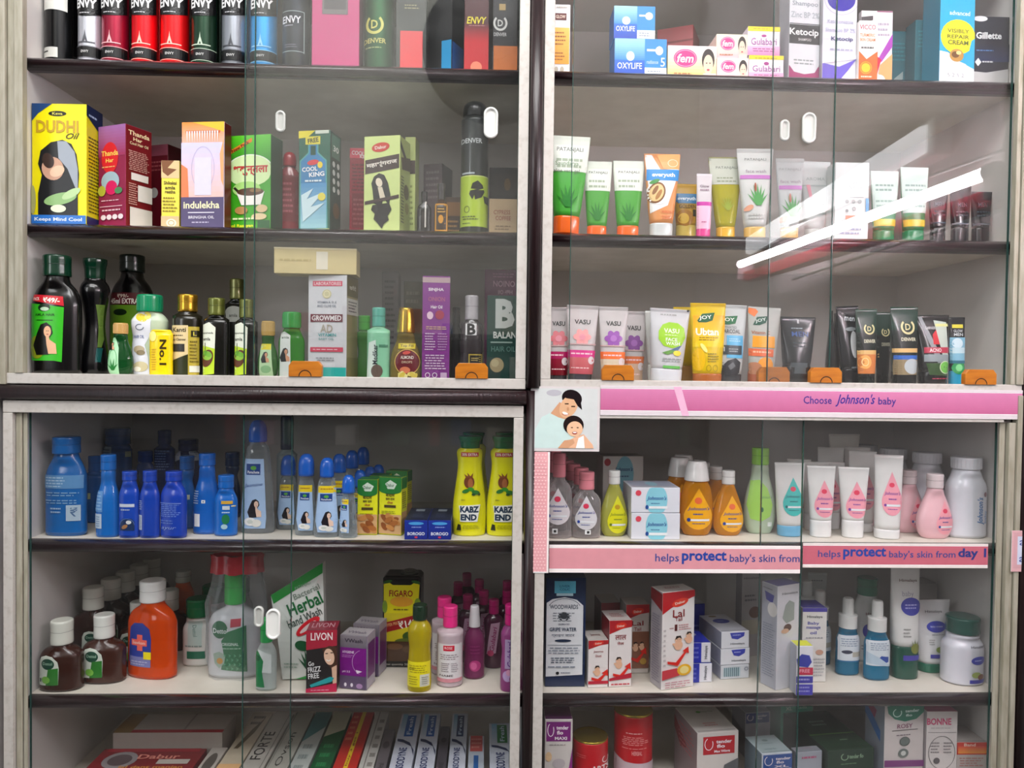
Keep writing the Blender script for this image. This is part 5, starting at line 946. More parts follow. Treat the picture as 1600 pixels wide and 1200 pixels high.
tube('face_wash_tube', 'white and grey charcoal tube with green leaf emblem and blue patch', 'tube', '3', .03, (1122, 1173, 476, 592), '#d8dcdc', (1124, 1164, 585, '#3a3c40'),
     [('p', [(1130, 506), (1136, 494), (1158, 492), (1154, 504), (1144, 506)], '#0c6a3c'), ('t', 'JOY', 1143, 499, 20, 7, '#f2f4ee', 0, .02), ('t', 'ACTIVATED', 1143, 510, 26, 4, '#8a9494'), ('t', 'CHARCOAL', 1144, 516, 35, 6, '#3c4444', 0, .01), ('r', 1140, 522, 1166, 556, '#5ab0dc'), ('l', 1143, 526, 1162, 532, 2, '#b8e0f0'), ('r', 1123, 537, 1164, 551, '#38424a'), ('t', '3in1', 1130, 543, 14, 7, '#e8ecec', 0, .02), ('l', 1143, 541, 1160, 548, 2, '#9aa4a8'), ('p', [(1134, 580), (1132, 570), (1142, 560), (1154, 556), (1162, 562), (1160, 578), (1150, 584)], '#2e3034'), ('p', [(1142, 568), (1150, 562), (1154, 568), (1146, 574)], '#6a6c70'), ('l', 1125, 562, 1138, 572, 3, '#9aa0a0')], grp=G, crimp='#e0e2e2')
tube('face_wash_tube', 'orange footed vitamin tube with green leaf emblem', 'tube', '3', .045, (1164, 1216, 481, 592), '#c8cac4', (1166, 1204, 582, '#a85a3c'),
     [('p', [(1158, 482), (1176, 484), (1180, 488), (1174, 496), (1164, 490)], '#e87a3c'), ('p', [(1172, 508), (1178, 496), (1196, 494), (1192, 504), (1182, 508)], '#14503c'), ('t', 'JOY', 1184, 501, 18, 6, '#dfe6e0', -14, .02), ('t', 'Vitamin C', 1184, 519, 28, 5, '#b86a3c'), ('r', 1172, 524, 1206, 541, '#f0a00c'), ('r', 1168, 543, 1204, 554, '#e06a3a'), ('l', 1172, 545, 1200, 551, 1, '#f4c0a0'), ('e', 1192, 567, 12, 12, '#f09c24'), ('e', 1176, 572, 11, 9, '#b07858')], grp=G)
tube('face_wash_tube', 'single black tube standing apart behind the pane edge', 'tube', '3', .06, (1217, 1273, 496, 588), '#171c20', (1223, 1264, 572, '#0c0f12'), [('r', 1243, 499, 1246, 505, '#c8ccd0'), ('l', 1232, 510, 1256, 514, 1, '#9aa4ac'), ('t', 'MEN', 1246, 520, 26, 7, '#1d4a8a', 0, .01), ('l', 1234, 530, 1256, 540, 2, '#3c464c'), ('r', 1231, 560, 1256, 575, '#4a5256')], fin='gloss', grp='black tubes in the sill row')
for i, (a, b, yt, l) in enumerate(((1290, 1306, 486, 'thin black tube seen edge on, beside the pane edge'), (1305, 1322, 488, 'thin black tube seen edge on, next to the tilted white print one'))):
    tube('face_wash_tube', l, 'tube', '3', .05, (a, b, yt, 592), '#0f1314', (a-2, b+2, 576, '#0a0c0d'), rot=78, fin='gloss', grp='black tubes in the sill row')
tube('face_wash_tube', 'black tube with white figure print, tilted against the green one', 'tube', '3', .035, (1310, 1346, 478, 592), '#15181b', (1322, 1348, 578, '#0c0e10'), [('t', 'men', 1330, 497, 16, 6, '#c8ccd0', 8, .02), ('e', 1334, 535, 6, 20, '#d8dadc'), ('e', 1330, 512, 8, 3, '#9aa0a4'), ('l', 1326, 566, 1344, 572, 1, '#8a9094')], fin='gloss', grp='black tubes in the sill row')
def den(label, x0, x1, yt, foot, Y):
    c = (x0+x1)/2
    return tube('face_wash_tube', label, 'tube', '3', Y, (x0, x1, yt, 592), '#1f3a30', (x0+6, x1-3, 582, '#0b0d0c'), [('r', x0, yt+34, x1, 590, '#0f1a16')]+badge(c+3, yt+29, (x1-x0)*.25, '#d8cf9a')+[('t', 'DENVER', c+3, yt+47, (x1-x0)*.52, 5, '#e0dcc0', 0, .02), ('r', x0+2, yt+60, x1, yt+66, '#d8b070')]+foot, fin='gloss', grp='dark green gold emblem tubes')
den('dark green tube with gold emblem and orange foot print', 1334, 1368, 483, [('r', 1336, 549, 1366, 577, '#c8783c'), ('e', 1346, 560, 9, 10, '#e8a85a'), ('o', 1346, 560, 5, 6, 1, '#f4d8a0')], .03)
den('small dark green tube standing back between two larger emblem tubes', 1364, 1390, 488, [('r', 1364, 545, 1390, 577, '#141816')], .1)
den('wide dark green tube with gold emblem and blue foot band', 1388, 1432, 480, [('r', 1392, 550, 1430, 556, '#2a62b8'), ('r', 1392, 556, 1430, 578, '#8c7c5c'), ('e', 1416, 566, 12, 11, '#b4bcc0')], .028)
tube('face_wash_tube', 'black tube with red swirl and clear white highlight panel', 'tube', '3', .03, (1430, 1482, 493, 590), '#121413', (1438, 1478, 582, '#0a0c0b'), [('p', [(1432, 495), (1438, 495), (1466, 560), (1456, 560)], '#8c9094'), ('t', 'GARNIER', 1450, 511, 16, 4, '#d0d0d0'), ('p', [(1452, 520), (1460, 512), (1462, 534), (1452, 534)], '#c8202c'), ('p', [(1456, 500), (1476, 503), (1474, 560), (1466, 560)], '#b8c4b8'), ('r', 1458, 505, 1478, 509, '#d8d890'), ('r', 1438, 538, 1478, 546, '#b03048'), ('t', 'ACNO', 1454, 542, 18, 5, '#ecdcdc', 0, .02), ('r', 1438, 548, 1478, 558, '#8a9498'), ('p', [(1440, 560), (1478, 560), (1476, 578), (1444, 576)], '#2c4a20'), ('e', 1468, 566, 10, 9, '#6ab84a'), ('o', 1468, 566, 10, 9, 1.2, '#c8d8b8'), ('l', 1446, 580, 1474, 583, 1, '#b03050')], fin='gloss', grp=G)
tube('face_wash_tube', 'narrow black and pale blue tube, last of the sill row', 'tube', '3', .04, (1479, 1504, 496, 590), '#14181c', (1482, 1503, 580, '#2a9ac0'), [('r', 1483, 506, 1500, 511, '#d8cc3c'), ('t', 'GLOW', 1492, 515, 14, 4, '#c8ccd0'), ('t', 'MEN', 1492, 520, 14, 4, '#c8ccd0', 0, .02), ('r', 1480, 524, 1503, 556, '#7ab0c8'), ('e', 1490, 532, 8, 7, '#c8dce4'), ('r', 1480, 538, 1503, 546, '#b8d4dc'), ('e', 1491, 566, 9, 9, '#2f9a58'), ('e', 1491, 566, 5, 5, '#7ad08a'), ('r', 1480, 556, 1503, 560, '#2a6a80')], fin='gloss', grp=G)
# ================================================================ lower cabinet, blue oil bottles
BL = '#0f54b4'; G = 'blue coconut oil bottles'
def blue(label, x0, x1, yt, yb, cx0, cx1, cy, col=BL, art=(), Y=None, tr=.6, body='straight', cs='flip', rot=0, capc=None):
    return bottle('coconut_oil_bottle', label, 'bottle', '4', Y, (x0, x1, yt, yb), body, col, cap=(cx0, cx1, cy, cs, capc or col), tr=tr, art=art, grp=G, rot=rot)
blue('largest sky blue oil bottle with slanted shoulder, by the cabinet side', 72, 136, 682, 838, 86, 127, 708, '#1560a8', [('r', 74, 742, 134, 763, '#5a8cbc'), ('l', 76, 744, 110, 762, 4, '#a8c4dc'), ('l', 76, 768, 134, 776, 2, '#7aa4cc'), ('l', 76, 780, 126, 788, 2, '#7aa4cc'), ('r', 111, 789, 131, 814, '#a8bccc'), ('t', '₹', 122, 800, 10, 14, '#4a6a90'), ('l', 86, 792, 106, 803, 2, '#9ab8d4')], tr=.45, body='shoulder')
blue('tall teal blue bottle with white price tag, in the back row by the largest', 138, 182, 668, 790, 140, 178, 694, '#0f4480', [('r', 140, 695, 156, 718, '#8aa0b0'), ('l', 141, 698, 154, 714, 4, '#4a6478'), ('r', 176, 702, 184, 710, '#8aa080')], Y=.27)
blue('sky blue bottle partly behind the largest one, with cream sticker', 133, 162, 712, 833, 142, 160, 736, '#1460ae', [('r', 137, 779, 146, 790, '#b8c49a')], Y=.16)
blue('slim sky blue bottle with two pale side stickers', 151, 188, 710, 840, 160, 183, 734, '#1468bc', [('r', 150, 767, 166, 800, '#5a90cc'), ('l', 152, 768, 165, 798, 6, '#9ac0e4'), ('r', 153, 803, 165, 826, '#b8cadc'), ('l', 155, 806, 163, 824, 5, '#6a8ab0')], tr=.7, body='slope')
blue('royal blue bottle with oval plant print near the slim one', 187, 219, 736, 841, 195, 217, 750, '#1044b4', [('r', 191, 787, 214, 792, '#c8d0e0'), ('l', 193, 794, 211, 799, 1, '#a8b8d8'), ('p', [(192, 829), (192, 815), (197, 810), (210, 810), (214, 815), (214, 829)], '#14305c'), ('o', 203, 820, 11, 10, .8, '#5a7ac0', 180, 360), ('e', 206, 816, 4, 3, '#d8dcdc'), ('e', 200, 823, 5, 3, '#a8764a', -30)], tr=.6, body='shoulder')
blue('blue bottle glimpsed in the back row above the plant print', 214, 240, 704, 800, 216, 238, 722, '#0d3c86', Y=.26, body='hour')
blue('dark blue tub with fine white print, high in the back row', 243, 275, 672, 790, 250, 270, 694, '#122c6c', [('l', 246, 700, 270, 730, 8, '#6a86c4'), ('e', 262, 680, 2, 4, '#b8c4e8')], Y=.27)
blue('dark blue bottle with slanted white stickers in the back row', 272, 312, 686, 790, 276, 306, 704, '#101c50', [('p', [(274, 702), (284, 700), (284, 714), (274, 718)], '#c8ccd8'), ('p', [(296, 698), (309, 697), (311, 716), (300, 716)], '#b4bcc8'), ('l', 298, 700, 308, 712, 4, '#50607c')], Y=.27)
blue('narrow royal blue bottle with white barcode tag', 220, 251, 735, 843, 228, 249, 752, '#0f3fae', [('l', 220, 782, 228, 798, 5, '#a8b8dc'), ('r', 221, 806, 227, 830, '#c4ccdc'), ('l', 222, 808, 226, 828, 8, '#5a70a0')], body='shoulder')
blue('cobalt bottle turned to its printed back, nearest the shelf edge', 248, 291, 736, 847, 258, 283, 751, '#0d3db2', [('l', 252, 790, 288, 812, 7, '#6a8cdc'), ('l', 252, 816, 280, 824, 2, '#5a7ccc'), ('t', 'ayur', 268, 831, 26, 6, '#8aa4e0', 0, 0, .3), ('r', 252, 788, 287, 789, '#8aa4e0')], body='shoulder', tr=.55, rot=-12)
blue('blue bottle with a tiny white square tag behind the cobalt one', 278, 306, 712, 836, 281, 303, 733, '#1460b0', [('r', 292, 778, 299, 786, '#c8d0b8'), ('l', 284, 790, 291, 812, 6, '#6a9ccc')], Y=.11, body='slope')
blue('azure bottle marked with a white figure 1', 302, 345, 708, 835, 318, 343, 727, '#0f62c0', [('t', '1', 312, 813, 9, 20, '#f0f2f4', 0, .02), ('l', 305, 766, 314, 788, 6, '#b8cce4'), ('r', 319, 781, 325, 786, '#e8ecec'), ('r', 321, 782.5, 323, 784.5, '#284a80')], tr=.6, body='slope')
blue('short azure bottle with orange strip and green patch', 335, 371, 742, 838, 345, 369, 762, '#0f68c4', [('r', 349, 782, 366, 787, '#d8a83c'), ('r', 351, 790, 362, 796, '#c8d4dc'), ('l', 350, 798, 362, 803, 1, '#b8d0ec'), ('e', 356, 811, 6, 8, '#1c7a4a'), ('e', 354, 823, 5, 4, '#a8ccd8'), ('l', 364, 788, 371, 793, 1, '#e8d8a0')], tr=.6, body='shoulder')
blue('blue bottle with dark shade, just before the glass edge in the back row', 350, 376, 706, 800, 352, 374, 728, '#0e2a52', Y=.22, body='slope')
# clear jasmine bottles behind the glass
G = 'clear jasmine oil bottles'
def jas(label, x0, x1, yt, yb, cx0, cx1, cy, lx0, ly0, lx1, Y=None, big=False, tr=.55):
    c = (lx0+lx1)/2; w2 = lx1-lx0; h = yb-8-ly0; A = [('p', [(lx0+w2*.12, ly0), (lx1-w2*.1, ly0), (lx1+w2*.03, yb-26), (lx1, yb-8), (lx0+3, yb-8), (lx0-w2*.03, yb-26)], '#a9c6ea')]
    if not big: A += [('r', lx0+w2*.1, ly0, lx1-w2*.08, ly0+h*.15, '#e8cc1c'), ('l', lx0+w2*.2, ly0+h*.04, lx1-w2*.2, ly0+h*.1, 1, '#a8742c')]
    y1 = ly0+h*(.17 if not big else .07)
    A += [('r', c-w2*.3, y1, c+w2*.28, y1+h*.16, '#0f3c84'), ('e', c, y1+h*.06, w2*.12, h*.03, '#5aa83c'), ('t', 'Parachute', c, y1+h*.12, w2*.48, h*.04, '#e8ecf4', 0, .02)]
    if big: A += [('t', 'Jasmine', c, ly0+h*.38, w2*.75, h*.06, '#3c5a9a', -6, .005, .3)]
    A += woman(c+w2*.08, yb-8-h*.3, w2*.36, '#e8c8b4', '#1c1620')
    A += [('e', c-w2*.1, yb-8-h*.1, w2*.24, h*.06, '#f0f0ee'), ('e', c+w2*.15, yb-8-h*.08, w2*.2, h*.055, '#e4e4dc'), ('e', c-w2*.1, yb-8-h*.1, w2*.12, h*.03, '#cdd4cc')]
    return bottle('jasmine_oil_bottle', label, 'bottle', '4', Y, (x0, x1, yt, yb), 'taper', '#d6dee2', cap=(cx0, cx1, cy, 'dome', '#1560c8'), tr=tr, art=A, fin='clear', grp=G, capn=2.3, fill=(yt+(yb-yt)*.4, '#e4eaf0'))
jas('large clear jasmine oil bottle with blue cap and woman label, at the pane edge', 376, 429, 656, 834, 389, 416, 690, 380, 717, 418, big=True)
jas('medium clear jasmine bottle crossed by the rear pane edge', 432, 468, 711, 828, 440, 463, 742, 436, 757, 461)
jas('medium clear jasmine bottle, middle one of the three in front', 464, 498, 709, 837, 471, 495, 743, 468, 758, 493)
j3 = jas('medium clear jasmine bottle nearest the slim small one', 490, 530, 715, 840, 503, 525, 745, 495, 759, 527)
for k in range(3): again(j3, .012*(k+1), .062*(k+1), ('medium jasmine bottle queued right behind the one beside the slim one', 'medium jasmine bottle third in that queue, only its cap showing', 'medium jasmine bottle at the back of that queue')[k])
j4 = jas('slim small jasmine bottle with yellow tag, before the almond cartons', 527, 556, 742, 841, 532, 552, 770, 529, 780, 544, tr=.7)
for k in range(3): again(j4, .012*(k+1), .05*(k+1), ('slim jasmine bottle second in its row', 'slim jasmine bottle third in its row', 'slim jasmine bottle at the back, tallest looking blue cap of its row')[k])
bottle('jasmine_oil_bottle', 'tall clear bottle with dark cap in the back row, above the medium jasmine ones', 'bottle', '4', .2, (432, 464, 650, 800), 'straight', '#9aa8a8', cap=(446, 466, 702, 'flip', '#16264c'), tr=.6, fin='satin', grp=G)
# almond hair packs
def alm(x0, y0, x1, y1):
    c = (x0+x1)/2
    return [('r', x0, y0, x1, y0+20, '#1a7a30'), ('e', c, y0+20, (x1-x0)*.5, 6, '#1a7a30'), ('p', [(c-8, y0+10), (c, y0+4), (c+10, y0+10), (c+6, y0+18), (c-4, y0+18)], '#d8e8d8'), ('t', 'Dabur', c, y0+12, 12, 5, '#1a6a30'), ('t', 'बादाम', c, y0+28, 14, 5, '#3c2c10', 0, .02), ('t', 'कम दाम', c, y0+34, 14, 4, '#3c2c10', 0, .02), ('t', 'तेल', c, y0+39, 9, 4, '#a83a1c', 0, .02), ('r', c-9, y0+43, c+9, y0+47, '#4a3a10'), ('l', x0+4, y0+52, x1-4, y0+57, 2, '#8a8c10'), ('r', x0, y1-32, x1, y1-2, '#caa070')]+almonds(x0+6, y1-29, x1-6, y1-7, 13, 7)
a1 = carton('hair_oil_carton', 'yellow almond oil carton with green crown, next to slim jasmine bottle', 'carton', '4', None, (559, 590, 750, 836), '#e4e418', alm(559, 750, 590, 836), rot=-2, dep=.04, side='#c8cc1c', top='#2a7a34', grp='yellow almond oil cartons')
a2 = carton('hair_oil_carton', 'yellow almond oil carton showing its side, nearest the navy packs', 'carton', '4', None, (591, 626, 747, 837), '#e4e418', alm(591, 747, 626, 837), rot=-14, sx=634, side='#c4c81c', top='#2a7a34', R=[('r', 0, 0, 1, .2, '#1a6a2c'), ('r', 0, .6, 1, .95, '#b08a58'), ('l', .1, .25, .9, .55, 8, '#6a6a10')], grp='yellow almond oil cartons')
again(a1, .012, .05, 'yellow almond oil carton second in line, behind the one beside jasmine'); again(a2, .002, .06, 'yellow almond oil carton second in line, behind the one near navy packs')
nb = [('g', 630, 812, 668, 842, '#14309a', '#1a2c8a'), ('e', 649, 817, 12, 2.4, '#4aa0e0'), ('l', 640, 822, 660, 825, 1, '#8aa0e0'), ('t', 'BOROGO', 650, 833, 28, 5, '#e4e8f6', 0, .03), ('e', 650, 838, 2.4, 1.6, '#d83a5a')]
n1 = carton('antiseptic_cream_carton', 'navy blue carton lying lengthwise, beside the almond cartons', 'carton', '4', None, (632, 668, 813, 843), '#162c90', [('g', 632, 813, 668, 843, '#14309a', '#1a2c8a'), ('e', 650, 818, 12, 2.4, '#4aa0e0'), ('t', 'BOROGO', 650, 834, 27, 5, '#e4e8f6', 0, .03), ('l', 642, 822, 660, 826, 1, '#8aa0e0'), ('e', 650, 839.5, 2.4, 1.6, '#d83a5a')], dep=.12, side='#10205c', top='#1c2440', T=[('r', .3, .12, .7, .3, '#9aa4b4'), ('l', .25, .4, .75, .8, 4, '#4a5470')], rot=0, grp='navy cream cartons lying on the shelf')
again(n1, .0432, 0, 'navy blue carton lying lengthwise, beside the yellow laxative bottle')
# yellow kabz bottles
def kabz(x0, x1, yt, yb):
    c = (x0+x1)/2
    return [('r', c-14, 706, c+13, 713, '#c4202c'), ('t', '20% EXTRA', c-.5, 709.5, 24, 4.5, '#f6eee0', 0, .03), ('e', c-1, 753, 8, 10, '#7a3c18'), ('e', c+1, 755, 4, 8, '#b0683a'), ('p', [(c-6, 746), (c-9, 740), (c-3, 744), (c-4, 738), (c+1, 744), (c+5, 738), (c+4, 746)], '#8a4a20'), ('e', c-6, 767, 6, 3, '#2a7a24', -20), ('e', c+2, 764, 5, 3, '#3a9a2c', 20), ('e', c+9, 769, 6, 3.4, '#2a7a24', 12), ('e', c+6, 772, 3, 2, '#1a4a1c'), ('e', c+14, 772, 2, 2, '#4a5a1c'),
            ('t', 'Jain', c-10, 781, 6, 3, '#4a4a10'), ('p', [(c-16, 790), (c+16, 788), (c+14, 801), (c+12, 815), (c-14, 815), (c-14, 802)], '#f0f0ec'), ('t', 'KABZ', c, 795.5, 28, 10, '#14324c', 0, .05), ('t', 'END', c-1, 808, 24, 10, '#14324c', 0, .05), ('p', [(c-19, 829), (c-17, 819), (c-13, 820), (c-12, 829)], '#2a2c10'), ('l', c-10, 820, c+16, 827, 3, '#8a8a10')]
kz = bottle('laxative_bottle', 'bright yellow waisted bottle with green cap, beside the navy cartons', 'bottle', '4', None, (706, 759, 681, 838), 'kabz', '#e8e40c', cap=(715, 751, 700, 'flare', '#0b6a34'), art=kabz(705, 761, 681, 838), tr=.75, n=2.1, grp='yellow laxative bottles')
again(kz, .0632, .0, 'bright yellow waisted bottle with green cap, against the frame strip')
again(kz, .006, .075, 'yellow bottle standing behind the one beside the navy cartons'); again(kz, .070, .085, 'yellow bottle standing behind the one at the frame strip')
# ================================================================ lower cabinet, antiseptics shelf
G = 'brown antiseptic bottles with white caps'
def det(c, y0, s):
    return [('p', [(c-15*s, y0+12*s), (c-11*s, y0+3*s), (c-2*s, y0), (c+8*s, y0+2*s), (c+17*s, y0+10*s), (c+19*s, y0+20*s), (c+18*s, y0+48*s), (c-16*s, y0+50*s)], '#d0d8cc'), ('e', c+1*s, y0+14*s, 11*s, 9*s, '#1c4a38'), ('t', 'Dettol', c+1*s, y0+13*s, 16*s, 5*s, '#9cc0a8', 0, .02), ('p', [(c+2*s, y0+22*s), (c+18*s, y0+20*s), (c+18*s, y0+48*s), (c-2*s, y0+49*s)], '#2f7a2c'), ('e', c-2*s, y0+40*s, 7*s, 6*s, '#7ab84a'), ('r', c-13*s, y0+38*s, c-10*s, y0+44*s, '#2c4a38')]
d1 = bottle('antiseptic_bottle', 'dark brown antiseptic bottle with green label, nearest the cabinet side', 'bottle', '5', None, (64, 130, 968, 1082), 'shoulder', '#37180f', cap=(79, 112, 1004, 'flip', '#d8dad0'), art=det(84, 1022, 1.0), tr=.62, grp=G)
d2 = bottle('antiseptic_bottle', 'dark brown antiseptic bottle beside the orange one, green label forward', 'bottle', '5', None, (127, 194, 961, 1072), 'shoulder', '#3c1a10', cap=(143, 174, 996, 'flip', '#e0e2dc'), art=det(149, 1012, 1.0), tr=.62, grp=G)
words5 = ('second', 'third', 'fourth', 'fifth')
d3 = bottle('antiseptic_bottle', 'large dark brown antiseptic bottle, first of the tall line along the cabinet side', 'bottle', '5', .135, (106, 176, 917, 1050), 'shoulder', '#2e150e', cap=(121, 152, 950, 'flip', '#d2d4ca'), art=det(146, 985, .8), tr=.6, grp=G)
for k in range(4): again(d3, .004*(k+1), .062*(k+1)-.008*k, 'large dark brown antiseptic bottle %s in the tall line along the cabinet side' % words5[k])
again(d2, .03, .085, 'brown antiseptic bottle second in the line beside the orange one'); again(d2, .055, .165, 'brown antiseptic bottle third in the line beside the orange one')
sv = bottle('antiseptic_bottle', 'clear orange antiseptic bottle with white cap and blue cross label', 'bottle', '5', None, (197, 280, 906, 1062), 'shoulder', '#ff5c12', cap=(222, 261, 938, 'flip', '#e4e4e2'), tr=.5, fin='liquid',
       art=[('p', [(212, 980), (220, 972), (236, 971), (248, 980), (251, 996), (250, 1040), (208, 1036), (210, 1000)], '#2c3f9a'), ('r', 211, 1026, 250, 1042, '#7a7cb4'), ('r', 226, 990, 236, 1016, '#f0685c'), ('r', 215, 998, 244, 1008, '#f0685c'), ('t', 'Savlon', 229, 1003, 24, 5, '#f8ccc0', 0, .02), ('r', 238, 1017, 251, 1029, '#f0dc18'), ('l', 213, 1032, 246, 1040, 2, '#b8b8d8')], rot=-14)
bottle('antiseptic_bottle', 'orange antiseptic bottle with white cap in the row behind', 'bottle', '5', .26, (262, 300, 895, 1010), 'shoulder', '#c85a28', cap=(262, 286, 912, 'flip', '#b4b8b0'), tr=.5, fin='gloss')
hw = bottle('hand_wash_bottle', 'white squat bottle with dark green cap behind the plastic bag', 'bottle', '5', None, (286, 334, 934, 1042), 'shoulder', '#d6d6d2', cap=(293, 330, 961, 'flip', '#0f5c34'), tr=.6,
       art=[('r', 298, 968, 320, 1008, '#b8ccc8'), ('t', 'Dettol', 309, 984, 18, 6, '#4a7a70', 84, 0), ('l', 294, 1006, 322, 1012, 1, '#8a9c98'), ('r', 297, 1017, 325, 1029, '#1c6a50')], grp='green capped white bottles')
again(hw, -.002, .09, 'white green capped bottle second in the line'); again(hw, .03, .15, 'white green capped bottle at the back of the line')
bg = bottle('hand_wash_bottle', 'white pump bottle with bright green neck and scaly green print', 'bottle', '5', None, (326, 408, 893, 1061), 'shoulder', '#dcdcde', cap=(352, 385, 941, 'flip', '#2fb848'), tr=.5,
       art=[('e', 349, 982, 13, 14, '#0f6a3c'), ('t', 'Dettol', 350, 984, 24, 8, '#eef4f0', 0, .02), ('p', [(366, 965), (382, 964), (382, 976), (366, 978)], '#c43a4c'), ('p', [(352, 1000), (362, 985), (390, 975), (392, 1050), (352, 1046), (356, 1020)], '#1f7a48'), ('t', 'ORIGINAL', 366, 1005, 26, 5, '#dfeee4', 0, .02), ('l', 354, 1010, 384, 1014, 1, '#a8d0b4'), ('p', [(339, 1021), (349, 1017), (359, 1022), (357, 1036), (349, 1044), (341, 1036)], '#a8bca8'), ('e', 350, 1032, 5, 5, '#d89a3c')]+[('p', [(356+8*i+4*(j % 2), 1020+7*j), (360+8*i+4*(j % 2), 1023+7*j), (356+8*i+4*(j % 2), 1026+7*j), (357+8*i+4*(j % 2), 1023+7*j)], '#5fb080') for i in range(4) for j in range(4)])
mb = MB(); P = at(383, 894, .06)
pump = bg.o
# pump head and the crumpled clear bag with its red strip
h = bg.top-bg.o.location.z
mb.cyl((0, 0, h-.001), (0, 0, h+.016), .008, '#e8e8e6'); mb.box(-.034, .02, -.009, .009, h+.012, h+.022, '#e6e6e4', bev=.003); mb.build('pump_head', 'gloss', pump)
bag = empty('plastic_bag', (bg.o.location.x+.004, bg.o.location.y, FLOOR['5'])); tag(bag, 'crumpled clear plastic bag with a red printed strip around the white pump bottle', 'bag')
def bagring(z, w_, t, k, seed, wob=.003):
    rr = random.Random(seed); return [(w_*math.cos(a)*(1+rr.uniform(-.06, .06)), t*math.sin(a)*(1+rr.uniform(-.1, .1)), z+rr.uniform(-wob, wob)) for a in [2*math.pi*q/k for q in range(k)]]
HB = bg.top-FLOOR['5']
RESTS.append((bag, bg.o))
mb = MB(); mb.rings([bagring(z*HB, w_, t, 30, 5+int(z*10), .0 if z < .02 else .003) for z, w_, t in ((.002, .054, .034), (.2, .058, .037), (.45, .059, .037), (.7, .057, .034), (.88, .050, .028), (1.0, .045, .024), (1.13, .043, .021))], '#f0f2f4', cap0=False, cap1=False); mb.build('clear_film', 'bag_film', bag)
mb = MB(); mb.rings([bagring(z, w_, t, 30, 77, .0012) for z, w_, t in ((HB*1.0, .049, .027), (HB*1.05, .048, .026), (HB*1.12, .047, .024), (HB*1.17, .049, .023))], '#b8323c', cap0=False, cap1=False)
mb.build('printed_strip', 'film', bag)
bottle('hand_wash_bottle', 'clear hand wash bottle with bright green cap and wavy label', 'bottle', '5', None, (400, 432, 966, 1080), 'shoulder', '#c8d4d0', cap=(405, 424, 1002, 'flip', '#30c060'), tr=.6, fin='satin', art=[('p', [(401, 1016), (410, 1020), (416, 1028), (412, 1050), (416, 1074), (402, 1074)], '#1f8a50'), ('p', [(404, 1014), (426, 1022), (426, 1052), (412, 1050), (414, 1032)], '#dfe8e6'), ('e', 405, 1027, 4, 5, '#0f6a3c')])
# tilted herbal hand wash pouch
hp = empty('hand_wash_pouch', (at(467, 1075, .075).x, .085, FLOOR['5']), (math.radians(-4), 0, 0)); tag(hp, 'large white hand wash pouch with slanted green top and seam, lettered Herbal', 'pouch')
o0 = hp.location
def hpoint(px, py, dy=0.0):
    q = at(px, py, .07); return Vector((q.x-o0.x, -.012+dy, q.z-o0.z))
mb = MB(); F_ = [(438, 1082), (502, 1064), (503, 1000), (499, 886), (417, 938), (430, 1010)]
fr = [hpoint(*p) for p in F_]; bk_ = [v+Vector((0, .022, 0)) for v in fr]
for v in fr+bk_: v.z = max(v.z, .0008)
mid = sum(fr, Vector())/6; mid.y -= .008; mb_c = '#dde1dc'
for i in range(6): mb.poly([mid, fr[(i+1) % 6], fr[i]][::-1], mb_c, smooth=True)
mb.poly(bk_[::-1], mb_c)
for i in range(6): mb.poly([fr[i], bk_[i], bk_[(i+1) % 6], fr[(i+1) % 6]], mb_c)
mb.build('pouch_body', 'gloss', hp)
ml = MB()
def hdepth(x, z):     # the front bulges towards its middle
    best = -.012
    for i in range(6):
        a, b = fr[i], fr[(i+1) % 6]; d = (b.x-a.x)*(mid.z-a.z)-(mid.x-a.x)*(b.z-a.z)
        if abs(d) < 1e-12: continue
        u = ((x-a.x)*(mid.z-a.z)-(mid.x-a.x)*(z-a.z))/d; v = ((b.x-a.x)*(z-a.z)-(x-a.x)*(b.z-a.z))/d
        if u >= -.02 and v >= -.02 and u+v <= 1.02: best = a.y*(1-u-v)+b.y*u+mid.y*v
    return best
put_art(ml, [('p', [(417, 937), (499, 886), (499, 902), (422, 950)], '#1f8a34'), ('p', [(434, 1074), (502, 1054), (502, 1060), (436, 1080)], '#2f9a44'), ('t', 'PATANJALI', 468, 922, 26, 6, '#8aa890', -22), ('t', 'Bacterial', 474, 931, 44, 9, '#7a8a7c', -24, .01), ('t', 'Herbal', 472, 950, 56, 21, '#1d6a3a', -24, .02), ('t', 'Hand Wash', 472, 971, 56, 13, '#3c4c44', -23, .01),
             ('e', 478, 984, 22, 8, '#d81c2c', -38), ('e', 478, 985, 15, 3.4, '#f0d8d8', -38), ('e', 470, 1014, 12, 8, '#0f5a30', 15)]+leaves(480, 1052, 36, '#1a5a38', 7)+[('l', 440, 1040, 466, 1050, 2, '#9ab0a0')],
        lambda x, y: (hpoint(x, y).x, hpoint(x, y).z), lambda x, z, o: (x, hdepth(x, z)-o, max(z, .002)), lim=.006, off0=.0008)
ml.build('label', 'label', hp)
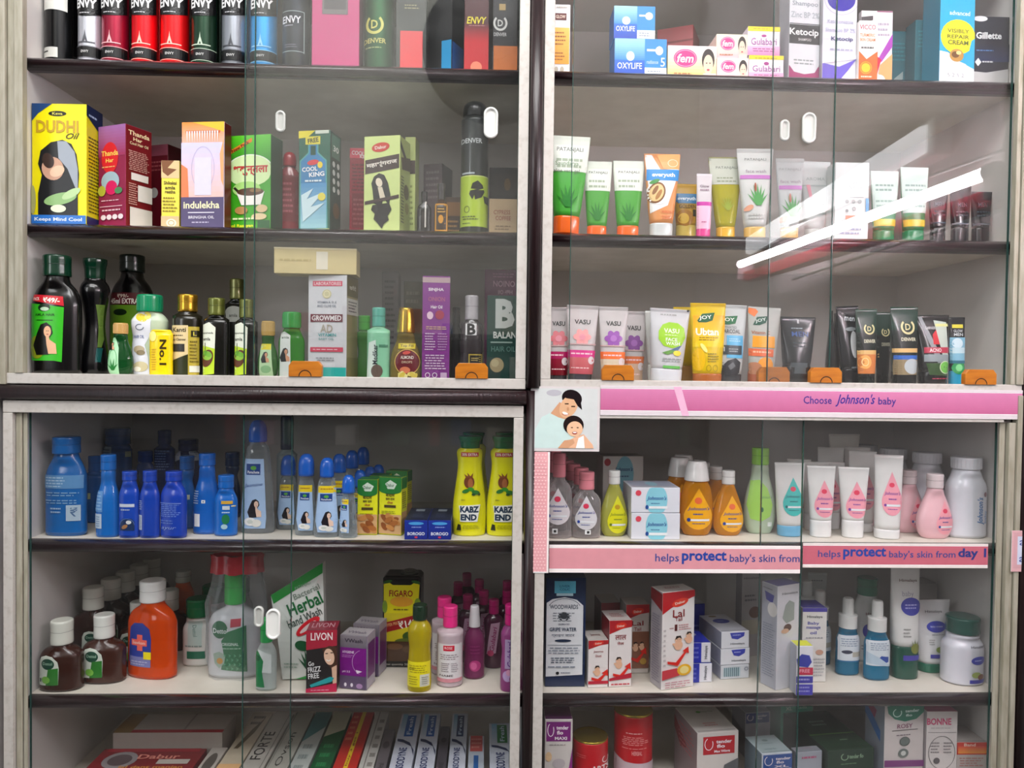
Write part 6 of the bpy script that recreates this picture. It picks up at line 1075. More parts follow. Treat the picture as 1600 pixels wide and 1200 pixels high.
# ---- cartons and bottles behind the second pane
lv = carton('hair_serum_carton', 'black and crimson hair serum carton with laughing woman', 'carton', '5', None, (478, 526, 985, 1082), '#231f20',
       [('r', 478, 985, 526, 1006, '#a82038'), ('p', [(478, 1006), (526, 1006), (526, 1010), (502, 1013), (478, 1016)], '#a82038'), ('t', 'LIVON', 502, 995, 34, 12, '#f2e6e6', 0, .015), ('p', [(503, 1014), (514, 1010), (526, 1012), (526, 1060), (520, 1050), (508, 1034)], '#4a2f22'), ('e', 514, 1027, 8, 13, '#e6bfa4', -12), ('o', 513, 1030, 4, 4, 1.4, '#f6f2ee', 20, 160), ('r', 508, 1021, 512, 1022.4, '#2a1a14'), ('r', 516, 1020, 520, 1021.4, '#2a1a14'), ('p', [(518, 1044), (526, 1040), (526, 1068), (520, 1070)], '#dcb49a'),
        ('t', 'Go', 486, 1037, 9, 7, '#eee', -6, .01), ('t', 'FRIZZ', 491, 1046, 20, 8, '#eee', -6, .01), ('t', 'FREE', 490, 1056, 17, 8, '#eee', -6, .01), ('p', [(484, 1070), (516, 1058), (522, 1060), (518, 1066), (486, 1074)], '#1fa0a4'), ('p', [(478, 1076), (526, 1068), (526, 1082), (478, 1082)], '#c81c4c'), ('l', 484, 1077, 516, 1080, 1, '#e8a0b4')], rot=4, dep=.05, top='#8c2438', side='#5a1a28', T=[('t', 'LIVON', .5, .5, .75, .5, '#c4909a')])
pr = [('g', 531, 993, 572, 1014, '#8a8288', '#6c6470'), ('t', 'VWash', 552, 1003, 28, 6, '#3c3240', 0, .03), ('r', 531, 1014, 572, 1058, '#7a1682'), ('t', 'HYGIENE', 544, 1021, 18, 4, '#e8d0ea', 0, .02), ('l', 534, 1025, 552, 1030, 2, '#b478b8'), ('o', 568, 1036, 18, 20, .7, '#c49ac8', 110, 250), ('p', [(556, 1048), (566, 1050), (558, 1054)], '#e8d8ea'), ('t', 'pH 3.5', 541, 1052, 12, 4, '#e8d0ea'), ('r', 531, 1058, 572, 1078, '#5c4a68'), ('e', 540, 1072, 2, 3, '#e8e0ea'), ('e', 550, 1072, 2, 3, '#e8e0ea'), ('e', 562, 1073, 5, 4, '#a884b0')]
vw = carton('wash_carton', 'silver and violet carton in front of its twin', 'carton', '5', None, (531, 573, 995, 1079), '#80788a', pr, rot=-12, sx=586, side='#a8a0b0', top='#a8a2a6', T=[('t', 'VWash', .5, .6, .7, .3, '#6a6070')], R=[('r', .1, .15, .9, .8, '#6a2a70')], grp='silver and violet cartons')
again(vw, .013, .062, 'silver and violet carton second, behind its twin')
fg = carton('olive_oil_tin', 'tall black olive oil tin with yellow shield and red price ribbon', 'tin', '5', None, (596, 656, 902, 1044), '#141210',
       [('p', [(598, 915), (606, 912), (612, 916), (640, 916), (646, 912), (654, 915), (652, 950), (648, 964), (602, 966), (598, 950)], '#e2d814'), ('e', 626, 942, 18, 8, '#e8a82c'), ('e', 604, 911, 7, 2.4, '#2c5a20', -12), ('e', 648, 911, 7, 2.4, '#2c5a20', 12), ('t', 'FIGARO', 625, 929, 37, 10, '#9a1c14', 0, .02), ('l', 612, 952, 640, 957, 1, '#7a6a14'), ('e', 600, 950, 4, 10, '#7a9a24'), ('e', 651, 946, 5, 10, '#7a9a24'),
        ('r', 599, 960, 654, 1035, '#cfc01c'), ('p', [(596, 976), (656, 960), (656, 976), (596, 992)], '#9c1a1a'), ('t', 'OFFER PRICE', 612, 977, 24, 5, '#e8a86a', -14), ('t', '₹140', 636, 976, 28, 12, '#f4ecdc', -12, .02), ('e', 640, 996, 12, 8, '#3c5a1c'), ('e', 632, 1004, 16, 5, '#5a6a1c'), ('r', 599, 1004, 654, 1035, '#4a2c14'), ('e', 616, 1012, 13, 5, '#6a4420'), ('e', 642, 1016, 14, 6, '#5a3c1c'), ('r', 596, 1035, 656, 1044, '#0c0a08'), ('t', 'Net quantity 500 ml', 624, 1040, 46, 4, '#b8b4ac')], dep=.055, rot=-2, fin='gloss', top='#3a3a34', bev=.006, side='#161412')
mb = MB(); mb.cyl((.012, 0, fg.H-.0005), (.012, 0, fg.H+.003), .017, '#5c5c54', seg=28); mb.cyl((.012, 0, fg.H+.003), (.012, 0, fg.H+.0055), .012, '#77776c', seg=28); mb.build('tin_lid', 'metal', fg.o)
bottle('mustard_oil_bottle', 'slim clear bottle of golden oil with dark green cap, nearest the shelf edge', 'bottle', '5', None, (636, 674, 944, 1088), 'waist', '#dcc818', cap=(646, 668, 967, 'screw', '#14301c'), tr=.8, n=2.1, fin='liquid',
       art=[('r', 637, 1037, 672, 1079, '#ece01c'), ('r', 657, 1058, 671, 1078, '#d8d8c8'), ('l', 640, 1042, 668, 1056, 4, '#a89a10'), ('l', 640, 1060, 655, 1076, 4, '#a89a10'), ('l', 659, 1061, 669, 1075, 4, '#8c8c80'), ('t', 'OIL', 645, 1048, 8, 4, '#7a6a08')])
G = 'pink rose water bottles'
rp = bottle('rose_water_bottle', 'clear bottle with hot pink cap and white printed label', 'bottle', '5', None, (682, 723, 946, 1075), 'straight', '#d8c4cc', cap=(691, 714, 978, 'flip', '#f02f8a'), tr=.9, n=2, fin='satin', grp=G,
       art=[('r', 684, 1004, 721, 1066, '#e4e0e2'), ('r', 693, 1006, 710, 1015, '#d0203c'), ('t', 'ROSE', 701, 1010, 12, 4, '#f4dcdc'), ('l', 688, 1020, 718, 1030, 3, '#9a8a90'), ('l', 690, 1034, 703, 1050, 5, '#8a7a80'), ('l', 705, 1034, 716, 1050, 5, '#a49aa0'), ('t', 'NAME', 698, 1055, 20, 3, '#6a5a60'), ('r', 684, 1060, 721, 1066, '#d8909c')])
again(rp, -.014, .055, 'clear bottle with hot pink cap, second behind the white labelled one')
sp = bottle('rose_water_bottle', 'purple pink bottle with a white spray nozzle', 'bottle', '5', None, (724, 757, 946, 1062), 'shoulder', '#a03a78', cap=(731, 749, 978, 'cone', '#e6e2e6'), tr=.9, n=2, fin='liquid', grp=G, art=[('e', 742, 1040, 9, 9, '#b8327c'), ('e', 740, 1040, 5, 6, '#d8609c'), ('l', 734, 1006, 750, 1022, 3, '#8c2c68')])
gb = bottle('rose_water_bottle', 'purple bottle lettered Gulabari sideways, cut by the frame strip', 'bottle', '5', None, (781, 815, 944, 1084), 'waist', '#a84a90', cap=(787, 808, 975, 'flip', '#d01c7c'), tr=.8, fin='satin', grp=G,
       art=[('r', 788, 998, 802, 1046, '#b8a0c8'), ('t', 'Gulabari', 796, 1022, 42, 9, '#6a2c8a', -90, .02, .2), ('e', 792, 1058, 7, 9, '#c8a8d8'), ('e', 800, 1062, 5, 6, '#8c2c6c'), ('e', 794, 1052, 4, 5, '#e0a0c0')])
ng = bottle('rose_water_bottle', 'dark rose bottle with magenta cap and slanted name label, behind the spray', 'bottle', '5', .14, (755, 786, 936, 1050), 'waist', '#4a1834', cap=(766, 782, 958, 'flip', '#b81c6c'), tr=.8, grp=G, art=[('p', [(766, 974), (780, 972), (774, 1024), (760, 1026)], '#b890a8'), ('t', 'Gulabari', 770, 1000, 42, 7, '#8c1c5c', -83, .02, .2), ('e', 766, 1024, 5, 5, '#c03a6a')])
for i, (dx, dy, l) in enumerate(((-.052, .03, 'rose bottle with pink cap behind the white spray nozzle'), (-.02, .06, 'tall rose bottle with cerise cap above the slanted label'), (-.075, .12, 'rose bottle in the dark back row near the tin'), (-.03, .14, 'rose bottle in the dark back row, middle'), (.028, .06, 'rose bottle behind the sideways lettered one'), (.03, .13, 'rose bottle in the dark back corner'), (-.058, .19, 'rose bottle last in the back row'))):
    again(ng, dx, dy, l)
# ================================================================ baby care shelf
def jdrop(c, y0, h, w_, col, name="Johnson's", ink='#24409a', dot='#e03a5c', s=1):
    return drop(c, y0+h*.5, w_, h, col)+[('e', c-w_*.02, y0+h*.3, w_*.13, w_*.12, dot), ('t', name, c, y0+h*.5, w_*.78, h*.1, ink, 0, .015, .3), ('l', c-w_*.2, y0+h*.59, c+w_*.2, y0+h*.66, 1, ink), ('r', c-w_*.3, y0+h*.74, c+w_*.38, y0+h*.79, '#e8ecf0'), ('e', c-w_*.34, y0+h*.76, w_*.06, w_*.07, ink), ('l', c-w_*.25, y0+h*.83, c+w_*.25, y0+h*.87, 1, ink)]
G = 'clear baby oil bottles with pink caps'
b1 = bottle('baby_oil_bottle', 'clear baby oil bottle with pink cap, cut by the pink border sticker', 'bottle', '4', None, (852, 893, 708, 842), 'shoulder', '#e4dede', cap=(860, 880, 745, 'flip', '#e88c98'), tr=.55, fin='clear', grp=G, art=jdrop(870, 762, 58, 38, '#ded8dc')+[('r', 862, 826, 870, 834, '#e8e8e8'), ('r', 864, 828, 868, 832, '#333')], fill=(760, '#e8e0e2'))
b2 = bottle('baby_oil_bottle', 'clear baby oil bottle with pink cap, front of the line beside the yellow oil', 'bottle', '4', None, (893, 938, 737, 842), 'shoulder', '#e4dede', cap=(904, 928, 764, 'flip', '#e88c98'), tr=.55, fin='clear', grp=G, art=jdrop(914, 774, 54, 34, '#dcdadf')+[('r', 912, 828, 921, 835, '#f0f0f0'), ('r', 915, 829.5, 919, 833.5, '#333')], fill=(775, '#e8e0e2'))
for k in range(4): again(b2, -.006*(k+1), .058*(k+1), ('clear baby oil bottle second in the line beside yellow oil', 'clear baby oil bottle third in that line', 'clear baby oil bottle fourth in that line', 'clear baby oil bottle last in that line')[k])
for k in range(2): again(b1, -.0, .06*(k+1), ('clear baby oil bottle behind the one cut by the sticker', 'clear baby oil bottle at the back, above the sticker corner')[k])
bottle('baby_hair_oil_bottle', 'pale yellow bottle with white cap and yellow drop label', 'bottle', '4', None, (938, 981, 735, 839), 'drop', '#dcdc6c', cap=(951, 969, 756, 'flip', '#e2e4e0'), tr=.55, fin='liquid', art=jdrop(964, 774, 60, 32, '#e2e020', dot='#c8a020', ink='#7a8a2a'))
def soap(x0, y0, x1, y1):
    c = x0+(x1-x0)*.52; h = y1-y0
    return [('e', c, y0+h*.5, 17, h*.62, '#8cd0e0'), ('e', x0+11, y0+h*.22, 4.5, 4.5, '#e04a5c'), ('t', "Johnson's", c, y0+h*.44, 31, 8, '#24509a', 0, .02, .3), ('l', c-9, y0+h*.6, c+9, y0+h*.67, 1, '#3a6aa0'), ('r', c-12, y0+h*.74, c+17, y0+h*.84, '#eef2f4'), ('e', c-15, y0+h*.78, 2.4, 3.4, '#24509a')]
s1 = carton('baby_soap_carton', 'white and light blue baby soap carton, lower of the stack', 'carton', '4', None, (985, 1061, 802, 843), '#e0e2ea', soap(985, 802, 1061, 843), dep=.085, rot=0, side='#c8cad4', top='#c4c6d0', grp='stacked baby soap cartons')
s2 = carton('baby_soap_carton', 'white and light blue baby soap carton, upper of the stack', 'carton', '4', s1.o.location.y-s1.D/2+.001, (985, 1061, 762, 802), '#e0e2ea', soap(985, 762, 1061, 802), dep=.085, rot=0, side='#c8cad4', top='#c4c6d0', on=s1, grp='stacked baby soap cartons', T=[('r', .05, .1, .42, .8, '#aab0c4'), ('r', .58, .1, .95, .8, '#aab0c4'), ('e', .5, .5, .12, .3, '#9cc8d8')])
s3 = carton('baby_soap_carton', 'white baby soap carton standing deep in the shelf above the yellow oil', 'carton', '4', .2, (941, 1004, 713, 800), '#d4d2cc', [('e', 975, 737, 14, 24, '#7ab8c8'), ('e', 948, 721, 5, 5, '#a82a34'), ('t', "Johnson's", 973, 731, 29, 7, '#1a3a70', 0, .02, .3), ('l', 960, 738, 986, 742, 1, '#3a5a80')], dep=.05, rot=6, top='#8a8478')
G = 'golden baby shampoo bottles'
k1 = bottle('baby_shampoo_bottle', 'large golden shampoo bottle with white cone cap, beside the soap cartons', 'bottle', '4', None, (1061, 1113, 720, 838), 'egg', '#f0a00c', cap=(1066, 1104, 750, 'cone', '#e4e2e0'), tr=.6, fin='liquid', grp=G, art=jdrop(1087, 762, 66, 44, '#f2ae10', dot='#e86a3c'))
again(k1, -.018, .05, 'large golden shampoo bottle second in line by the soap cartons'); again(k1, .0, .1, 'large golden shampoo bottle third in line by the soap cartons')
k2 = bottle('baby_shampoo_bottle', 'smaller golden shampoo bottle with white cap, before its own row', 'bottle', '4', None, (1113, 1160, 735, 838), 'drop', '#f0a00c', cap=(1129, 1149, 756, 'flip', '#e4e2e0'), tr=.6, fin='liquid', grp=G, art=jdrop(1140, 774, 58, 38, '#f2ae10', dot='#e86a3c'))
for k in range(3): again(k2, -.006*(k+1), .06*(k+1), ('smaller golden shampoo bottle second in its row', 'smaller golden shampoo bottle third in its row', 'smaller golden shampoo bottle last in its row')[k])
bottle('baby_oil_bottle', 'tall clear bottle with lime cap and green drop label at the pane edge', 'bottle', '4', None, (1163, 1212, 700, 836), 'drop', '#c8dcc0', cap=(1177, 1203, 726, 'flip', '#8ccc3c'), tr=.55, fin='satin', art=[('p', [(1172, 752), (1184, 750), (1196, 764), (1204, 790), (1200, 808), (1186, 816), (1170, 812), (1165, 790)], '#a4d860'), ('t', "Johnson's", 1193, 778, 20, 6, '#4a8a5a', 0, 0, .3), ('e', 1187, 797, 2, 4, '#2a6a4a'), ('r', 1196, 817, 1203, 824, '#e8f0e8')])
G = 'white baby cream tubes'
def jt(label, x0, x1, yt, yb, cx0, cx1, cy, dcol='#f2a0b0', Y=None, capc='#e6e6e6', ink='#7a3a9a', dot='#e8385c', dc=None, rot=-12):
    Y = Y if Y is not None else find_Y('4', None, (x0+x1)/2, yb, None); c = dc or (x0+x1)/2+4
    return tube('baby_cream_tube', label, 'tube', '4', Y, (x0, x1, yt, yb), '#e2e2e0', (cx0, cx1, cy, capc), jdrop(c, yt+(yb-yt)*.2, (yb-yt)*.52, (x1-x0)*.72, dcol, ink=ink, dot=dot), grp=G, fin='gloss', rot=rot)
jt('white baby tube with turquoise drop and light blue cap, at the front pane end', 1209, 1254, 723, 839, 1215, 1250, 820, '#3cc4be', capc='#6ab4dc', ink='#0f6a74', dc=1236, rot=-8)
bs = jt('white tube with pink drop, third row, beside the turquoise one', 1236, 1272, 720, 835, 1240, 1266, 812, '#c88080', Y=.13)
t1 = jt('white tube with pink drop, first in front after the turquoise one', 1260, 1302, 728, 840, 1266, 1297, 812)
t2 = jt('white tube with pink drop, middle one of the front three', 1309, 1354, 730, 841, 1316, 1347, 812)
t3 = jt('tall white tube with pink drop beside the pink lotion bottles', 1365, 1407, 711, 843, 1367, 1403, 826)
again(t1, .014, .06, 'white tube with pink drop, second behind the first in front'); again(t2, -.01, .065, 'white tube with pink drop, second behind the middle one')
again(t3, -.02, .06, 'tall white tube second behind the tall front one'); again(t3, -.052, .13, 'tall white tube third back, wide plain crimp showing'); again(t3, .01, .12, 'tall white tube deep behind the pink lotion')
tube('baby_cream_tube', 'very tall plain white tube in the back, rising above the others', 'tube', '4', .19, (1306, 1356, 681, 800), '#dcdad0', (1316, 1346, 780, '#d8d8d0'), grp=G, fin='gloss')
l1 = bottle('baby_lotion_bottle', 'pale pink lotion bottle with white cap, front one', 'bottle', '4', None, (1436, 1490, 740, 843), 'drop', '#e8b8c0', cap=(1451, 1475, 762, 'flip', '#e4d4d6'), tr=.55, art=jdrop(1473, 782, 54, 30, '#f0a0ac'), grp='pale pink lotion bottles')
again(l1, -.028, .05, 'pale pink lotion bottle second, by the tall white tube'); again(l1, -.05, .11, 'pale pink lotion bottle third, mostly hidden')
p1 = bottle('baby_powder_bottle', 'large white powder bottle with blue sideways lettering, front one', 'bottle', '4', None, (1484, 1545, 714, 842), 'shoulder', '#d8dae2', cap=(1495, 1537, 732, 'screw', '#d4d6dc'), tr=.7, n=2.2, grp='white powder bottles', art=[('t', "Johnson's", 1526, 798, 44, 13, '#3f78b0', -90, .02, .3), ('t', 'baby', 1536, 808, 20, 7, '#5a88b8', -90, .01), ('e', 1534, 772, 3, 4, '#8a6a70')])
again(p1, -.03, .08, 'large white powder bottle second in its line'); again(p1, -.062, .15, 'large white powder bottle third in its line'); again(p1, -.088, .22, 'large white powder bottle at the back, highest cap', dz=0)
# ================================================================ gripe water shelf
carton('gripe_water_carton', 'big navy gripe water carton with arched white label', 'carton', '5', None, (852, 914, 903, 1073), '#12254a', dep=.05, side='#0e1c3a', top='#2a3656',
       art=[('r', 865, 908, 898, 927, '#62c4e0'), ('t', 'LIVER', 881, 916, 16, 3.6, '#1a6a9a'), ('t', 'COLIC', 881, 921, 16, 3.6, '#1a6a9a'), ('r', 868, 927, 894, 931, '#b8dce8'), ('p', [(853, 942), (862, 936), (881, 933), (900, 937), (910, 946), (910, 1054), (853, 1057)], '#dde0e4'), ('o', 881, 952, 26, 17, .8, '#2a3c5a', 200, 340), ('t', 'WOODWARDS', 880, 948, 44, 7, '#1c2c48', 0, .015), ('e', 880, 962, 14, 8, '#dde0e4'), ('e', 880, 963, 9, 7, '#2a2e34'), ('e', 880, 965, 4, 5, '#c8ccd0'), ('l', 862, 956, 898, 972, 4, '#8a9098'), ('e', 880, 962, 6, 5, '#3a3e44'), ('t', 'CELEBRATED', 880, 975, 18, 2.6, '#3a4660'), ('t', 'GRIPE WATER', 879, 983, 42, 6, '#2a3a58', 0, .015), ('t', 'ग्राइप वाटर', 879, 993, 36, 5, '#3a4660', 0, 0), ('e', 879, 1000.5, 13, 2.2, '#1c2c48'), ('r', 855, 1007, 908, 1007.7, '#5a6478'), ('l', 856, 1010, 906, 1022, 3, '#8a92a0'), ('l', 860, 1026, 900, 1036, 3, '#4a566c'), ('l', 856, 1039, 906, 1044, 1, '#8a92a0'), ('e', 871, 1051, 2.6, 2.4, '#1a1c20'), ('l', 876, 1049, 892, 1052, 1, '#5a6478')])
def lal(x0, y0, x1, y1, title, sub_, sz):
    w_, h = x1-x0, y1-y0; c = (x0+x1)/2
    return [('p', [(x0, y0), (x1, y0), (x1, y0+h*.12), (x0+w_*.6, y0+h*.14), (x0, y0+h*.22)], '#b01c24'), ('e', x0+w_*.5, y0+h*.1, w_*.26, h*.05, '#d83020', -12), ('t', 'Dabur', x0+w_*.5, y0+h*.1, w_*.34, h*.035, '#f6d8c8', -6, .02), ('t', title, c, y0+h*.27, w_*.5, h*sz, '#8a1c24', 0, .01), ('t', sub_, c, y0+h*.355, w_*.3, h*.05, '#8a1c24', 0, .01)]
def baby(cx, cy, s): return [('e', cx, cy-s*.9, s*.5, s*.5, '#e8bc9c'), ('p', [(cx-s*.5, cy-s*.9), (cx-s*.3, cy-s*1.45), (cx+s*.3, cy-s*1.45), (cx+s*.5, cy-s*.95), (cx+s*.1, cy-s*1.2)], '#2c201c'), ('e', cx, cy-s*.1, s*.6, s*.7, '#e4b494'), ('e', cx-s*.5, cy-s*.2, s*.4, s*.2, '#e4b494', 30), ('r', cx-s*.25, cy-s*.98, cx-s*.1, cy-s*.92, '#2c201c'), ('r', cx+s*.1, cy-s*.98, cx+s*.25, cy-s*.92, '#2c201c')]
def swoosh(x0, y0, x1, y1): return [('p', [(x0, y1-4), (x0+(x1-x0)*.4, y1-1), (x1-6, y0+8), (x1-9, y0+6), (x1, y0), (x1+1, y0+11), (x1-3, y0+9), (x0+(x1-x0)*.5, y1+5), (x0, y1)], '#d8281c')]
carton('baby_oil_carton', 'short red and white baby oil carton beside the navy gripe water', 'carton', '5', None, (918, 949, 1001, 1075), '#e6e0de', lal(918, 998, 949, 1075, 'Janma', 'Ghunti', .05)+baby(932, 1052, 8)+swoosh(923, 1046, 948, 1062)+[('r', 918, 1064, 949, 1069, '#b81c34')], rot=5, dep=.055, side='#c4c0c2', top='#d8d2cc', T=[('t', 'Janma', .5, .5, .5, .25, '#7a3a3a')], grp='red and white baby oil cartons')
carton('baby_oil_carton', 'middle sized red and white carton with baby on red arrow', 'carton', '5', None, (951, 986, 970, 1074), '#e6e0de', lal(951, 968, 986, 1074, 'लाल', 'तेल', .07)+baby(966, 1040, 9)+swoosh(957, 1036, 984, 1056)+[('p', [(951, 1060), (986, 1052), (986, 1060), (951, 1064)], '#b81c34'), ('l', 954, 1067, 984, 1072, 1, '#c03a4a')], rot=6, dep=.06, side='#8a1c28', top='#d4c8c4', T=[('l', .2, .3, .8, .7, 3, '#a04a4a')], grp='red and white baby oil cartons')
bk = carton('baby_oil_carton', 'red topped carton deep behind the middle sized one', 'carton', '5', .17, (938, 968, 942, 1040), '#b8a8a4', [('r', 938, 942, 968, 956, '#8c1c24'), ('l', 942, 962, 964, 980, 3, '#8a4a4a')], rot=5, dep=.06, side='#6a1a20', top='#c4bab0', grp='red and white baby oil cartons')
def family(cx, cy, s): return baby(cx, cy, s)+baby(cx+s*1.4, cy-s*.2, s*.9)
carton('baby_oil_carton', 'red and white carton with brown baby photo, standing second row', 'carton', '5', .115, (977, 1013, 945, 1050), '#cfc6c0', lal(977, 945, 1013, 1050, 'Lal', 'Tail', .07)+[('r', 987, 986, 1013, 1042, '#8a5a44')]+family(992, 1012, 7)+swoosh(984, 1010, 1008, 1028)+[('e', 1004, 1031, 5, 5, '#b8903c')], rot=4, dep=.05, side='#a49c98', top='#b4a8a0', grp='red and white baby oil cartons')
carton('baby_oil_carton', 'tallest red and white carton with two babies and gold seal', 'carton', '5', None, (1033, 1083, 926, 1079), '#e8e4e2',
       [('p', [(1033, 927), (1083, 926), (1083, 936), (1062, 944), (1046, 952), (1033, 961)], '#c01820'), ('e', 1060, 944, 13, 6, '#e03c24', -16), ('t', 'Dabur', 1060, 944, 16, 4, '#f8e0d0', -12, .02), ('t', 'Lal', 1058, 961, 18, 12, '#8a1c1c', 0, .01), ('t', 'Tail', 1058, 970, 11, 6, '#8a1c1c', 0, .01), ('t', '1', 1054, 983, 4, 10, '#5a1c1c', 0, .03), ('l', 1044, 982, 1051, 985, 1, '#a86a6a'), ('l', 1058, 978, 1078, 988, 3, '#c08a8a')]+baby(1058, 1012, 11)+baby(1074, 1004, 9)+swoosh(1041, 1014, 1073, 1038)+[('p', [(1033, 1048), (1056, 1046), (1060, 1058), (1033, 1063)], '#c83a44'), ('e', 1067, 1050, 11, 9, '#e8b020'), ('e', 1067, 1050, 7, 6, '#f4e090'), ('l', 1035, 1066, 1080, 1077, 3, '#c8909a'), ('l', 1034, 982, 1038, 1044, 8, '#b8b0b0')], rot=17, sx=1015, side='#b0aab0', top='#ded6d0', L=[('p', [(0, 0), (1, .02), (1, .2), (0, .12)], '#8c1820'), ('l', .15, .25, .85, .95, 26, '#8a8494')], T=[('l', .25, .3, .75, .6, 2, '#a03a3a')], grp='red and white baby oil cartons')
G = 'white and blue baby soap cartons'
for i, (x0, x1, yt, yb) in enumerate(((1082, 1118, 1020, 1075),)):
    q1 = carton('baby_soap_carton', 'narrow blue and white carton standing on end, lower of the pair', 'carton', '5', None, (1082, 1118, 1045, 1075), '#dcdce4', [('r', 1082, 1045, 1098, 1075, '#2a34a8'), ('t', 'Himalaya', 1108, 1060, 22, 6, '#2c3040', -90, .01), ('l', 1086, 1050, 1094, 1072, 3, '#6a74d0')], dep=.07, rot=3, side='#1c2688', top='#2430a0', grp=G)
    carton('baby_soap_carton', 'narrow blue and white carton standing on the lower of the pair', 'carton', '5', q1.o.location.y-.034, (1083, 1116, 1012, 1045), '#dcdce4', [('r', 1083, 1012, 1101, 1045, '#2430b0'), ('t', 'Himalaya', 1109, 1028, 22, 6, '#2c3040', -90, .01), ('l', 1087, 1017, 1097, 1040, 3, '#6a74d0')], dep=.065, rot=3, side='#1c2688', top='#2c38b8', T=[('e', .4, .3, .25, .15, '#b8bce0')], on=q1, grp=G)
carton('baby_lotion_carton', 'tall deep blue carton leaning in the row behind the narrow ones', 'carton', '5', .13, (1086, 1112, 958, 1050), '#20288c', [('l', 1090, 990, 1108, 1030, 5, '#5a64c0')], dep=.06, rot=10, side='#2a3494', top='#d0d0d8')
h1 = carton('baby_soap_carton', 'white soap carton with barcode, bottom of the stack of three', 'carton', '5', None, (1126, 1170, 1041, 1062), '#c8ccd2', [('r', 1130, 1044, 1156, 1058, '#a8c0c8')]+[('r', 1131+3*i, 1044, 1132.4+3*i, 1058, '#55707a') for i in range(8)]+[('o', 1165, 1047, 3, 3, 1, '#7a8090')], dep=.1, rot=9, side='#a8aab8', top='#c8c8cc', grp=G)
h2 = carton('baby_soap_carton', 'white soap carton with blue bowl emblem, middle of the stack of three', 'carton', '5', h1.o.location.y-.052, (1126, 1171, 1015, 1041), '#dcdee4', [('p', [(1142, 1017), (1164, 1016), (1163, 1023), (1154, 1028), (1146, 1026)], '#2c38a8'), ('l', 1146, 1019, 1160, 1023, 1, '#a8b0e0'), ('t', 'Himalaya', 1154, 1035, 22, 4, '#3a3e48')], dep=.1, rot=9, side='#a0a2b4', top='#c4c6d0', on=h1, grp=G)
h3 = carton('baby_soap_carton', 'white soap carton with blue oval on its top, top of the stack of three', 'carton', '5', h1.o.location.y-.052, (1127, 1170, 988, 1015), '#dcdee4', [('p', [(1140, 990), (1163, 990), (1162, 996), (1152, 1001), (1143, 999)], '#2c38a8'), ('l', 1144, 992, 1158, 996, 1, '#a8b0e0'), ('t', 'Himalaya', 1152, 1008, 22, 4, '#3a3e48')], dep=.1, rot=9, side='#9c9eb2', top='#cccdd6', T=[('e', .5, .4, .3, .13, '#2c38a8'), ('l', .35, .37, .65, .44, 1, '#a8b0e0'), ('e', .4, .12, .15, .05, '#8a7a50')], on=h2, grp=G)
G = 'white baby powder and oil cartons'
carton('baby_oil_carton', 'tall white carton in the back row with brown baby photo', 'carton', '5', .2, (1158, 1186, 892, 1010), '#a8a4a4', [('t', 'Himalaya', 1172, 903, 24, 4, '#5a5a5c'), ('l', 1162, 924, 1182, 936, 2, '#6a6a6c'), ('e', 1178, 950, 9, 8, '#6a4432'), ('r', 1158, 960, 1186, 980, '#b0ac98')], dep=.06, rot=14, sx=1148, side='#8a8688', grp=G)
carton('baby_oil_carton', 'large white carton with blue top band seen from its grey side', 'carton', '5', None, (1214, 1250, 918, 1086), '#dedee4', [('t', 'Himalaya', 1233, 932, 24, 5, '#4a4a50'), ('p', [(1226, 950), (1232, 943), (1240, 948), (1240, 976), (1228, 980), (1222, 970)], '#9aa49c'), ('e', 1230, 987, 6, 6, '#5a3a2c'), ('e', 1226, 992, 6, 4, '#d8ac90')], rot=24, sx=1189, side='#b4b6c2', top='#4a40a8', L=[('p', [(.2, .08), (.8, .1), (.7, .18), (.3, .16)], '#3a3a9a'), ('e', .7, .24, .3, .07, '#ece8e4'), ('l', .1, .38, .9, .9, 22, '#8a90a0'), ('t', 'Himalaya', .4, .05, .6, .02, '#4a4a50')], grp=G)
carton('baby_oil_carton', 'medium white carton with violet lid band beside the blue sprays', 'carton', '5', .075, (1252, 1290, 950, 1064), '#dedcd8', [('r', 1252, 950, 1290, 956, '#4a40a0'), ('t', 'Himalaya', 1271, 964, 24, 5, '#4a4a50'), ('t', 'Baby', 1269, 974, 18, 6, '#5a5ab0'), ('t', 'massage', 1269, 981, 22, 5, '#5a5ab0'), ('t', 'oil', 1269, 988, 10, 5, '#5a5ab0'), ('l', 1256, 994, 1286, 998, 1, '#9a98a0'), ('e', 1279, 1018, 6, 4, '#c89a84'), ('l', 1270, 1026, 1288, 1056, 6, '#b0b0b4')], dep=.05, rot=0, top='#4a44a0', side='#b8b8bc', grp=G)
carton('baby_powder_carton', 'short carton with yellow top and red and violet price blocks', 'carton', '5', .013, (1244, 1270, 1010, 1084), '#dcdce4', [('p', [(1244, 1030), (1252, 1022), (1264, 1024), (1268, 1034), (1262, 1042), (1246, 1040)], '#3038a0'), ('r', 1246, 1042, 1270, 1053, '#c01c44'), ('t', 'FREE', 1257, 1047, 16, 5, '#e8a0b0', 0, .02), ('r', 1244, 1055, 1270, 1065, '#3a36a0'), ('r', 1244, 1067, 1270, 1083, '#443cb0'), ('l', 1247, 1057, 1266, 1063, 1, '#9a98d8'), ('l', 1247, 1069, 1266, 1080, 2, '#9a98d8')], dep=.03, rot=0, top='#d8dc2c', side='#b8bcc8', grp=G)
G = 'blue hand sanitiser sprays'
def sz(label, x0, x1, yt, yb, cx0, cx1, cy, art):
    return bottle('sanitiser_spray', label, 'spray bottle', '5', None, (x0, x1, yt, yb), 'shoulder', '#1488b4', cap=(cx0, cx1, cy, 'spray', '#dcdedc'), tr=.6, fin='liquid', grp=G, art=art)
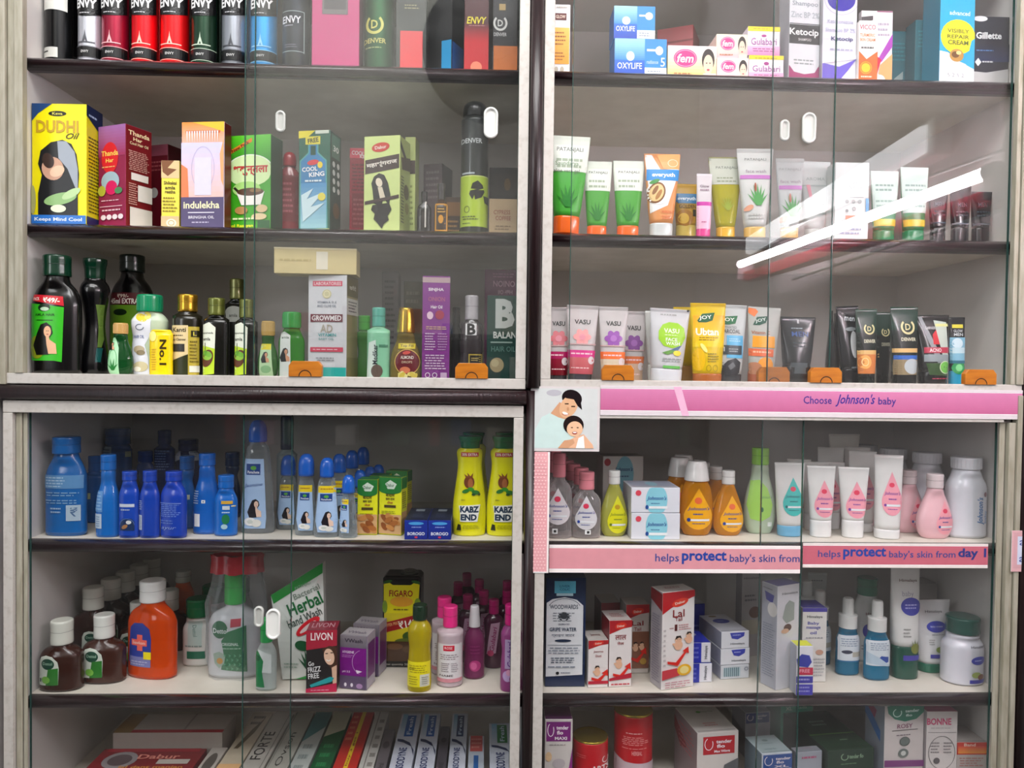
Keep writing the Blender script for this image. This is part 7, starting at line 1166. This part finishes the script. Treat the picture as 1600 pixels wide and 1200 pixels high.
z1 = sz('blue sanitiser spray with white nozzle, paired beside the white carton', 1305, 1341, 934, 1056, 1311, 1338, 979, [('r', 1306, 992, 1340, 1032, '#d4dce4'), ('l', 1309, 996, 1336, 1010, 4, '#8a9ab0'), ('e', 1318, 1018, 8, 3, '#3a3e50'), ('r', 1326, 1018, 1339, 1026, '#b8b4a8'), ('r', 1306, 1032, 1340, 1034, '#1a6a9a')])
z2 = sz('blue sanitiser spray with white nozzle, nearest the shelf edge', 1349, 1388, 938, 1064, 1357, 1384, 984, [('r', 1350, 1000, 1387, 1040, '#d0dae2'), ('l', 1354, 1003, 1384, 1016, 4, '#8a9ab0'), ('p', [(1364, 1030), (1370, 1024), (1382, 1026), (1382, 1034), (1372, 1038)], '#2048a0'), ('p', [(1350, 1018), (1366, 1026), (1387, 1042), (1350, 1036)], '#b0c4d4')])
again(z1, -.034, .05, 'blue sanitiser spray second in line beside the white carton'); again(z1, -.03, .12, 'blue sanitiser spray third in line'); again(z1, -.062, .14, 'blue sanitiser spray deep behind the violet banded carton')
bottle('baby_lotion_bottle', 'tall white bottle with green cap standing behind the sprays', 'bottle', '5', .17, (1330, 1376, 902, 1012), 'shoulder', '#d0d4d2', cap=(1338, 1368, 928, 'flip', '#0c7050'), tr=.6, art=[('t', 'Himalaya', 1356, 948, 22, 5, '#7a3a4a'), ('e', 1348, 970, 7, 9, '#2c34a0'), ('l', 1338, 988, 1370, 996, 2, '#8a9090')])
G = 'white lotion tubes with green caps'
tube('baby_lotion_tube', 'tall white lotion tube with dark green cap and olive plant print', 'tube', '5', .085, (1388, 1434, 884, 1036), '#dcdcda', (1392, 1432, 1006, '#0b4a3a'), [('t', 'Himalaya', 1414, 904, 28, 5, '#6a5a50'), ('t', 'baby', 1412, 922, 18, 9, '#9a98a8', 0, 0), ('e', 1416, 938, 16, 12, '#3438a0'), ('l', 1405, 934, 1428, 942, 2, '#a8a8e0'), ('l', 1402, 966, 1414, 980, 3, '#9a9a98')]+leaves(1420, 1000, 20, '#6a7a30', 5)+[('e', 1420, 994, 7, 7, '#7a8238'), ('r', 1402, 1003, 1430, 1010, '#443ca0')], grp=G, fin='gloss')
tube('baby_lotion_tube', 'shorter white cream tube with green cap and yellow flower print', 'tube', '5', find_Y('5', None, 1452, 1052, None), (1423, 1483, 937, 1052), '#dedee0', (1431, 1474, 1032, '#0b6a50'), [('t', 'Himalaya', 1454, 956, 28, 5, '#5a5a5c'), ('e', 1456, 979, 16, 9, '#3c44b8'), ('t', 'baby cream', 1456, 979, 20, 4, '#c8ccf0'), ('l', 1446, 990, 1470, 993, 1, '#9a9aa0'), ('l', 1442, 998, 1452, 1008, 3, '#a0a0a0'), ('e', 1460, 1015, 8, 5, '#8aa04a'), ('e', 1465, 1014, 6, 4, '#e8dc5a'), ('e', 1468, 1006, 4, 4, '#8ab0c4'), ('r', 1443, 1022, 1470, 1028, '#4440a8')], grp=G, fin='gloss', rot=4)
bottle('baby_powder_bottle', 'white squat powder jar with dark green lid, at the end of the shelf', 'bottle', '5', None, (1481, 1543, 962, 1073), 'shoulder', '#d4d4de', cap=(1488, 1536, 986, 'flip', '#0f4a40'), tr=.8, n=2.1, seam=False, art=[('t', 'Himalaya', 1524, 1008, 26, 5, '#5a5a64'), ('e', 1524, 1030, 13, 7, '#3038a8'), ('l', 1516, 1028, 1532, 1032, 1, '#a8b0e8'), ('e', 1520, 1054, 8, 5, '#9aaa5a'), ('e', 1528, 1058, 6, 5, '#7a4a2c'), ('e', 1512, 1046, 4, 4, '#c8ccd0'), ('r', 1509, 1062, 1536, 1068, '#3c3aa0')])
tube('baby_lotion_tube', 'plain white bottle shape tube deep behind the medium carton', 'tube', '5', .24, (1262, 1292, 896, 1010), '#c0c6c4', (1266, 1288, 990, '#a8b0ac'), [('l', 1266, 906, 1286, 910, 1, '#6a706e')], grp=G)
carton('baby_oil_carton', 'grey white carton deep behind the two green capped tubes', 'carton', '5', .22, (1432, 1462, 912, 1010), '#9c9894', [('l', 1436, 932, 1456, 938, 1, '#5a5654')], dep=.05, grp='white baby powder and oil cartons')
# ================================================================ bottom shelf: toothpaste and pads
G = 'toothpaste cartons lying on the bottom shelf'
ZT = -.738
def paste(label, pa, pb, wpx, col, T, length=.24, h=.055, side=None, Yf=.03, on=None, z=None):
    """long carton lying front to back: pa = near top centre, pb = far top centre"""
    zt = z if z is not None else ZT
    A = on_floor(pa[0], pa[1], zt); B = on_floor(pb[0], pb[1], zt); d = (B-A); ang = math.atan2(d.x, d.y)
    w_ = wpx*(A.y-CAM.y)/FPX; L = d.length; f0 = (zt-FLOOR['6'])
    mb = MB(); mb.box(-w_/2, w_/2, 0, L, 0, f0, col, bev=.0008)
    s = side or mixc(col, '#808080', .3)
    mb.c = [s if False else c for c in mb.c]
    put_art(mb, T, lambda x, y: ((x-.5)*w_, (1-y)*L), lambda x, z_, o: (x, z_, f0+o), off0=.0002)
    o = mb.build('toothpaste_carton', 'paper', None, (A.x, A.y, FLOOR['6']), (0, 0, -ang)); tag(o, label, 'carton', G); return o
def side_t(s, col, w_=.7, y=.5, h=.5): return [('t', s, .5, y, h, w_, col, 0, .01)]
def pcart(label, x, wpx, col, T, far=1113, near=1215, z=None, shift=0):
    k = (far-573)/(near-573); return paste(label, (x, near), (760+(x-760)*k+shift, far), wpx, col, T, z=z)
pcart('dark red family toothpaste carton lying flat by the cabinet side', 205, 168, '#7c2026', [('r', .05, .0, .95, .12, '#9c1c2c'), ('e', .25, .42, .16, .3, '#8c8688'), ('e', .25, .42, .11, .2, '#5a4c50'), ('t', 'Dabur', .6, .3, .4, .16, '#d88a7a', 0, .02), ('r', .62, .4, .92, .56, '#c0b8b0'), ('t', 'lal dant manjan', .6, .68, .6, .12, '#c8843c', 0, .02), ('e', .35, .85, .12, .1, '#4a5a8a')], far=1170)
pcart('grey white toothpaste carton with brown end lying deep behind the dark red one', 262, 168, '#a8a098', [('r', 0, 0, .16, 1, '#8a6a34'), ('r', .16, .85, 1, 1, '#a81c2c'), ('r', .62, 0, .64, .85, '#8c867e')], far=1116, near=1145, z=-.71)
pcart('small white carton with a dark oval, wedged beside the dark red carton', 311, 26, '#bdb6ae', [('e', .5, .55, .32, .35, '#5c5650')], far=1168)
pcart('cream toothpaste carton with brown branch print', 346, 36, '#cbbfa8', [('r', 0, .82, 1, 1, '#e0b480'), ('p', [(.2, .6), (.5, .3), (.8, .1), (.7, .35), (.4, .6)], '#6a5a40'), ('l', .2, .05, .8, .25, 2, '#6a6458')])
pcart('grey white toothpaste carton with black letters, next to the cream one', 385, 36, '#c2bfb6', [('t', 'FORTE', .4, .55, .42, .5, '#2c2c2c', -90, .01), ('r', .0, .9, 1, 1, '#dcb488'), ('r', .82, 0, .86, 1, '#8c8a84')])
pcart('grey white toothpaste carton with thin script, right of the lettered one'.replace('right of', 'past'), 424, 34, '#b4b4aa', [('t', 'Ovson', .45, .6, .5, .3, '#3a3c3a', -90, 0), ('r', .05, 0, .1, 1, '#8a8c84')])
pcart('white toothpaste carton with teal corner under the pane edge', 459, 30, '#b8c0bc', [('p', [(0, 0), (1, 0), (1, .25), (0, .5)], '#5a8a8c'), ('l', .2, .5, .8, .95, 3, '#8a9694')])
pcart('dark green toothpaste carton beside the red one with the yellow stripe', 494, 32, '#0f5a30', [('p', [(0, 0), (1, 0), (1, .3), (0, .42)], '#b8b8a0'), ('l', .2, .5, .8, .9, 3, '#2a8a50')])
pcart('red toothpaste carton with a lengthwise yellow stripe', 533, 38, '#c42a20', [('r', .44, 0, .62, 1, '#e8c41c'), ('t', 'buy 3 get 1', .53, .6, .5, .12, '#8c2a10', -90, .01), ('l', .08, .05, .38, .5, 5, '#e07a60')])
pcart('white toothpaste carton with thin edge print next to the red one', 567, 24, '#c4c2bc', [('r', .3, 0, .36, 1, '#7a7470'), ('l', .5, .1, .9, .9, 6, '#8a8680')])
pcart('grey toothpaste carton lying low beside the blue and white pair', 590, 18, '#6a6468', [('e', .5, .35, .3, .08, '#4a4448'), ('t', 'Oral', .5, .8, .14, .5, '#3a3438', -90)], far=1140)
def senso(label, x, w_, blob, far=1115, name='SENSODYNE'):
    pcart(label, x, w_, '#c9cedb', [('r', .34, .04, .78, .4, blob), ('g', .1, .02, .34, .42, '#7ab8d8', '#c9cedb'), ('t', 'Fresh', .56, .22, .3, .2, '#c8dcf0', -90), ('p', [(.08, .44), (.35, .45), (.7, .5), (.95, .62), (.98, .7), (.8, .56), (.4, .5), (.1, .48)], '#1c2c54'), ('t', name, .45, .78, .4, .36, '#1d2f66', -90, .015)], far=far)
senso('white toothpaste carton with blue block and navy swoosh, first of the pair', 622, 36, '#1460b0')
senso('white toothpaste carton with blue block and navy swoosh, second of the pair', 660, 32, '#1a5aa8')
pcart('dark grey toothpaste carton between the swoosh cartons', 687, 16, '#4c4850', [('t', 'ONE', .5, .8, .14, .5, '#2a282e', -90), ('o', .5, .3, .3, .05, .06, '#2a282e')], far=1135)
senso('white toothpaste carton with a dark blue block, standing apart from the pair', 712, 28, '#14386c')
pcart('white toothpaste carton with a red patch and blue mark', 743, 26, '#b4bcc8', [('r', .1, 0, .9, .4, '#c0504c'), ('l', .15, .05, .85, .35, 3, '#d88a80'), ('r', .35, .5, .65, .85, '#1a5aa0')], far=1150)
senso('white toothpaste carton with a green block by the frame strip', 785, 40, '#1c7a3c', far=1130)
# ---- sanitary pads and tins, other side
FB = 1266
tf = lambda x0, y0, x1, y1, c, t2='MAXI': [('r', x0, y0, x1, y1, c), ('o', x0+(x1-x0)*.18, y0+(y1-y0)*.42, (x1-x0)*.14, (y1-y0)*.34, 1.2, '#f2e8f0', -30, 250), ('t', 'tender', x0+(x1-x0)*.66, y0+(y1-y0)*.3, (x1-x0)*.5, (y1-y0)*.2, '#f2e8f0', 0, .03), ('t', 'flo', x0+(x1-x0)*.56, y0+(y1-y0)*.55, (x1-x0)*.26, (y1-y0)*.2, '#f2e8f0', 0, .03), ('t', t2, x0+(x1-x0)*.6, y0+(y1-y0)*.84, (x1-x0)*.5, (y1-y0)*.16, '#f2e8f0', 0, .03)]
G = 'sanitary pad cartons on the bottom shelf'
carton('sanitary_pad_carton', 'tall white carton with purple label and top, next to the dividing strip', 'carton', '6', .03, (850, 893, 1124, FB), '#cfcac6', tf(852, 1128, 890, 1160, '#7a1f78')+[('p', [(893, 1170), (893, FB), (878, FB)], '#8a2a80'), ('e', 856, 1185, 5, 8, '#d8b890'), ('e', 872, 1196, 10, 8, '#b8b0b4'), ('l', 856, 1164, 888, 1167, 1, '#8a8486')], dep=.06, top='#5c1c58', side='#8a8488', grp=G)
def tin(label, box, Y, art, dent=False):
    b = bottle('biscuit_tin', label, 'tin', '6', Y, box, 'can', '#c01220', None, art, tr=1, n=2, fin='gloss', grp='red round tins with gold lids')
    h = b.top-b.o.location.z; R0 = b.W/2*.93; mb = MB()
    prof = [(R0*1.05, h-.003), (R0*1.08, h+.001), (R0*1.02, h+.0035), (R0*.95, h+.001), (R0*.9, h+.0008), (R0*.4, h+.0016), (R0*.05, h+.0016)]
    mb.rings([[(r_*math.cos(2*math.pi*k/40), r_*math.sin(2*math.pi*k/40), z) for k in range(40)] for r_, z in prof], '#b8a03c'); mb.build('lid', 'gold', b.o); return b
tin('red round tin with a dull gold lid, lower one beside the purple labelled carton', (893, 949, 1150, 1262), .045, [('t', 'ARTS', 934, 1199, 30, 12, '#f2e0e0', 0, .03), ('o', 942, 1183, 6, 7, 1.6, '#f0d0d0', -40, 250), ('l', 898, 1172, 912, 1180, 2, '#d85a5a')])
tin('red round tin with a gold lid and fine white print, taller one', (957, 1018, 1108, 1256), .07, [('l', 970, 1138, 1000, 1142, 1, '#f0b8b8'), ('l', 966, 1146, 1006, 1164, 5, '#e88a8a'), ('l', 966, 1168, 1006, 1171, 1, '#e88a8a'), ('t', 'HERBAL', 988, 1178, 16, 8, '#f0a0a0', 0, .02), ('p', [(957, 1188), (970, 1196), (1018, 1200), (1018, 1250), (957, 1250)], '#c8b8c0')])
carton('sanitary_pad_carton', 'large white carton with red heart label, showing its top', 'carton', '6', .05, (1088, 1152, 1146, 1252), '#d2ccc8', tf(1097, 1153, 1146, 1182, '#b8202c', 'Max Wings')+[('p', [(1130, 1200), (1152, 1190), (1152, 1252), (1120, 1252)], '#5a5c60')], rot=8, sx=1052, side='#8c7c80', top='#c8c4c0', T=[('e', .45, .25, .06, .04, '#6aa85a'), ('t', 'Odour Free', .66, .25, .3, .05, '#7a8a6a'), ('l', .3, .65, .7, .8, 2, '#c88a8a')], L=[('p', [(0, .1), (.6, .4), (.3, .5), (0, .3)], '#8c3a40'), ('l', .2, .1, .9, .5, 6, '#b06a70')], grp=G)
carton('sanitary_pad_carton', 'pale aqua topped carton with a blue heart label, under the dark pane edge', 'carton', '6', .045, (1189, 1236, 1178, 1256), '#cfd8e2', tf(1191, 1181, 1238, 1205, '#1c4f9c', 'XL'), rot=8, sx=1162, side='#7a8c98', top='#b8ccd0', T=[('e', .5, .3, .1, .06, '#8aa0a0'), ('t', 'tender flo', .4, .78, .4, .08, '#7a98a0'), ('l', .2, .45, .8, .52, 1, '#8aa4a8')], grp=G)
carton('sanitary_pad_carton', 'silver grey carton beside the aqua topped one', 'carton', '6', .05, (1243, 1283, 1176, 1252), '#9aa0aa', [('l', 1250, 1182, 1276, 1190, 1, '#b05a7a')], rot=8, sx=1234, side='#7c8088', top='#8f949c', T=[('l', .3, .3, .7, .4, 1, '#a85a78')], grp=G)
carton('sanitary_pad_carton', 'dark green carton with pale green seam, wider than its neighbours', 'carton', '6', .045, (1292, 1364, 1174, 1256), '#123020', [('o', 1318, 1186, 6, 6, 1.4, '#8aa88a', -30, 250), ('t', 'tender flo', 1336, 1186, 22, 7, '#8aa88a', 0, .02), ('l', 1312, 1196, 1340, 1200, 1, '#5a7a5a')], rot=8, dep=.16, side='#0f2818', top='#1c3a24', T=[('r', 0, .6, 1, .625, '#5a8a3c'), ('l', .3, .25, .65, .42, 2, '#8aa890'), ('l', .5, .75, .7, .8, 1, '#7a9a7a')], grp=G)
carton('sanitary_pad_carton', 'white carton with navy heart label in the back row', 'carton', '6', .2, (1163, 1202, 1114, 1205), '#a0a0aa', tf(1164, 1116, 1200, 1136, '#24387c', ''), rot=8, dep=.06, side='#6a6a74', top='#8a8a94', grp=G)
carton('sanitary_pad_carton', 'mint green carton in the back row above the silver one', 'carton', '6', .19, (1224, 1274, 1108, 1208), '#4cbc9a', [('t', 'XL', 1236, 1116, 10, 7, '#c8f0e0', 0, .02), ('t', 'pads', 1256, 1116, 16, 7, '#c8f0e0', 0, .02), ('o', 1240, 1130, 7, 6, 1.4, '#d0f4e8', -30, 250), ('t', 'flo', 1258, 1132, 12, 7, '#c8f0e0')], rot=9, dep=.06, side='#3a8a72', top='#7ad8bc', grp=G)
carton('sanitary_pad_carton', 'white carton with green arched emblem lettered Rosy', 'carton', '6', .05, (1381, 1442, 1104, 1252), '#cdc6c4', [('p', [(1384, 1104), (1442, 1104), (1441, 1118), (1430, 1128), (1412, 1131), (1396, 1126), (1386, 1116)], '#0f7a60'), ('o', 1400, 1116, 7, 7, 1.4, '#c8f0e4', -30, 250), ('t', 'tender', 1423, 1114, 22, 5, '#d0f0e8', 0, .03), ('t', 'flo', 1418, 1121, 10, 4, '#d0f0e8', 0, .03), ('t', 'ROSY', 1412, 1138, 24, 7, '#8a4a6a', 0, .01), ('r', 1392, 1144, 1432, 1145, '#4a4448'), ('l', 1398, 1151, 1426, 1154, 1, '#6a5a68'), ('e', 1412, 1163, 8, 7.5, '#6a7470'), ('o', 1412, 1163, 8, 7.5, 1, '#3a4440'), ('e', 1410, 1182, 8, 7.5, '#6a7470'), ('e', 1410, 1182, 4, 4, '#c8ccc8'), ('p', [(1381, 1191), (1442, 1196), (1442, 1206), (1381, 1202)], '#7a3a78')], rot=9, sx=1350, side='#7c8490', top='#2a8a70', L=[('p', [(0, .05), (.8, .3), (.8, .42), (0, .2)], '#2a62a0'), ('p', [(0, 0), (.6, .1), (.5, .2), (0, .08)], '#8c3a5c')], grp=G)
carton('sanitary_pad_carton', 'white carton with pink rounded top lettered Bonne', 'carton', '6', .055, (1444, 1492, 1112, 1248), '#d0cac8', [('t', 'BONNE', 1463, 1128, 38, 11, '#c03a6a', 0, .03), ('l', 1450, 1137, 1484, 1140, 1, '#b0a8a8'), ('r', 1446, 1145, 1490, 1145.8, '#8a8486'), ('o', 1468, 1178, 21, 27, .8, '#5a5658'), ('l', 1450, 1160, 1464, 1180, 4, '#8a8486'), ('l', 1470, 1160, 1484, 1180, 4, '#8a8486'), ('e', 1460, 1191, 5, 5, '#5a5658')], rot=0, dep=.09, top='#b04a78', side='#9a9496', grp=G)
carton('bandage_carton', 'small carton with red and orange top band at the end of the bottom shelf', 'carton', '6', .06, (1494, 1541, 1160, 1245), '#b8b0ac', [('r', 1494, 1160, 1541, 1180, '#c8382c'), ('g', 1496, 1166, 1540, 1178, '#d8483c', '#e8983c'), ('t', 'Band', 1514, 1164, 18, 5, '#f0d0c0', 0, .02), ('l', 1498, 1184, 1536, 1200, 4, '#b07a74')], rot=0, dep=.07, top='#b0a8a4', side='#8c8684')
# ================================================================ let every thing stand clear of its neighbours
from mathutils.bvhtree import BVHTree
bpy.context.view_layer.update()
STACKED = {}          # a thing resting on another moves with it
for up, dn in RESTS: STACKED[up.name] = dn.name
def kids(o): return [o]+[q for c in o.children for q in kids(c)]
def gather(o):
    V, F = [], []
    for q in kids(o):
        if q.type != 'MESH' or q.name.startswith('label'): continue
        b = len(V); m = q.matrix_world; V += [m @ v.co for v in q.data.vertices]; F += [[b+i for i in p.vertices] for p in q.data.polygons]
    return V, F
SKIP = ('display_cabinet', 'sticker', 'banner', 'border', 'portrait', 'stop_block', 'tube_lamp', 'wide_lamp', 'conduit', 'wall_', 'stock', 'camera', 'shelf_sticker')
T_ = [o for o in bpy.data.objects if o.parent is None and o.type in ('MESH', 'EMPTY') and 'category' in o and not o.name.startswith(SKIP)]
def base_of(n):
    while n in STACKED: n = STACKED[n]
    return n
CL = {}
for o in T_: CL.setdefault(base_of(o.name), []).append(o)
class Body: pass
bodies = []
for n, obs in CL.items():
    b = Body(); b.obs = obs; V, F = [], []
    for o in obs:
        v, f = gather(o); k = len(V); V += v; F += [[k+i for i in q] for q in f]
    b.V0 = V; b.F = F; b.off = Vector((0, 0, 0)); zs = [v.z for v in V]; b.lo0 = [min(v[i] for v in V) for i in range(3)]; b.hi0 = [max(v[i] for v in V) for i in range(3)]
    fl = min(FLOOR.values(), key=lambda z: abs(z-b.lo0[2])); b.off.z = fl+.0002-b.lo0[2] if abs(fl-b.lo0[2]) < .02 else 0
    b.side = INNER['L' if (b.lo0[0]+b.hi0[0])/2 < .08 else 'R']; b.tree = None; bodies.append(b)
def lo(b, i): return b.lo0[i]+b.off[i]
def hi(b, i): return b.hi0[i]+b.off[i]
def clamp(b):
    b.off.x += max(b.side[0]-lo(b, 0), 0)-max(hi(b, 0)-b.side[1], 0)
    b.off.y += max(.0135-lo(b, 1), 0); b.off.y -= max(hi(b, 1)-.4185, 0)
def tree(b):
    if b.tree is None or (b.tree[0]-b.off).length > 1e-7: b.tree = (b.off.copy(), BVHTree.FromPolygons([v+b.off for v in b.V0], b.F))
    return b.tree[1]
for b in bodies: clamp(b)
for it in range(14):
    n_hit = 0
    for i, a in enumerate(bodies):
        for b in bodies[i+1:]:
            d = [min(hi(a, k), hi(b, k))-max(lo(a, k), lo(b, k)) for k in range(3)]
            if min(d) <= 0: continue
            if not tree(a).overlap(tree(b)): continue
            n_hit += 1
            ca = [(lo(a, k)+hi(a, k))/2 for k in range(3)]; cb = [(lo(b, k)+hi(b, k))/2 for k in range(3)]
            f, r_ = (a, b) if lo(a, 1) <= lo(b, 1) else (b, a)
            if d[0] < .0065:
                s = (d[0]+.0006)/2 if it < 8 else d[0]+.0006; L_, R_ = (a, b) if ca[0] < cb[0] else (b, a); L_.off.x -= s; R_.off.x += s
            elif hi(r_, 1)+.004 < .4185: r_.off.y += min(.006, d[1]+.0006)
            else: L_, R_ = (a, b) if ca[0] < cb[0] else (b, a); L_.off.x -= .003; R_.off.x += .003
            clamp(a); clamp(b)
    if not n_hit: break
for b in bodies:
    for o in b.obs: o.location = Vector(o.location)+b.off
